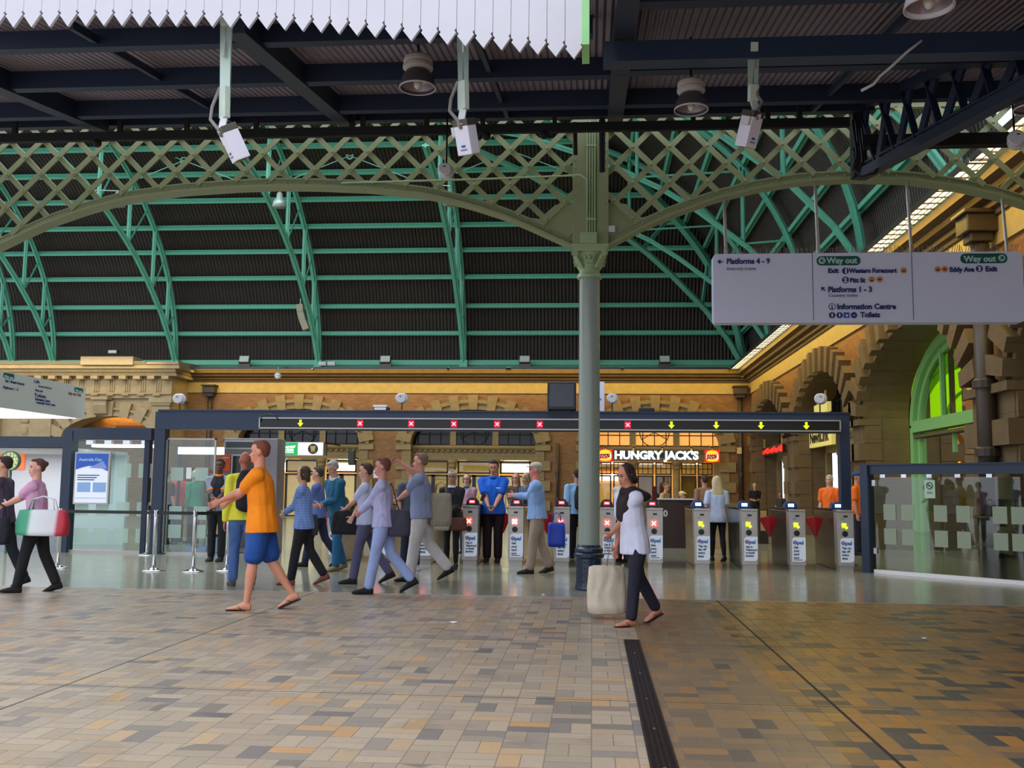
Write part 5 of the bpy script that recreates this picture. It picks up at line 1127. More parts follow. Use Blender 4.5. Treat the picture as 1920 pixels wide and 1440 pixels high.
MB().box(a.x+.2, b.x-.2, 19.45, 19.6, .9, .94).build('shelf', M_STEELM, g); MB().box(a.x+.1, b.x-.6, 19.54, 19.6, .12, .5).build('lower_grille', MATS['vent_grey'], g)
# long bright awning light seen above the glass
a, b = PY(334, 838, 22), PY(404, 848, 22); o = thing('fascia_light', (a.x, 22, 0), 'x', 'light'); MB().box(a.x, b.x+.3, 22.0, 22.1, b.z-.05, a.z).build('light_panel', emis('fascia_white', (240, 240, 255), 2.2), o); MB().box(a.x, a.x+.06, 22.02, 22.08, 0, b.z).build('post', M_NAVY, o); MB().box(b.x+.2, b.x+.26, 22.02, 22.08, 0, b.z).build('post', M_NAVY, o); tag(o, 'bright white light fascia seen through the glass left of the ticket office', 'light')
# green lightbox sign
a, b = PY(525, 854, 39.8), PY(607, 829, 39.8)
g = thing('lightbox_sign', Vector(((a.x+b.x)/2, 39.8, a.z)), 'green and white lightbox sign with a round black emblem under the left rear arch', 'sign')
mxx = PY(559, 840, 39.8).x; MB().box(a.x, b.x, 39.8, 40.1, a.z, b.z).build('case', M_STEELM, g)
MB().box(a.x+.02, mxx, 39.78, 39.8, a.z+.03, b.z-.03).build('green_panel', emis('lb_green', (16, 150, 70), .8), g); MB().box(mxx, b.x-.03, 39.78, 39.8, a.z+.03, b.z-.03).build('white_panel', emis('lb_white', (232, 232, 232), .95), g)
hh = b.z-a.z; MB().prism([(a.x+.03, a.z+.36*hh), (a.x+.03, a.z+.62*hh), (mxx-.10, a.z+.74*hh), (mxx-.2, a.z+.34*hh)], lambda u, z: (u, 39.77, z), lambda u, z: (u, 39.78, z)).build('white_flag', emis('lb_white', (232, 232, 232), .95), g)
text('Snap-Print', MATS['lb_green'], (a.x+.06, 39.765, a.z+.44*hh), .10, g, width=.56, bold=.004); text('PRINTING', MATS['lb_white'], (a.x+.08, 39.765, a.z+.20*hh), .05, g, width=.5, bold=.004)
c = Vector(((mxx+b.x)/2+.1, 39.77, (a.z+b.z)/2)); MB().lathe([(0, 0), (.215, 0), (.215, .01), (0, .01)], c, 26, ax).build('round_emblem', M_BLACK, g)
MB().prism([(c.x-.12, c.z+.12), (c.x+.12, c.z+.12), (c.x+.07, c.z-.09), (c.x-.07, c.z-.09)], lambda u, z: (u, 39.755, z), lambda u, z: (u, 39.76, z)).box(c.x-.12, c.x+.12, 39.755, 39.76, c.z-.13, c.z-.11).build('emblem_cup', mat('emblem_gold', (190, 160, 80), .4, var=0), g)
MB().box(c.x+.5, c.x+.53, 39.9, 42.3, a.z+.5, a.z+.56).box(c.x+.5, c.x+.53, 39.9, 40.0, a.z, a.z+.56).build('hanger', M_DARKW, g)
c = PY(660, 858, 40.5); g = thing('wall_speaker', c, 'dark green box speaker on the pier right of the green lightbox', 'loudspeaker'); MB().cbox(c, (.28, .24, .62)).build('cabinet', mat('dark_olive', (40, 44, 36), .5), g, bevel=.04); MB().box(c.x-.03, c.x+.03, 40.6, 41.5, c.z-.03, c.z+.03).build('bracket', M_BLACK, g)
c = PY(705, 889, 41.5); g = thing('notice', c, 'small white no smoking notice on the stone pier between the rear arches', 'notice'); MB().cbox(c, (.22, .02, .32)).build('sheet', M_WHITE, g); MB().lathe([(.04, 0), (.065, 0), (.065, .01), (.04, .01), (.04, 0)], c+Vector((0, -.015, .06)), 16, ax, cap=False).build('ring', M_GREYD, g)
# right wall shop signs
def zsign(px0, px1, pyc, hgt, d, name, label, m_, txt, tm, th):
    x = XR+d; a, b = PX(px0, pyc, x), PX(px1, pyc, x); y0, y1 = min(a.y, b.y), max(a.y, b.y); zc = a.z
    g = thing(name, Vector((x, (y0+y1)/2, zc)), label, 'sign')
    MB().box(x-.06, x+.06, y0, y1, zc-hgt/2, zc+hgt/2).build('board', m_, g)
    if txt: text(txt, tm, (x-.065, y1-.1, zc-th/2), th, g, R=Matrix.Rotation(-pi/2, 3, 'Z'), width=(y1-y0)*.86, bold=.02)
    MB().box(x-.05, x, y0+.3, y0+.36, zc+hgt/2, zc+hgt/2+.35).box(x-.05, x, y1-.36, y1-.3, zc+hgt/2, zc+hgt/2+.35).build('hanger', MATS['ochre_paint'], g)
    return g
zsign(1521, 1563, 822, .62, .3, 'shop_sign', 'cream sign with black lettering in the middle arch of the right wall', mat('cream_sign', (236, 222, 130), .5, var=0, emit=(230, 214, 110), es=.3), 'NewsLink', M_BLACK, .34)
g = zsign(1432, 1471, 848, .30, .25, 'neon_sign', 'red lettered sign under the farthest arch of the right wall', mat('dark_red', (70, 14, 12), .5, var=0), '', None, .26)
a, b = PX(1432, 848, XR+.25), PX(1471, 848, XR+.25); y0_, y1_ = min(a.y, b.y), max(a.y, b.y)
for i in range(9):
    y = y0_+.08+i*(y1_-y0_-.16)/9; MB().box(XR+.17, XR+.19, y, y+(y1_-y0_)*.075, a.z-.11+.03*(i % 2), a.z+.12-.04*(i % 3)).build('red_letter_block', emis('neon_red', (240, 40, 30), 1.1), g)
zsign(1530, 1555, 770, .28, .2, 'shop_sign', 'pale angled sign in the middle arch of the right wall, above the gantry', MATS['cream_sign'], 'OPEN'[:0], M_BLACK, .2)
c = PY(1386, 845, 41.3); o = MB().cbox(c, (.16, .25, .26)).build('projecting_sign', mat('cream_red', (230, 190, 130), .5, var=.3, scale=10)); tag(o, 'small cream and red projecting sign at the right corner of the burger shop', 'sign')
# ================================================================== right glass barrier
g = thing('glass_barrier', (4.63, 17.33, 0), 'navy framed glass barrier with frosted squares running off to the right', 'glass barrier')
b0 = Vector((4.66, 17.30, 0)); bd = Vector((6.42, 15.42, 0))-b0; bd.normalize(); b1 = b0+bd*2.70; bn = Vector((-bd.y, bd.x, 0))
if bn.y > 0: bn = -bn
MB().bar(b0-bd*.09+Vector((0, 0, 1.725)), b1+Vector((0, 0, 1.725)), .10, .16).bar(b0-bd*.10+Vector((0, 0, 1.81)), b1+Vector((0, 0, 1.81)), .14, .02).build('top_rail', M_NAVY, g)
MB().bar(b0-bd*.0+Vector((0, 0, 0)), b0+Vector((0, 0, 1.8)), .20, .14, up=(bd.x, bd.y, 0)).build('post', M_NAVY, g); MB().bar(b1, b1+Vector((0, 0, 1.8)), .16, .12, up=(bd.x, bd.y, 0)).build('post', M_NAVY, g)
MB().bar(b0+bd*.1+Vector((0, 0, .03)), b1+Vector((0, 0, .03)), .05, .06).build('white_foot_rail', M_WHITE, g)
q = lambda s_, z, e=0.: b0+bd*s_+bn*e+Vector((0, 0, z))
L_ = 2.6
for s0_, s1_ in ((.14, 1.25), (1.26, 2.55)): MB().add([q(s0_, .07), q(s1_, .07), q(s1_, 1.6), q(s0_, 1.6)], [(0, 1, 2, 3)]).build('glass_pane', M_GLASS, g)
for s_ in (.30, .62, 1.18, 1.55, 2.12, 2.4):
    for z in (.62, 1.02): MB().add([q(s_, z-.13, .01), q(s_+.22, z-.13, .01), q(s_+.22, z+.13, .01), q(s_, z+.13, .01)], [(0, 1, 2, 3)]).build('frosted_square', mat('frost_dull', (150, 162, 140), .7, var=0, alpha=.85), g)
for s_ in (.26, .64, 1.08, 1.55, 2.05): MB().hexa([q(s_, 1.59, .02), q(s_+.09, 1.59, .02), q(s_+.09, 1.59, -.02), q(s_, 1.59, -.02), q(s_, 1.65, .02), q(s_+.09, 1.65, .02), q(s_+.09, 1.65, -.02), q(s_, 1.65, -.02)]).build('clamp', M_CHROME, g)
for z in (.32, 1.45): MB().hexa([q(.10, z, .03), q(.17, z, .03), q(.17, z, -.03), q(.10, z, -.03), q(.10, z+.1, .03), q(.17, z+.1, .03), q(.17, z+.1, -.03), q(.10, z+.1, -.03)]).build('clamp', M_CHROME, g)
g2 = thing('notice', q(1.06, 1.3, .03), 'pale green no smoking notice on the right glass barrier', 'notice'); MB().add([q(1.04, 1.26, .02), q(1.22, 1.26, .02), q(1.22, 1.55, .02), q(1.04, 1.55, .02)], [(0, 1, 2, 3)]).build('sheet', mat('notice_green', (170, 196, 170), .5, var=0), g2)
rg = MB(); cc = q(1.13, 1.46, .024)
for i in range(18): t0, t1 = 2*pi*i/18, 2*pi*(i+1)/18; rg.bar(cc+bd*.05*cos(t0)+Vector((0, 0, .05*sin(t0))), cc+bd*.05*cos(t1)+Vector((0, 0, .05*sin(t1))), .004, .012)
rg.bar(cc-bd*.035+Vector((0, 0, .035)), cc+bd*.035-Vector((0, 0, .035)), .004, .01); rg.bar(cc-bd*.03, cc+bd*.02, .004, .012); rg.build('ban_symbol', M_BLACK, g2)
MB().bar(q(1.08, 1.36, .024), q(1.18, 1.36, .024), .003, .006).bar(q(1.08, 1.34, .024), q(1.18, 1.34, .024), .003, .006).build('small_print', M_GREYD, g2)
# ================================================================== ticket gates
M_CAB = mat('cabinet_bronze', (84, 76, 62), .18, metal=.5, var=.12, scale=3); M_STK = mat('sticker_white', (216, 226, 240), .35, var=0, emit=(216, 226, 240), es=.12)
M_OB = mat('sticker_blue', (20, 100, 180), .4, var=0); M_OR = mat('sticker_red', (200, 50, 60), .4, var=0); M_TX = mat('sticker_ink', (30, 40, 80), .4, var=0); M_STI = mat('sticker_teal', (40, 150, 200), .4, var=0)
M_SCB = emis('screen_blue', (150, 200, 255), 3.2); M_SCR = emis('screen_red', (255, 60, 70), 2.6); M_PODB = mat('reader_blue', (22, 54, 110), .3, var=0); M_PODK = mat('reader_black', (20, 20, 26), .3, var=0)
M_ARW = emis('gate_arrow_yellow', (224, 255, 30), 3.4); M_XR = emis('gate_cross_red', (255, 36, 14), 14.0); M_XW = emis('gate_cross_core', (255, 235, 200), 9.0)
MSG = {'T': ['Tap on,', 'tap off', 'every', 'time'], 'C': ['City to', 'Chatswood', 'or Bondi', 'Junction'], 'G': ['Get', 'your', 'card', 'now']}
YG = 17.38
glabs = [('yellow arrow and Tap on poster, rightmost of the row', 'T', 1), ('yellow arrow and card poster, second from the right end', 'G', 1), ('yellow arrow and City to Chatswood poster, right of the blonde woman', 'C', 1), ('yellow arrow and Tap on poster, left of the blonde woman', 'T', 1),
         ('red cross and card poster, beside the woman in the white shirt', 'G', 0), ('red cross and City to poster, just right of the column', 'C', 0), ('red cross, beside the man with the blue bag', 'T', 0), ('glaring pale cross, right of the man in the blue polo', 'G', 2),
         ('red cross, left of the man in the blue polo', 'C', 0), ('red cross, hidden behind the man in pale trousers', 'T', 0), ('red cross, behind the man in light blue trousers', 'G', 0), ('red cross, beside the woman in the blue checked shirt', 'C', 0)]
for k, (l, msg, st_) in enumerate(glabs):
    x = 4.31-.8055*k; g = thing('ticket_gate', (x, YG, 0), 'steel ticket gate with '+l, 'ticket gate', 'row of ticket gates')
    w = .138
    body = MB().hexa([(x-w*.96, YG, .09), (x+w*.96, YG, .09), (x+w*.96, YG+.26, .09), (x-w*.96, YG+.26, .09), (x-w, YG, 1.0), (x+w, YG, 1.0), (x+w, YG+.26, 1.0), (x-w, YG+.26, 1.0)]).build('front_pillar', M_STEELM, g, bevel=.006)
    MB().box(x-w*.85, x+w*.85, YG+.02, YG+.24, 0, .09).build('plinth', M_STEELM, g)
    MB().box(x-w-.004, x+w+.004, YG-.006, YG+.30, 1.0, 1.035).build('top_cap', M_STEEL, g, bevel=.006)
    MB().hexa([(x-.10, YG+.26, .0), (x+.10, YG+.26, .0), (x+.10, YG+1.9, .0), (x-.10, YG+1.9, .0), (x-.12, YG+.26, 1.02), (x+.12, YG+.26, 1.02), (x+.12, YG+1.9, 1.02), (x-.12, YG+1.9, 1.02)]).build('long_cabinet', M_CAB, g, bevel=.02)
    MB().box(x-.13, x+.13, YG+.30, YG+1.9, 1.02, 1.045).build('lid', M_BLACKM, g, bevel=.01)
    pod = MB(); pts = [(x-.115, 1.04), (x-.11, 1.10), (x-.07, 1.155), (x-.03, 1.17), (x+.03, 1.17), (x+.07, 1.155), (x+.11, 1.10), (x+.115, 1.04)]; ox = -.02
    pod.prism(pts, lambda u, z: (u+ox, YG+.42, z), lambda u, z: (u+ox, YG+.62, z)); r_ = pod.build('reader_pod', M_PODB if st_ == 1 else M_PODK, g, bevel=.01)
    MB().box(x+ox-.05, x+ox+.05, YG+.412, YG+.42, 1.075, 1.13).build('screen', M_SCB if st_ == 1 else M_SCR, g)
    if st_ != 1: MB().box(x+ox-.035, x+ox+.035, YG+.408, YG+.412, 1.095, 1.11).build('screen_text', emis('screen_pale', (255, 200, 200), 3), g)
    MB().box(x-.035, x+.035, YG-.006, YG, .915, .945).build('ticket_slot', M_BLACK, g); MB().box(x-.075, x-.03, YG-.006, YG, .872, .888).build('status_light', M_STI if k < 2 else mat('amber_dot', (190, 150, 60), .4, var=0), g)
    c = Vector((x-.02, YG-.008, .77))
    MB().lathe([(0, 0), (.048, 0), (.05, .006), (0, .008)], Vector((x-.015, YG, .635)), 22, ax).build('card_reader', M_BLACK, g)
    if st_ == 1: arrow3(c, .060, radians(135), M_ARW, g)
    elif st_ == 0: cross(c, .058, M_XR, g, 0, .30); cross(c, .042, M_XW, g, -.006, .14)
    else: cross(c, .052, M_XR, g, 0, .36); cross(c, .050, M_XW, g, -.006, .30)
    # sticker with two round corners
    u0, u1, z0_, z1_ = x-.095, x+.13, .155, .565; rr = .055; pts = [(u0+.0, z0_), (u1-rr, z0_)]+[(u1-rr+rr*sin(t*pi/12), z0_+rr-rr*cos(t*pi/12)) for t in range(1, 7)]+[(u1, z1_), (u0+rr, z1_)]+[(u0+rr-rr*sin(t*pi/12), z1_-rr+rr*cos(t*pi/12)) for t in range(1, 7)]
    stk = plate(pts, YG, .005, M_STK, g, 'poster_sticker')
    OFF[stk.name] = Vector(g.location)
    text('opal', M_OB, (u0+.025, YG-.008, z1_-.115), .058, stk, width=.165, bold=.003)
    MB().lathe([(.020, 0), (.034, 0), (.034, .004), (.020, .004), (.020, 0)], Vector((u0+.045, YG-.006, z1_-.085)), 16, ax, cap=False).build('letter_ring', M_OR, stk)
    lines = MSG[msg]; big = msg != 'C'
    for i, t_ in enumerate(lines): text(t_, M_TX, (u0+.022, YG-.008, z1_-.185-i*(.058 if big else .050)), .036 if big else .029, stk, bold=.002, width=(.19 if t_ == 'Chatswood' else None))
    if msg == 'G': MB().box(u0+.02, u1-.05, YG-.008, YG-.005, z0_+.025, z0_+.035).build('small_print', M_TX, stk)
    if k not in (2, 8, 3):
        f = MB(); xx = x-.13; yy = YG+.95; f.add([(xx-.02, yy, .86), (xx-.19, yy-.06, .90), (xx-.36, yy, .855), (xx-.17, yy-.06, .52), (xx-.02, yy+.03, .86), (xx-.19, yy+.04, .90), (xx-.36, yy+.03, .855), (xx-.17, yy+.04, .52)],
              [(0, 3, 1), (1, 3, 2), (4, 5, 7), (5, 6, 7), (0, 1, 5, 4), (1, 2, 6, 5), (2, 3, 7, 6), (3, 0, 4, 7)])
        f.build('paddle', M_REDF, g)
# concourse furniture beyond the gates
g = thing('counter_barrier', (1.6, 23.5, 0), 'low dark counter with a pale top and the digits 20 beyond the gates', 'counter')
a, b = PY(1236, 940, 23.5), PY(1300, 940, 23.5); MB().box(a.x, b.x+.3, 23.5, 24.0, 0, 1.12).build('body', mat('counter_dark', (48, 30, 26), .4), g); MB().box(a.x-.02, b.x+.32, 23.45, 24.05, 1.12, 1.15).build('top', M_GREYP, g); text('20', M_GREYP, (PY(1236, 968, 23.44).x, 23.49, PY(1236, 968, 23.44).z), .14, g, bold=.006)
g = thing('display_case', PY(1430, 960, 30), 'tall glass case with gold frame beyond the gates, right of the man in black', 'case'); a, b = PY(1423, 995, 26), PY(1440, 955, 26); MB().box(a.x, b.x, 26, 26.3, 0, b.z).build('body', M_DARKW, g); MB().box(a.x+.04, b.x-.04, 25.98, 26, a.z, b.z-.03).build('gold_edge', mat('gold_frame', (170, 140, 80), .4), g)
# ================================================================== queue posts, belt, cleaning tools
bases = []
for px, py, l in ((108, 1065, 'nearest the woman in pink'), (288, 1070, 'in front of the navy post'), (362, 1072, 'left of the guard'), (275, 1041, 'set back against the glass screen'), (425, 1070, 'behind the man in orange')):
    p = PZ(px, py); bases.append(p); g = thing('queue_post', (p.x, p.y, 0), 'chrome queue barrier post with round base, '+l, 'queue post', 'chrome queue posts')
    MB().lathe([(.17, 0), (.17, .008), (.14, .018), (.06, .04), (.035, .06)], p, 28).build('base', M_CHROME, g, smooth=True); MB().lathe([(.031, .03), (.031, .90), (.028, .91)], p, 20).build('tube', M_CHROME, g, smooth=True); MB().lathe([(.034, .85), (.036, .86), (.036, .94), (.03, .95)], p, 20).build('belt_head', M_BLACK if l.startswith('set') else M_CHROME, g)
for i, (a, b, l) in enumerate(((0, 1, 'left'), (1, 2, 'middle'), (2, 4, 'right'))):
    A_0, B_0 = bases[a]+Vector((0, 0, .905)), bases[b]+Vector((0, 0, .905)); d = (B_0-A_0).normalized(); o = MB().bar(A_0+d*.036, B_0-d*.036, .003, .05).build('queue_belt', M_BLACK); tag(o, f'black webbing belt between the chrome queue posts, {l} span', 'belt', 'belts of the queue posts')
p = PZ(336, 1041); M_PAN = mat('dustpan_blue', (22, 70, 130), .4)
for dx, l in ((-.12, 'left'), (.12, 'right')):
    q_ = p+Vector((dx, 0, 0)); g = thing('lobby_dustpan', q_, f'blue long handled dustpan standing on the floor behind the glass, {l} of two', 'dustpan', 'blue dustpans'); q_.y = 19.5; g.location = q_
    MB().hexa([q_+Vector(v) for v in ((-.13, -.13, 0), (.13, -.13, 0), (.15, .1, 0), (-.15, .1, 0), (-.08, .0, .12), (.08, .0, .12), (.11, .1, .14), (-.11, .1, .14))]).build('pan', M_PAN, g, bevel=.01); MB().tube([q_+Vector((0, .05, .1)), q_+Vector((dx*.8, .10, .92))], .012, 8).build('handle', M_BLACK if dx < 0 else M_PAN, g)
g = thing('bin', PZ(380, 1040), 'pale blue plastic bin behind the glass beside the guard', 'bin'); c = PZ(380, 1040); c.y = 19.6; g.location = c; MB().hexa([c+Vector(v) for v in ((-.12, -.1, 0), (.12, -.1, 0), (.12, .1, 0), (-.12, .1, 0), (-.15, -.13, .32), (.15, -.13, .32), (.15, .13, .32), (-.15, .13, .32))]).build('body', mat('bin_blue', (150, 180, 200), .5), g, bevel=.01); MB().box(c.x-.16, c.x+.16, c.y-.14, c.y+.14, .32, .36).build('lid', M_BLACK, g)
# drain grate in the paving
xg0, xg1, yg0, yg1 = .285, .425, 3.6, 9.13
g = thing('drain_grate', (.355, 6.4, .003), 'long narrow dark iron drain grate set in the paving, running towards the viewer', 'drain')
fr = MB().box(xg0, xg0+.012, yg0, yg1, -.01, .008).box(xg1-.012, xg1, yg0, yg1, -.01, .008).box(xg0, xg1, yg1-.012, yg1, -.01, .008)
for i in range(3): xx = xg0+.012+(xg1-xg0-.024)*(i+1)/4; fr.box(xx-.004, xx+.004, yg0, yg1, .001, .007)
M_IRON = mat('drain_iron', (44, 34, 36), .45, metal=.4, var=.2, scale=30)
fr.build('frame', M_IRON, g); MB().box(xg0+.01, xg1-.01, yg0, yg1, .0005, .0015).build('pit', mat('drain_pit', (14, 11, 12), .9, var=0), g)
sl_ = MB(); y = yg0
while y < yg1: sl_.box(xg0+.012, xg1-.012, y, y+.011, .001, .006); y += .026
sl_.build('slats', M_IRON, g)
bl = MB()
for y in (4.2, 5.0, 5.8, 6.6, 7.5, 8.4): bl.lathe([(.010, .006), (.010, .010), (.005, .011)], (.355, y, 0), 8)
bl.build('bolts', M_STEEL, g)
for px, py, s_, l in ((849, 1168, .045, 'white crumpled scrap of paper on the pavers left of the column'), (1231, 1132, .03, 'white scrap of paper on the floor edge behind the walking woman'), (1018, 1116, .03, 'white scrap of paper on the polished floor left of the column base'), (1732, 1198, .03, 'tiny white scrap on the pavers at the right')):
    c = PZ(px, py); mb = MB(); mb.loft([[c+Vector((s_*cos(t*pi/4)*(1+.3*(t % 2)), s_*.7*sin(t*pi/4), .003+.006*(t % 3))) for t in range(8)], [c+Vector((s_*.5*cos(t*pi/4), s_*.4*sin(t*pi/4), .012)) for t in range(8)]]); tag(mb.build('paper_scrap', M_WHITE), l, 'litter')
# unseen area lamp added above the open ridge to brighten the floor
lamp('ridge_fill', (-8, 24, 17), (radians(20), 0, 0), 30, 8, 1900, (.85, .95, 1.0))
# ================================================================== people
SKINM = {}
def skin_mat(rgb):
    k = 'skin_%d_%d_%d' % rgb
    if k not in MATS:
        m = mat(k, rgb, .5, var=.08, scale=14); m.node_tree.nodes['Principled BSDF'].inputs['Subsurface Weight'].default_value = .06
        m.node_tree.nodes['Principled BSDF'].inputs['Subsurface Radius'].default_value = (.02, .008, .005)
    return MATS[k]
def cloth(rgb, check=0):
    k = 'cloth_%d_%d_%d_%d' % (*rgb, check)
    if k in MATS: return MATS[k]
    m, nt, b = newmat(k); v, x, y, z = xyz(nt); c0 = RGB(*rgb)
    n1 = noise(nt, v, 9, 4, .6)
    c = mixc(nt, n1, tuple(k_*.78 for k_ in c0[:3])+(1,), tuple(min(1, k_*1.15) for k_ in c0[:3])+(1,))
    if check:
        f = lambda co, p, w: nm(nt, 'LESS_THAN', nm(nt, 'FRACT', nm(nt, 'MULTIPLY', co, p)), w)
        g = nm(nt, 'ADD', f(x, 28, .35), f(z, 28, .35)) if check == 1 else f(x, 40, .4)
        c = mixc(nt, nm(nt, 'MULTIPLY', g, .3), c, tuple(k_*.45 for k_ in c0[:3])+(1,))
    nt.links.new(c, b.inputs['Base Color']); b.inputs['Roughness'].default_value = .85
    fold = nt.nodes.new('ShaderNodeTexWave'); fold.inputs['Scale'].default_value = 2.2; fold.inputs['Distortion'].default_value = 7; fold.inputs['Detail'].default_value = 2; nt.links.new(v, fold.inputs['Vector'])
    bumpto(nt, b, nm(nt, 'ADD', fold.outputs[1], nm(nt, 'MULTIPLY', n1, .8)), .5, .018)
    return m
def ring_(c, d, side, rx, ry, n=14):
    d = Vector(d).normalized(); side = Vector(side); x = (side-d*side.dot(d))
    if x.length < 1e-4: x = d.orthogonal()
    x.normalize(); y = d.cross(x)
    return [c+x*rx*cos(2*pi*k/n)+y*ry*sin(2*pi*k/n) for k in range(n)]
def limb(mb, pts, rad, side=(1, 0, 0), n=14, cap=True):
    """pts: joints; rad: (lateral, depth) per joint; rounded ends"""
    pts = [Vector(p) for p in pts]; rad = [r if isinstance(r, tuple) else (r, r) for r in rad]; rings = []
    for i, p in enumerate(pts):
        d = (pts[min(i+1, len(pts)-1)]-pts[max(i-1, 0)]); rings.append((p, d, rad[i]))
    out = []
    if cap:
        p, d, r = rings[0]; dn = d.normalized(); e = min(r)
        for a in (75, 45, 20): out.append(ring_(p-dn*e*sin(radians(a))*.9, d, side, r[0]*cos(radians(a)), r[1]*cos(radians(a)), n))
    for p, d, r in rings: out.append(ring_(p, d, side, r[0], r[1], n))
    if cap:
        p, d, r = rings[-1]; dn = d.normalized(); e = min(r)
        for a in (20, 45, 75): out.append(ring_(p+dn*e*sin(radians(a))*.9, d, side, r[0]*cos(radians(a)), r[1]*cos(radians(a)), n))
    mb.loft(out); return mb
def remeshed(mb, name, m_, parent, vox, label=None, smooth_it=6):
    o = mb.build(name, m_, parent, smooth=True, label=label)
    r = o.modifiers.new('skin', 'REMESH'); r.mode = 'VOXEL'; r.voxel_size = vox; r.use_smooth_shade = True
    s_ = o.modifiers.new('relax', 'SMOOTH'); s_.factor = .5; s_.iterations = smooth_it
    return o
def ik(a, t, l1, l2, pole):
    a = Vector(a); t = Vector(t); d = t-a; L_ = min(d.length, (l1+l2)*.995); d.normalize(); t = a+d*L_
    x = (l1*l1-l2*l2+L_*L_)/(2*L_); h = sqrt(max(0, l1*l1-x*x)); p = Vector(pole); p = p-d*p.dot(d); p.normalize()
    return a+d*x+p*h, t
def person(px, py, label, face=0, H=1.72, Y=None, legs=((8, 5), (-8, 15)), lean=3, arms=(None, None), skin=(196, 146, 118), shirt=(120, 130, 160), sleeve='short', check=0, trousers=(40, 44, 60), tlen='long', hair=(60, 44, 36), hs='short', shoes=(20, 20, 22),
           build=1., vest=None, hat=None, vox=.0105, collar=None, glasses=False, seat=None, headturn=0, headdown=0, hem=0., group=None, sandals=False, beard=None, cuffs=None, waistband=None, trn=None, lanyard=False):
    """a whole figure; (px, py) is the foot point on the photograph, face = heading in degrees (0 looks at the viewer, +90 looks to the photograph's left)"""
    if Y is None: P = PZ(px, py)
    else: P = PY(px, 917, Y); P.z = 0
    P.z = 0
    g = thing('person', P, label, 'person', group, rz=radians(180-face)); OFF[g.name] = Vector((0, 0, 0))
    b = MB(); l1, l2 = .245*H, .24*H; ft = .045*H; sc = build
    hipz = 0; J = []
    for s_, (a, k) in zip((-1, 1), legs):
        a = radians(a); k = radians(k); hj = Vector((s_*.052*H*sc**.5, 0, 0)); kn = hj+Vector((0, sin(a), -cos(a)))*l1; an = kn+Vector((0, sin(a-k), -cos(a-k)))*l2; J.append((hj, kn, an, a-k))
    low = min(j[2].z for j in J) if seat is None else None
    ph = (-low+ft) if seat is None else seat+.05*H
    up = Vector((0, 0, ph)); J = [(h+up, k+up, a+up, q) for h, k, a, q in J]
    if seat is not None: J = [(h, Vector((h.x*1.3, .24*H, ph)), Vector((h.x*1.3, .25*H, ft)), 0) for h, k, a, q in J]
    ln = radians(lean); T = Vector((0, sin(ln), cos(ln))); pel = up
    chest = pel+T*.20*H; sh = pel+T*.285*H; nb = pel+T*.315*H
    hd_dir = Vector((0, sin(ln*.6+radians(headdown)*.4), cos(ln*.6+radians(headdown)*.4))); hc = nb+hd_dir*.095*H
    # trunk
    limb(b, [pel-T*.02*H, pel+T*.03*H, pel+T*.09*H, pel+T*.16*H, chest+T*.03*H, sh-T*.005*H], [(.082*H*sc, .058*H*sc), (.092*H*sc, .064*H*sc), (.080*H*sc, .060*H*sc), (.090*H*sc, .062*H*sc), (.100*H*sc, .060*H*sc), (.072*H*sc, .042*H)])
    limb(b, [sh-T*.01*H, nb, hc-hd_dir*.03*H], [(.05*H, .04*H), (.034*H, .034*H), (.031*H, .034*H)])
    limb(b, [sh+Vector((-.09*H*sc, 0, -.005*H)), sh+T*.004*H, sh+Vector((.09*H*sc, 0, -.005*H))], [.030*H, .038*H, .030*H], side=(0, 1, 0))
    # head
    HR_ = Matrix.Rotation(radians(-headturn), 3, 'Z')@Matrix.Rotation(-radians(headdown)-ln*.5, 3, 'X')
    hh = lambda x, y, z: hc+HR_@Vector((x*H, y*H, z*H))
    b.ell(hh(0, -.004, .018), (.0430*H, .054*H, .052*H), HR_, 18, 12); b.ell(hh(0, .014, -.020), (.034*H, .037*H, .046*H), HR_, 16, 10); b.ell(hh(0, .036, -.052), (.018*H, .014*H, .012*H), HR_, 10, 7)
    b.hexa([hh(*v) for v in ((-.010, .046, -.018), (.010, .046, -.018), (.012, .030, -.018), (-.012, .030, -.018), (-.004, .050, .012), (.004, .050, .012), (.008, .030, .012), (-.008, .030, .012))]); b.ell(hh(0, .056, -.015), (.009*H, .009*H, .007*H), HR_, 8, 6)
    b.ell(hh(0, .046, .022), (.026*H, .006*H, .005*H), HR_, 10, 6); b.ell(hh(0, .049, -.034), (.014*H, .005*H, .006*H), HR_, 10, 6)
    for s_ in (-1, 1): b.ell(hh(s_*.044, -.004, -.002), (.006*H, .014*H, .020*H), HR_, 10, 7); b.ell(hh(s_*.024, .030, -.012), (.013*H, .012*H, .012*H), HR_, 8, 6)
    # legs and feet
    shoe = []
    for (hj, kn, an, q), s_ in zip(J, (-1, 1)):
        limb(b, [hj+Vector((0, 0, .01*H)), hj.lerp(kn, .3), hj.lerp(kn, .75), kn, kn.lerp(an, .3), kn.lerp(an, .7), an], [.050*H*sc, .050*H*sc, .036*H*sc, .031*H, .033*H, .023*H, .019*H])
        pit = q*.7 if q < 0 else q*.35; fw = Vector((0, cos(pit), sin(pit))) if seat is None else Vector((0, 1, 0)); fu = Vector((0, -fw.z, fw.y))
        fx = Vector((1, 0, 0)); F = lambda x, y, z, an=an, fw=fw, fu=fu: an+fx*x*H+fw*y*H+fu*z*H
        rings = []
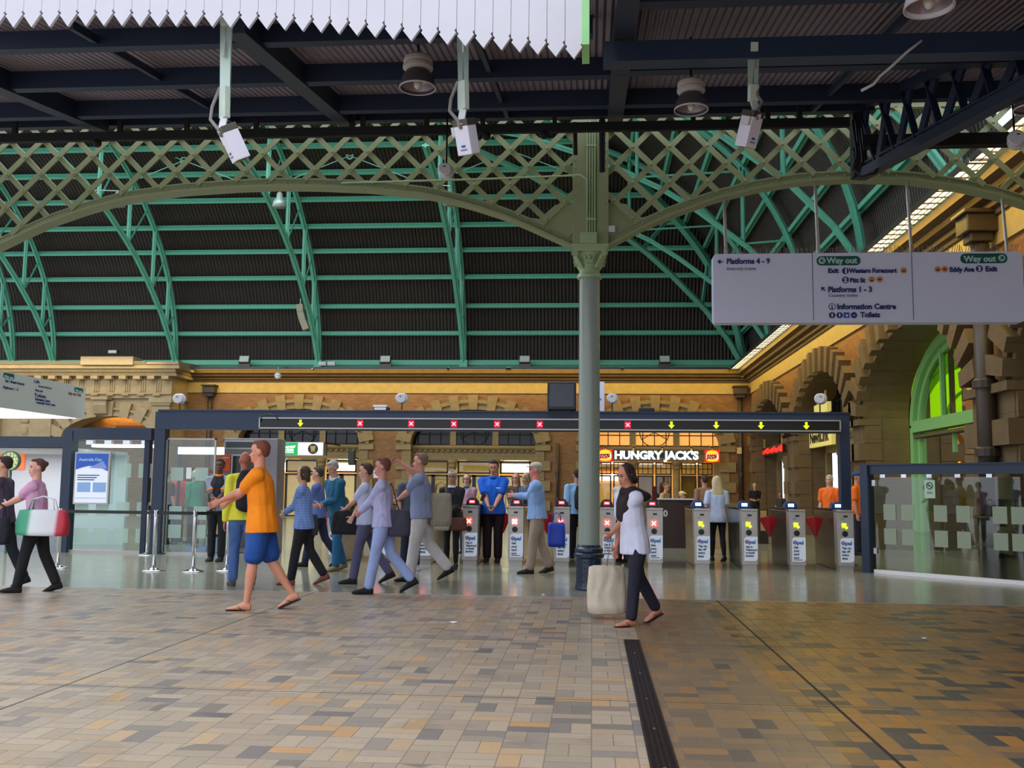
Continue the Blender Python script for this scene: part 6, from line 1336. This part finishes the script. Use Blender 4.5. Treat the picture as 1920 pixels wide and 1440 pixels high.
        for y, w, h0, h1 in ((-.030, .010, -.036, -.014), (-.026, .017, -.043, .0), (-.008, .020, -.045, .012), (.02, .022, -.045, .004), (.055, .026, -.045, -.014), (.085, .027, -.045, -.024), (.105, .020, -.044, -.030), (.112, .010, -.042, -.034)):
            rings.append([F(w*cos(2*pi*k/12), y, (h0+h1)/2+(h1-h0)/2*sin(2*pi*k/12)) for k in range(12)])
        b.loft(rings); shoe.append((F, an))
    # arms and hands
    AR = []
    for s_, tgt in zip((-1, 1), arms):
        sj = sh+Vector((s_*.100*H*sc, 0, -.012*H)); pole = Vector((s_*.22, -.9, -.6))
        if tgt is None: tgt = (s_*(.135*sc), .03+.02*s_, .475)
        elif len(tgt) == 2: tgt = (s_*.13*sc, tgt[0], tgt[1])
        tg = Vector(tgt)*H
        el, wr = ik(sj, tg, .165*H, .15*H, pole); AR.append((sj, el, wr, s_))
        limb(b, [sj, sj.lerp(el, .35), sj.lerp(el, .8), el, el.lerp(wr, .3), el.lerp(wr, .8), wr], [.031*H*sc, .028*H*sc, .024*H*sc, .022*H*sc, .024*H*sc, .017*H, .0145*H])
        fd = (wr-el).normalized(); inn = Vector((-s_, 0, 0)); nrm = inn-fd*inn.dot(fd)
        if nrm.length < .1: nrm = Vector((0, 0, -1))-fd*Vector((0, 0, -1)).dot(fd)
        nrm.normalize(); sd = fd.cross(nrm)
        if sd.dot(Vector((0, 1, .3))) < 0: sd = -sd
        pc = wr+fd*.028*H; limb(b, [wr, wr+fd*.02*H, wr+fd*.045*H], [(.014*H, .011*H), (.021*H, .010*H), (.023*H, .009*H)], side=sd)
        for k, (o_, l_) in enumerate(((.0175, .040), (.006, .046), (-.0060, .043), (-.0175, .034))):
            r0_ = wr+fd*.048*H+sd*o_*H; c1 = r0_+(fd*.9+nrm*.25+sd*o_*4).normalized()*l_*.5*H; c2 = c1+(fd*.55+nrm*.75).normalized()*l_*.5*H
            limb(b, [r0_, c1, c2], [.0056*H, .0052*H, .0044*H], n=8)
        t0 = wr+fd*.012*H+sd*.016*H; t1 = t0+(fd*.6+sd*.8+nrm*.3).normalized()*.026*H; t2 = t1+(fd*.9+sd*.25+nrm*.4).normalized()*.022*H; limb(b, [t0, t1, t2], [.0075*H, .0062*H, .005*H], n=8)
    body = remeshed(b, 'body', skin_mat(skin), g, vox*.85)
    # face details
    em = mat('eye_dark', (24, 18, 16), .3, var=0)
    for s_ in (-1, 1):
        MB().ell(hh(s_*.0175, .0435, .006), (.0065*H, .005*H, .004*H), HR_, 8, 6).build('eye', em, g, smooth=True); MB().ell(hh(s_*.018, .0475, .019), (.0105*H, .0035*H, .0026*H), HR_, 8, 6).build('eyebrow', cloth(hair), g, smooth=True)
    MB().ell(hh(0, .0515, -.034), (.0125*H, .0045*H, .0035*H), HR_, 10, 6).build('mouth', mat('lip', (150, 84, 76), .5, var=0), g, smooth=True)
    if glasses:
        gm = MB()
        for s_ in (-1, 1):
            pts = [hh(s_*.019+.014*cos(2*pi*k/12), .060, .004+.011*sin(2*pi*k/12)) for k in range(13)]; gm.tube(pts, .0016*H, 5, caps=False); gm.tube([hh(s_*.033, .060, .006), hh(s_*.045, 0, .006)], .0012*H, 5)
        gm.tube([hh(-.005, .061, .006), hh(.005, .061, .006)], .0014*H, 5).build('glasses', M_BLACK, g)
    # hair
    hm = cloth(hair)
    if hs != 'bald':
        hb = MB(); hb.ell(hh(0, -.016, .026), (.0475*H, .0525*H, .050*H), HR_, 16, 10)
        if hs in ('short', 'up'): hb.ell(hh(0, -.034, .004), (.040*H, .030*H, .036*H), HR_, 12, 8); hb.ell(hh(0, .018, .058), (.032*H, .024*H, .014*H), HR_, 12, 8)
        if hs == 'up': hb.ell(hh(0, -.066, .030), (.022*H, .020*H, .022*H), HR_, 10, 8)
        if hs in ('bob', 'long', 'verylong'):
            L_ = {'bob': -.055, 'long': -.12, 'verylong': -.21}[hs]
            limb(hb, [hh(0, -.020, .03), hh(0, -.030, -.01), hh(0, -.036, L_*.6), hh(0, -.046, L_)], [(.046*H, .040*H), (.050*H, .034*H), (.054*H, .026*H), (.040*H, .016*H)] if hs != 'verylong' else [(.048*H, .042*H), (.058*H, .038*H), (.070*H, .030*H), (.052*H, .018*H)])
            for s_ in (-1, 1): limb(hb, [hh(s_*.036, .006, .04), hh(s_*.046, .006, .0), hh(s_*.046, -.004, max(L_*.8, -.09))], [.014*H, .013*H, .010*H], n=8)
        remeshed(hb, 'hair', hm, g, vox, smooth_it=4)
    if beard: remeshed(MB().ell(hh(0, .034, -.044), (.030*H, .024*H, .024*H), HR_, 12, 8), 'beard', cloth(beard), g, vox)
    if hat:
        kind, hc_ = hat; hb = MB(); hb.ell(hh(0, -.008, .040), (.050*H, .060*H, .036*H), HR_, 18, 10)
        if kind == 'cap': hb.ell(hh(0, .056, .034), (.034*H, .034*H, .006*H), HR_, 14, 6)
        if kind == 'beanie': hb.ell(hh(0, -.012, .036), (.051*H, .060*H, .044*H), HR_, 18, 10)
        hb.build('hat', cloth(hc_), g, smooth=True)
    # shirt
    sb = MB(); e = .0085*H; hz = hem*H
    limb(sb, [pel-T*.035*H-Vector((0, 0, hz)), pel-T*.01*H, pel+T*.04*H, pel+T*.09*H, pel+T*.16*H, chest+T*.03*H, sh+T*.002*H], [(.106*H*sc+e, .083*H*sc+e), (.104*H*sc+e, .078*H*sc+e), (.096*H*sc+e, .070*H*sc+e), (.086*H*sc+e, .066*H*sc+e), (.091*H*sc+e, .066*H*sc+e), (.100*H*sc+e, .062*H*sc+e), (.070*H*sc+e, .043*H+e)], cap=False)
    limb(sb, [sh+Vector((-.085*H*sc, 0, -.008*H)), sh+T*.0*H, sh+Vector((.085*H*sc, 0, -.008*H))], [.034*H+e*.5, .038*H+e*.5, .034*H+e*.5], side=(0, 1, 0))
    slv = {'none': 0, 'short': .72, 'long': 2}[sleeve]
    cb = MB()
    for sj, el, wr, s_ in AR:
        if slv == 0: continue
        tgt_sb = cb if vest == 'sleeves' else sb
        if slv < 1: limb(sb, [sj, sj.lerp(el, .4), sj.lerp(el, slv)], [.034*H*sc+e, .034*H*sc+e, .033*H*sc+e], cap=True)
        else: limb(sb, [sj, sj.lerp(el, .5), el, el.lerp(wr, .5), el.lerp(wr, .93)], [.034*H*sc+e, .030*H*sc+e, .027*H*sc+e, .024*H*sc+e, .019*H+e*.7], cap=True)
    remeshed(sb, 'shirt', cloth(shirt, check), g, vox)
    if vest:
        vb_ = MB(); e2 = e+.006*H
        limb(vb_, [pel+T*.015*H, pel+T*.09*H, pel+T*.16*H, chest+T*.03*H, sh-T*.006*H], [(.095*H*sc+e2, .068*H*sc+e2), (.088*H*sc+e2, .066*H*sc+e2), (.091*H*sc+e2, .067*H*sc+e2), (.099*H*sc+e2, .064*H*sc+e2), (.066*H*sc+e2, .044*H+e2)])
        remeshed(vb_, 'vest', cloth(vest), g, vox, label=None)
    if cuffs:
        for sj, el, wr, s_ in AR: p = sj.lerp(el, .74); limb(MB(), [p], [1]) if 0 else MB().loft([ring_(sj.lerp(el, .68), el-sj, (1, 0, 0), .046*H*sc, .046*H*sc), ring_(sj.lerp(el, .76), el-sj, (1, 0, 0), .046*H*sc, .046*H*sc)]).build('sleeve_cuff', cloth(cuffs), g, smooth=True)
    if collar: MB().loft([ring_(nb-hd_dir*.012*H, hd_dir, (1, 0, 0), .052*H, .050*H), ring_(nb+hd_dir*.012*H, hd_dir, (1, 0, 0), .042*H, .042*H), ring_(nb+hd_dir*.012*H, hd_dir, (1, 0, 0), .036*H, .036*H), ring_(nb-hd_dir*.012*H, hd_dir, (1, 0, 0), .036*H, .036*H)]).build('collar', cloth(collar), g, smooth=True)
    if lanyard: MB().tube([hh(-.03, .01, -.09), chest+Vector((-.02*H, .078*H*sc, -.02*H)), chest+Vector((0, .084*H*sc, -.06*H)), chest+Vector((.02*H, .078*H*sc, -.02*H)), hh(.03, .01, -.09)], .003, 6).build('lanyard', M_WHITE, g)
    # trousers
    tb_ = MB(); limb(tb_, [pel+T*.045*H, pel+T*.01*H, pel-T*.03*H], [(.090*H*sc+.004*H, .066*H*sc+.004*H), (.097*H*sc+.004*H, .070*H*sc+.004*H), (.085*H*sc, .062*H*sc)])
    for hj, kn, an, q in J:
        if tlen == 'long': limb(tb_, [hj+Vector((0, 0, .01*H)), hj.lerp(kn, .35), hj.lerp(kn, .8), kn, kn.lerp(an, .4), kn.lerp(an, .93)], [.056*H*sc, .056*H*sc, .044*H*sc, .041*H*sc, .040*H*sc, .037*H*sc])
        elif tlen == 'slim': limb(tb_, [hj+Vector((0, 0, .01*H)), hj.lerp(kn, .35), hj.lerp(kn, .8), kn, kn.lerp(an, .3), kn.lerp(an, .93)], [.053*H*sc, .052*H*sc, .038*H*sc, .034*H*sc, .036*H*sc, .023*H*sc])
        else: limb(tb_, [hj+Vector((0, 0, .01*H)), hj.lerp(kn, .4), hj.lerp(kn, .86)], [.056*H*sc, .055*H*sc, .054*H*sc])
    remeshed(tb_, 'shorts' if tlen == 'shorts' else 'trousers', cloth(trousers), g, vox)
    # shoes
    for F, an in shoe:
        if sandals:
            sb2 = MB(); out = [(-.032, .016), (-.02, .022), (.02, .022), (.06, .028), (.095, .028), (.115, .016)]
            poly = [(w, y) for y, w in out]+[(-w, y) for y, w in reversed(out)]
            sb2.prism(poly, lambda x, y: F(x, y, -.052), lambda x, y: F(x, y, -.045)); sb2.tube([F(0, .085, -.046), F(-.02, .045, -.018), F(-.026, .02, -.040)], .004, 6); sb2.tube([F(0, .085, -.046), F(.02, .045, -.018), F(.026, .02, -.040)], .004, 6)
            sb2.build('flip_flop', cloth(shoes), g); continue
        rings = []
        for y, w, h0, h1 in ((-.036, .012, -.046, -.010), (-.030, .021, -.049, .008), (-.008, .0245, -.049, .012), (.022, .026, -.049, .006), (.055, .029, -.049, -.010), (.088, .030, -.049, -.020), (.110, .023, -.049, -.028), (.120, .012, -.048, -.036)):
            rings.append([F(w*cos(2*pi*k/14), y, max(h0, (h0+h1)/2+(h1-h0)/2*1.1*sin(2*pi*k/14))) for k in range(14)])
        MB().loft(rings).build('shoe', cloth(shoes), g, smooth=True)
    g2 = Matrix.Rotation(radians(180-face), 4, 'Z'); g2.translation = P
    return g, lambda v: g2@Vector((v[0]*H, v[1]*H, v[2]*H)), AR
def bag(name, label, c, dims, m_, rz=0., strap=None, soft=.06, cat='bag', handle=True):
    g = thing(name, Vector(c), label, cat, None, rz=rz); OFF[g.name] = Vector((0, 0, 0)); w, d, h = dims
    rings = []
    for t in (0, .03, .2, .5, .8, .97, 1):
        k = 1-.10*abs(t-.4)*2; kk = .75 if t in (0, 1) else 1.
        n = 20; pts = []
        for i in range(n):
            a = 2*pi*i/n; cx, cy = cos(a), sin(a); e = .55; pts.append(Vector((w/2*k*kk*(abs(cx)**e)*(1 if cx > 0 else -1), d/2*(1.1-.5*t)*kk*(abs(cy)**e)*(1 if cy > 0 else -1), -h/2+h*t)))
        rings.append(pts)
    MB().loft(rings).build('bag_body', m_, g, smooth=True)
    if handle:
        mb = MB()
        for s_ in (-1, 1): mb.tube([(-w*.25, s_*d*.2, h*.45), (-w*.2, s_*d*.1, h*.45+.14), (0, s_*d*.05, h*.45+.18), (w*.2, s_*d*.1, h*.45+.14), (w*.25, s_*d*.2, h*.45)], .008, 8)
        mb.build('handle', m_, g, smooth=True)
    if strap:
        mb = MB(); pts = [Vector(p)-Vector(c) for p in strap]; R = Matrix.Rotation(-rz, 3, 'Z'); mb.tube([R@p for p in pts], .010, 8); mb.build('strap', m_, g, smooth=True)
    return g
def backpack(fn, label, rgb, H=1.75, w=.30, h=.44, y=-.115):
    c = fn((0, y, .70)); 
    return c
VF = .0095
def bag_bands():
    m, nt, b = newmat('green_white_red_bag'); v, x, y, z = xyz(nt)
    nt.links.new(ramp(nt, nm(nt, 'ADD', nm(nt, 'MULTIPLY', x, 1.4), .5), [(0, RGB(60, 150, 116)), (.28, RGB(70, 160, 124)), (.36, RGB(214, 220, 222)), (.80, RGB(206, 204, 210)), (.86, RGB(190, 50, 70)), (1, RGB(180, 40, 60))]), b.inputs['Base Color']); b.inputs['Roughness'].default_value = .6
    return m
# --- in front, on the pavers and the pale floor
p, w, _ = person(62, 1110, 'woman in a pink top and black trousers striding left past the kiosk', 75, 1.66, legs=((14, 4), (-12, 12)), lean=4, arms=((.08, .24, .66), (-.10, .26, .62)), skin=(214, 160, 140), shirt=(216, 160, 196), trousers=(18, 18, 24), hair=(92, 58, 48), hs='up', shoes=(14, 14, 16), sleeve='short', headturn=-30, vox=VF, hem=.03)
bag('shopping_bag', 'large green and white bag carried low by the woman in pink', PY(80, 980, p.location.y-.22), (.72, .20, .32), bag_bands(), radians(-6))
bag('handbag', 'dark navy shoulder bag at the left hip of the woman in pink', w((-.10, .24, .46)), (.30, .16, .34), cloth((28, 30, 42)), 0)
person(-2, 1100, 'dark figure cut by the left edge, one arm crossing in front', 80, 1.7, legs=((15, 10), (-14, 12)), arms=((.05, .2, .62), None), shirt=(70, 60, 80), trousers=(26, 28, 38), hair=(50, 40, 36), sleeve='short', vox=.011)
person(405, 1052, 'guard in a black vest with orange collar and cuffs, hands clasped', -4, 1.80, legs=((3, 2), (1, 2)), lean=0, arms=((.02, .16, .50), (-.02, .16, .50)), skin=(92, 58, 44), shirt=(134, 142, 158), vest=(26, 26, 36), cuffs=(240, 130, 20), collar=(240, 130, 20), trousers=(20, 20, 26), hair=(22, 18, 18), vox=VF)
p, w, _ = person(452, 1100, 'man in a yellow shirt and jeans with a black backpack, behind the man in orange', 150, 1.80, legs=((12, 8), (-10, 10)), arms=(None, (.10, .12, .55)), skin=(160, 90, 70), shirt=(226, 220, 60), trousers=(70, 104, 160), hair=(70, 40, 34), hs='bald', shoes=(70, 66, 70), sleeve='long', vox=VF)
g = thing('backpack', w((0, -.115, .72)), 'black backpack on the man in yellow, with a hanging strap', 'backpack', rz=radians(180-150)); OFF[g.name] = Vector((0, 0, 0))
limb(MB(), [(0, 0, -.22), (0, 0, -.05), (0, 0, .12), (0, 0, .22)], [(.15, .09), (.16, .10), (.15, .09), (.11, .06)]).build('pack', cloth((22, 24, 34)), g, smooth=True)
p, w, _ = person(486, 1143, 'tall man in an orange polo shirt and blue shorts striding left in flip flops', 80, 1.84, legs=((9, 2), (-12, 22)), lean=5, arms=((.10, .26, .60), (-.07, .27, .62)), skin=(206, 140, 112), shirt=(255, 138, 0), trousers=(24, 74, 150), tlen='shorts', hair=(120, 66, 50), hs='short', shoes=(20, 18, 22), build=1.12, sandals=True, vox=VF, hem=.035)
p, w, _ = person(566, 1096, 'woman in a blue checked shirt walking left behind the man in orange', 85, 1.62, legs=((12, 4), (-12, 20)), arms=((.07, .18, .60), None), skin=(200, 150, 124), shirt=(120, 150, 214), check=1, trousers=(22, 20, 26), hair=(70, 52, 40), hs='bob', shoes=(120, 70, 60), sleeve='long', vox=VF, hem=.02)
bag('tied_jacket', 'dark grey jacket hanging at the hip of the woman in the blue checked shirt', w((.10, .0, .50)), (.34, .22, .30), cloth((64, 66, 74)), 0, handle=False, cat='jacket')
person(630, 1070, 'grey haired man in a teal jacket and teal trousers looking down', 40, 1.76, legs=((8, 6), (-8, 12)), lean=8, headdown=25, arms=((.02, .18, .60), (-.02, .18, .60)), skin=(190, 140, 120), shirt=(16, 84, 116), collar=(200, 204, 210), trousers=(26, 92, 134), hair=(150, 146, 144), shoes=(130, 110, 80), sleeve='long', vox=VF)
p, w, _ = person(684, 1094, 'man in a pale lavender shirt carrying a big black bag at his hip', 82, 1.68, legs=((14, 6), (-16, 18)), arms=((.10, .20, .60), (-.10, .12, .52)), skin=(196, 146, 124), shirt=(186, 190, 222), trousers=(84, 80, 110), hair=(70, 46, 40), shoes=(24, 22, 26), sleeve='short', vox=VF)
bag('satchel', 'big black shoulder bag in front of the man in the lavender shirt', w((.10, .16, .50)), (.50, .20, .34), cloth((22, 22, 28)), 0, strap=[w((.10, .16, .57)), w((.0, .02, .80)), w((-.08, -.08, .58))], handle=False)
p, w, _ = person(716, 1113, 'man in a lilac striped shirt and light blue trousers stepping left', 84, 1.72, legs=((12, 2), (-14, 26)), arms=((.10, .20, .58), None), skin=(190, 128, 112), shirt=(176, 176, 214), check=2, trousers=(150, 166, 214), hair=(100, 60, 50), shoes=(20, 18, 20), sleeve='long', vox=VF, vest=None)
bag('messenger_bag', 'dark messenger bag on the back hip of the man in light blue trousers', w((-.04, -.12, .52)), (.30, .16, .34), cloth((56, 56, 72)), 0, strap=[w((-.04, -.12, .6)), w((.03, -.05, .81)), w((.06, .08, .62))], handle=False)
p, w, _ = person(788, 1090, 'big man in a grey blue shirt and pale stone trousers with one arm raised', 88, 1.84, legs=((10, 2), (-14, 26)), arms=((.10, .22, .62), (-.10, .16, .92)), skin=(196, 138, 118), shirt=(126, 134, 166), trousers=(196, 190, 190), hair=(120, 92, 80), shoes=(24, 22, 26), sleeve='short', build=1.16, vox=VF)
bag('backpack', 'pale checked cloth backpack hanging behind the big man in stone trousers', w((0, -.15, .56)), (.34, .22, .48), cloth((150, 140, 122), 1), 0, cat='backpack')
p, w, _ = person(846, 1066, 'woman in a black cardigan, white scarf and pale beanie coming through the gates', 5, 1.62, legs=((8, 12), (0, 2)), arms=((-.02, .16, .60), (.02, .16, .60)), skin=(170, 120, 96), shirt=(20, 22, 30), trousers=(18, 18, 24), tlen='slim', hair=(60, 40, 34), hat=('beanie', (176, 160, 144)), collar=(200, 206, 220), glasses=True, shoes=(18, 18, 20), sleeve='long', vox=VF)
bag('handbag', 'tan and white handbag held by the woman in the black cardigan', w((.08, .14, .50)), (.30, .16, .34), cloth((170, 160, 150)), 0); bag('handbag', 'brown leather handbag at the left hip of the woman in the black cardigan', w((-.09, .10, .46)), (.30, .14, .22), cloth((84, 44, 34)), 0)
person(876, 0, 'woman with glasses in a pink cardigan over a green top behind the woman in black', 10, 1.62, Y=20.6, legs=((3, 3), (0, 2)), skin=(208, 160, 140), shirt=(196, 150, 170), collar=(40, 110, 90), trousers=(40, 40, 52), hair=(130, 92, 70), hs='bob', glasses=True, sleeve='long', arms=((-.02, .14, .62), None))
p, w, AR = person(925, 0, 'dark haired man in a bright blue polo shirt standing between two gates looking down', 0, 1.84, Y=18.3, legs=((3, 2), (1, 2)), lean=2, headdown=14, arms=((-.03, .17, .55), (.03, .17, .55)), skin=(186, 132, 106), shirt=(14, 92, 200), trousers=(40, 14, 26), hair=(26, 22, 22), shoes=(18, 18, 20), build=1.14, vox=VF, hem=.02, collar=(14, 84, 190))
MB().cbox((-.06*1.84, .155*1.84/1.0*.78, .735*1.84), (.085, .01, .02)).build('breast_logo', mat('logo_pale', (200, 215, 235), .5, var=0), p)
w0 = w((.09, .11, .64)); wl = MB().cbox(w0, (.07, .05, .14), Matrix.Rotation(.3, 3, 'Y')); tag(wl.build('wallet', cloth((40, 28, 28))), 'dark wallet held under the arm of the man in the blue polo', 'wallet')
person(968, 0, 'woman with long brown hair and sunglasses behind the gates, right of the blue polo', 15, 1.66, Y=21.5, legs=((3, 3), (0, 2)), skin=(196, 150, 124), shirt=(70, 58, 44), trousers=(60, 30, 40), hair=(130, 84, 46), hs='long', glasses=True, sleeve='long', arms=((-.02, .16, .60), (.02, .16, .6)))
person(994, 0, 'fair haired woman in a slate blue jacket tapping a card at the gate', 50, 1.66, Y=20.1, legs=((6, 3), (-4, 6)), lean=10, skin=(206, 160, 134), shirt=(72, 92, 122), trousers=(70, 26, 44), hair=(170, 150, 120), hs='bob', sleeve='long', arms=((.06, .22, .60), (-.02, .20, .62)))
p, w, _ = person(1006, 1075, 'older man in a cap, pale blue shirt and khaki trousers beside the gates', 78, 1.76, legs=((10, 4), (-10, 10)), lean=3, arms=((.09, .20, .70), (-.12, .0, .49)), skin=(222, 130, 120), shirt=(134, 166, 214), trousers=(160, 140, 124), hair=(170, 160, 150), hat=('cap', (180, 176, 160)), shoes=(30, 24, 22), sleeve='long', build=1.1, vox=VF)
bag('shopping_bag', 'cobalt blue bag hanging from the hand of the older man in the cap', (PZ(1043, 1072)+Vector((0, 0, .60))), (.30, .20, .40), mat('bag_cobalt', (20, 60, 180), .5, var=.1), 0)
p, w, _ = person(1083, 0, 'man in a light blue shirt with a backpack, half hidden behind the column', 160, 1.72, Y=19.6, legs=((4, 4), (-4, 6)), skin=(190, 140, 116), shirt=(150, 190, 230), trousers=(24, 16, 22), hair=(60, 46, 40), sleeve='long', build=1.1)
g = thing('backpack', w((0, -.115, .70)), 'black backpack worn by the man behind the column', 'backpack', rz=radians(20)); OFF[g.name] = Vector((0, 0, 0)); limb(MB(), [(0, 0, -.20), (0, 0, 0), (0, 0, .18)], [(.13, .08), (.14, .09), (.10, .06)]).build('pack', cloth((18, 20, 28)), g, smooth=True)
person(1168, 0, 'dark haired woman in a cream sleeveless top beyond the gates, behind the walking woman', 30, 1.66, Y=18.9, legs=((4, 4), (0, 2)), skin=(214, 160, 140), shirt=(196, 190, 176), sleeve='none', trousers=(60, 60, 80), hair=(64, 36, 30), hs='up', arms=(None, (.0, .16, .60)))
p, w, _ = person(1190, 1172, 'dark haired woman in a white shirt and black wrap walking left', 60, 1.60, legs=((8, 2), (-16, 16)), lean=8, headdown=14, arms=((.12, .10, .56), None), skin=(190, 124, 100), shirt=(206, 208, 228), vest=None, trousers=(28, 28, 44), hair=(44, 26, 24), hs='bob', shoes=(60, 40, 36), sandals=True, sleeve='short', vox=VF, hem=.05)
sh_ = MB(); limb(sh_, [(-.10*1.6, -.02, .80*1.6), (0, .045, .83*1.6), (.10*1.6, -.02, .80*1.6)], [(.05, .10), (.06, .13), (.05, .10)], side=(0, 0, 1)); limb(sh_, [(0, .06, .83*1.6), (.02, .10, .74*1.6), (.06, .12, .66*1.6)], [(.16, .07), (.15, .07), (.09, .04)])
remeshed(sh_, 'wrap', cloth((34, 14, 22)), p, .010)
bag('shopping_bag', 'large beige canvas tote bag hanging low from the walking woman in white', PZ(1137, 1160)+Vector((0, 0, .30)), (.42, .22, .50), cloth((204, 190, 168)), radians(10), strap=[PZ(1137, 1160)+Vector((0, 0, .52)), w((.12, .10, .55)), PZ(1137, 1160)+Vector((.1, .05, .52))], handle=False)
p, w, _ = person(1346, 1052, 'woman with long blonde hair and black leggings walking away through the gate', 172, 1.62, legs=((8, 4), (-6, 12)), skin=(210, 150, 130), shirt=(196, 208, 236), trousers=(16, 16, 22), tlen='slim', hair=(226, 206, 160), hs='verylong', shoes=(20, 18, 20), sleeve='short', hem=.04, arms=((-.16, .04, .50), None), vox=VF)
person(1322, 0, 'person in a brown top beyond the gate beside the blonde woman', 165, 1.66, Y=21.5, legs=((4, 4), (0, 2)), skin=(180, 130, 104), shirt=(140, 104, 80), trousers=(50, 44, 44), hair=(66, 44, 34), sleeve='long', arms=(None, (.0, .16, .60)))
# --- beyond the gates
person(1237, 0, 'person in a tan top bending forward beyond the gates, in front of the red poster', -60, 1.55, Y=26, legs=((6, 3), (-4, 6)), lean=20, skin=(190, 140, 104), shirt=(190, 160, 110), trousers=(80, 66, 50), hair=(120, 80, 60), sleeve='short', arms=((.1, .14, .58), None), vox=.012)
person(1278, 0, 'seated older person in a pale yellow cap and lilac top beyond the counter', -40, 1.64, Y=26.5, seat=.45, skin=(190, 140, 110), shirt=(186, 160, 160), trousers=(70, 60, 60), hair=(150, 140, 120), hat=('cap', (226, 210, 130)), vox=.012)
bn_ = PY(1278, 917, 26.5); g = thing('bench', (bn_.x, bn_.y, 0), 'wooden bench under the seated person in the yellow cap', 'bench'); MB().box(bn_.x-.6, bn_.x+.6, bn_.y-.22, bn_.y+.25, .38, .44).build('seat', M_DARKW, g)
for sx in (-.5, .5): MB().box(bn_.x+sx-.03, bn_.x+sx+.03, bn_.y-.2, bn_.y+.2, 0, .38).build('leg', M_DARKW, g)
person(1415, 0, 'person in a black T shirt with elbows out, far beyond the gates near the corner', 0, 1.62, Y=37.5, legs=((3, 2), (1, 2)), skin=(200, 150, 110), shirt=(18, 18, 20), trousers=(24, 22, 26), hair=(180, 150, 96), sleeve='short', arms=((-.04, .15, .62), (.06, .15, .62)), vox=.012)
person(1463, 0, 'short person with reddish hair far beyond the gates, right of the man in black', 20, 1.30, Y=36, legs=((3, 2), (1, 2)), skin=(190, 120, 90), shirt=(60, 56, 50), trousers=(40, 40, 44), hair=(120, 70, 40), vox=.012)
person(1556, 0, 'grey haired worker in an orange high visibility vest left of the navy gantry post', 30, 1.70, Y=22.5, legs=((3, 2), (1, 2)), skin=(200, 160, 130), shirt=(240, 110, 30), trousers=(40, 40, 60), hair=(196, 190, 180), vox=.012)
person(1604, 0, 'worker in orange with a blue cap, beside the navy barrier post', -60, 1.76, Y=22.0, legs=((3, 2), (1, 2)), skin=(190, 130, 100), shirt=(240, 110, 30), trousers=(40, 40, 60), hair=(60, 44, 36), hat=('cap', (30, 70, 130)), arms=((.10, .2, .66), None), vox=.012)
person(334, 0, 'person in a red shirt seen through the glass behind the guard', 170, 1.70, Y=23.0, legs=((3, 2), (1, 2)), skin=(190, 140, 110), shirt=(220, 50, 30), trousers=(60, 60, 90), hair=(70, 50, 40), vox=.012)
person(366, 0, 'grey haired person in a green shirt seen through the glass beside the red shirt', 120, 1.68, Y=22.5, legs=((3, 2), (1, 2)), skin=(200, 150, 120), shirt=(20, 150, 116), trousers=(70, 70, 80), hair=(196, 186, 172), hs='bob', sleeve='long', vox=.012)
person(312, 0, 'person in dark clothes partly hidden by the navy post behind the glass', -150, 1.66, Y=22.0, legs=((3, 2), (1, 2)), shirt=(30, 30, 36), trousers=(30, 30, 36), hair=(30, 24, 22), vox=.012)
person(598, 0, 'person in a navy outfit walking behind the woman in the checked shirt', 85, 1.68, Y=16.6, legs=((16, 6), (-16, 20)), shirt=(80, 100, 160), trousers=(22, 30, 54), hair=(60, 50, 44), vox=.011, arms=((.05, .12, .52), None))
person(772, 0, 'person in dark blue jeans standing behind the big man in stone trousers', -20, 1.70, Y=16.3, legs=((6, 4), (-6, 8)), shirt=(70, 74, 90), trousers=(34, 44, 66), hair=(70, 50, 44), vox=.011, shoes=(150, 150, 160))
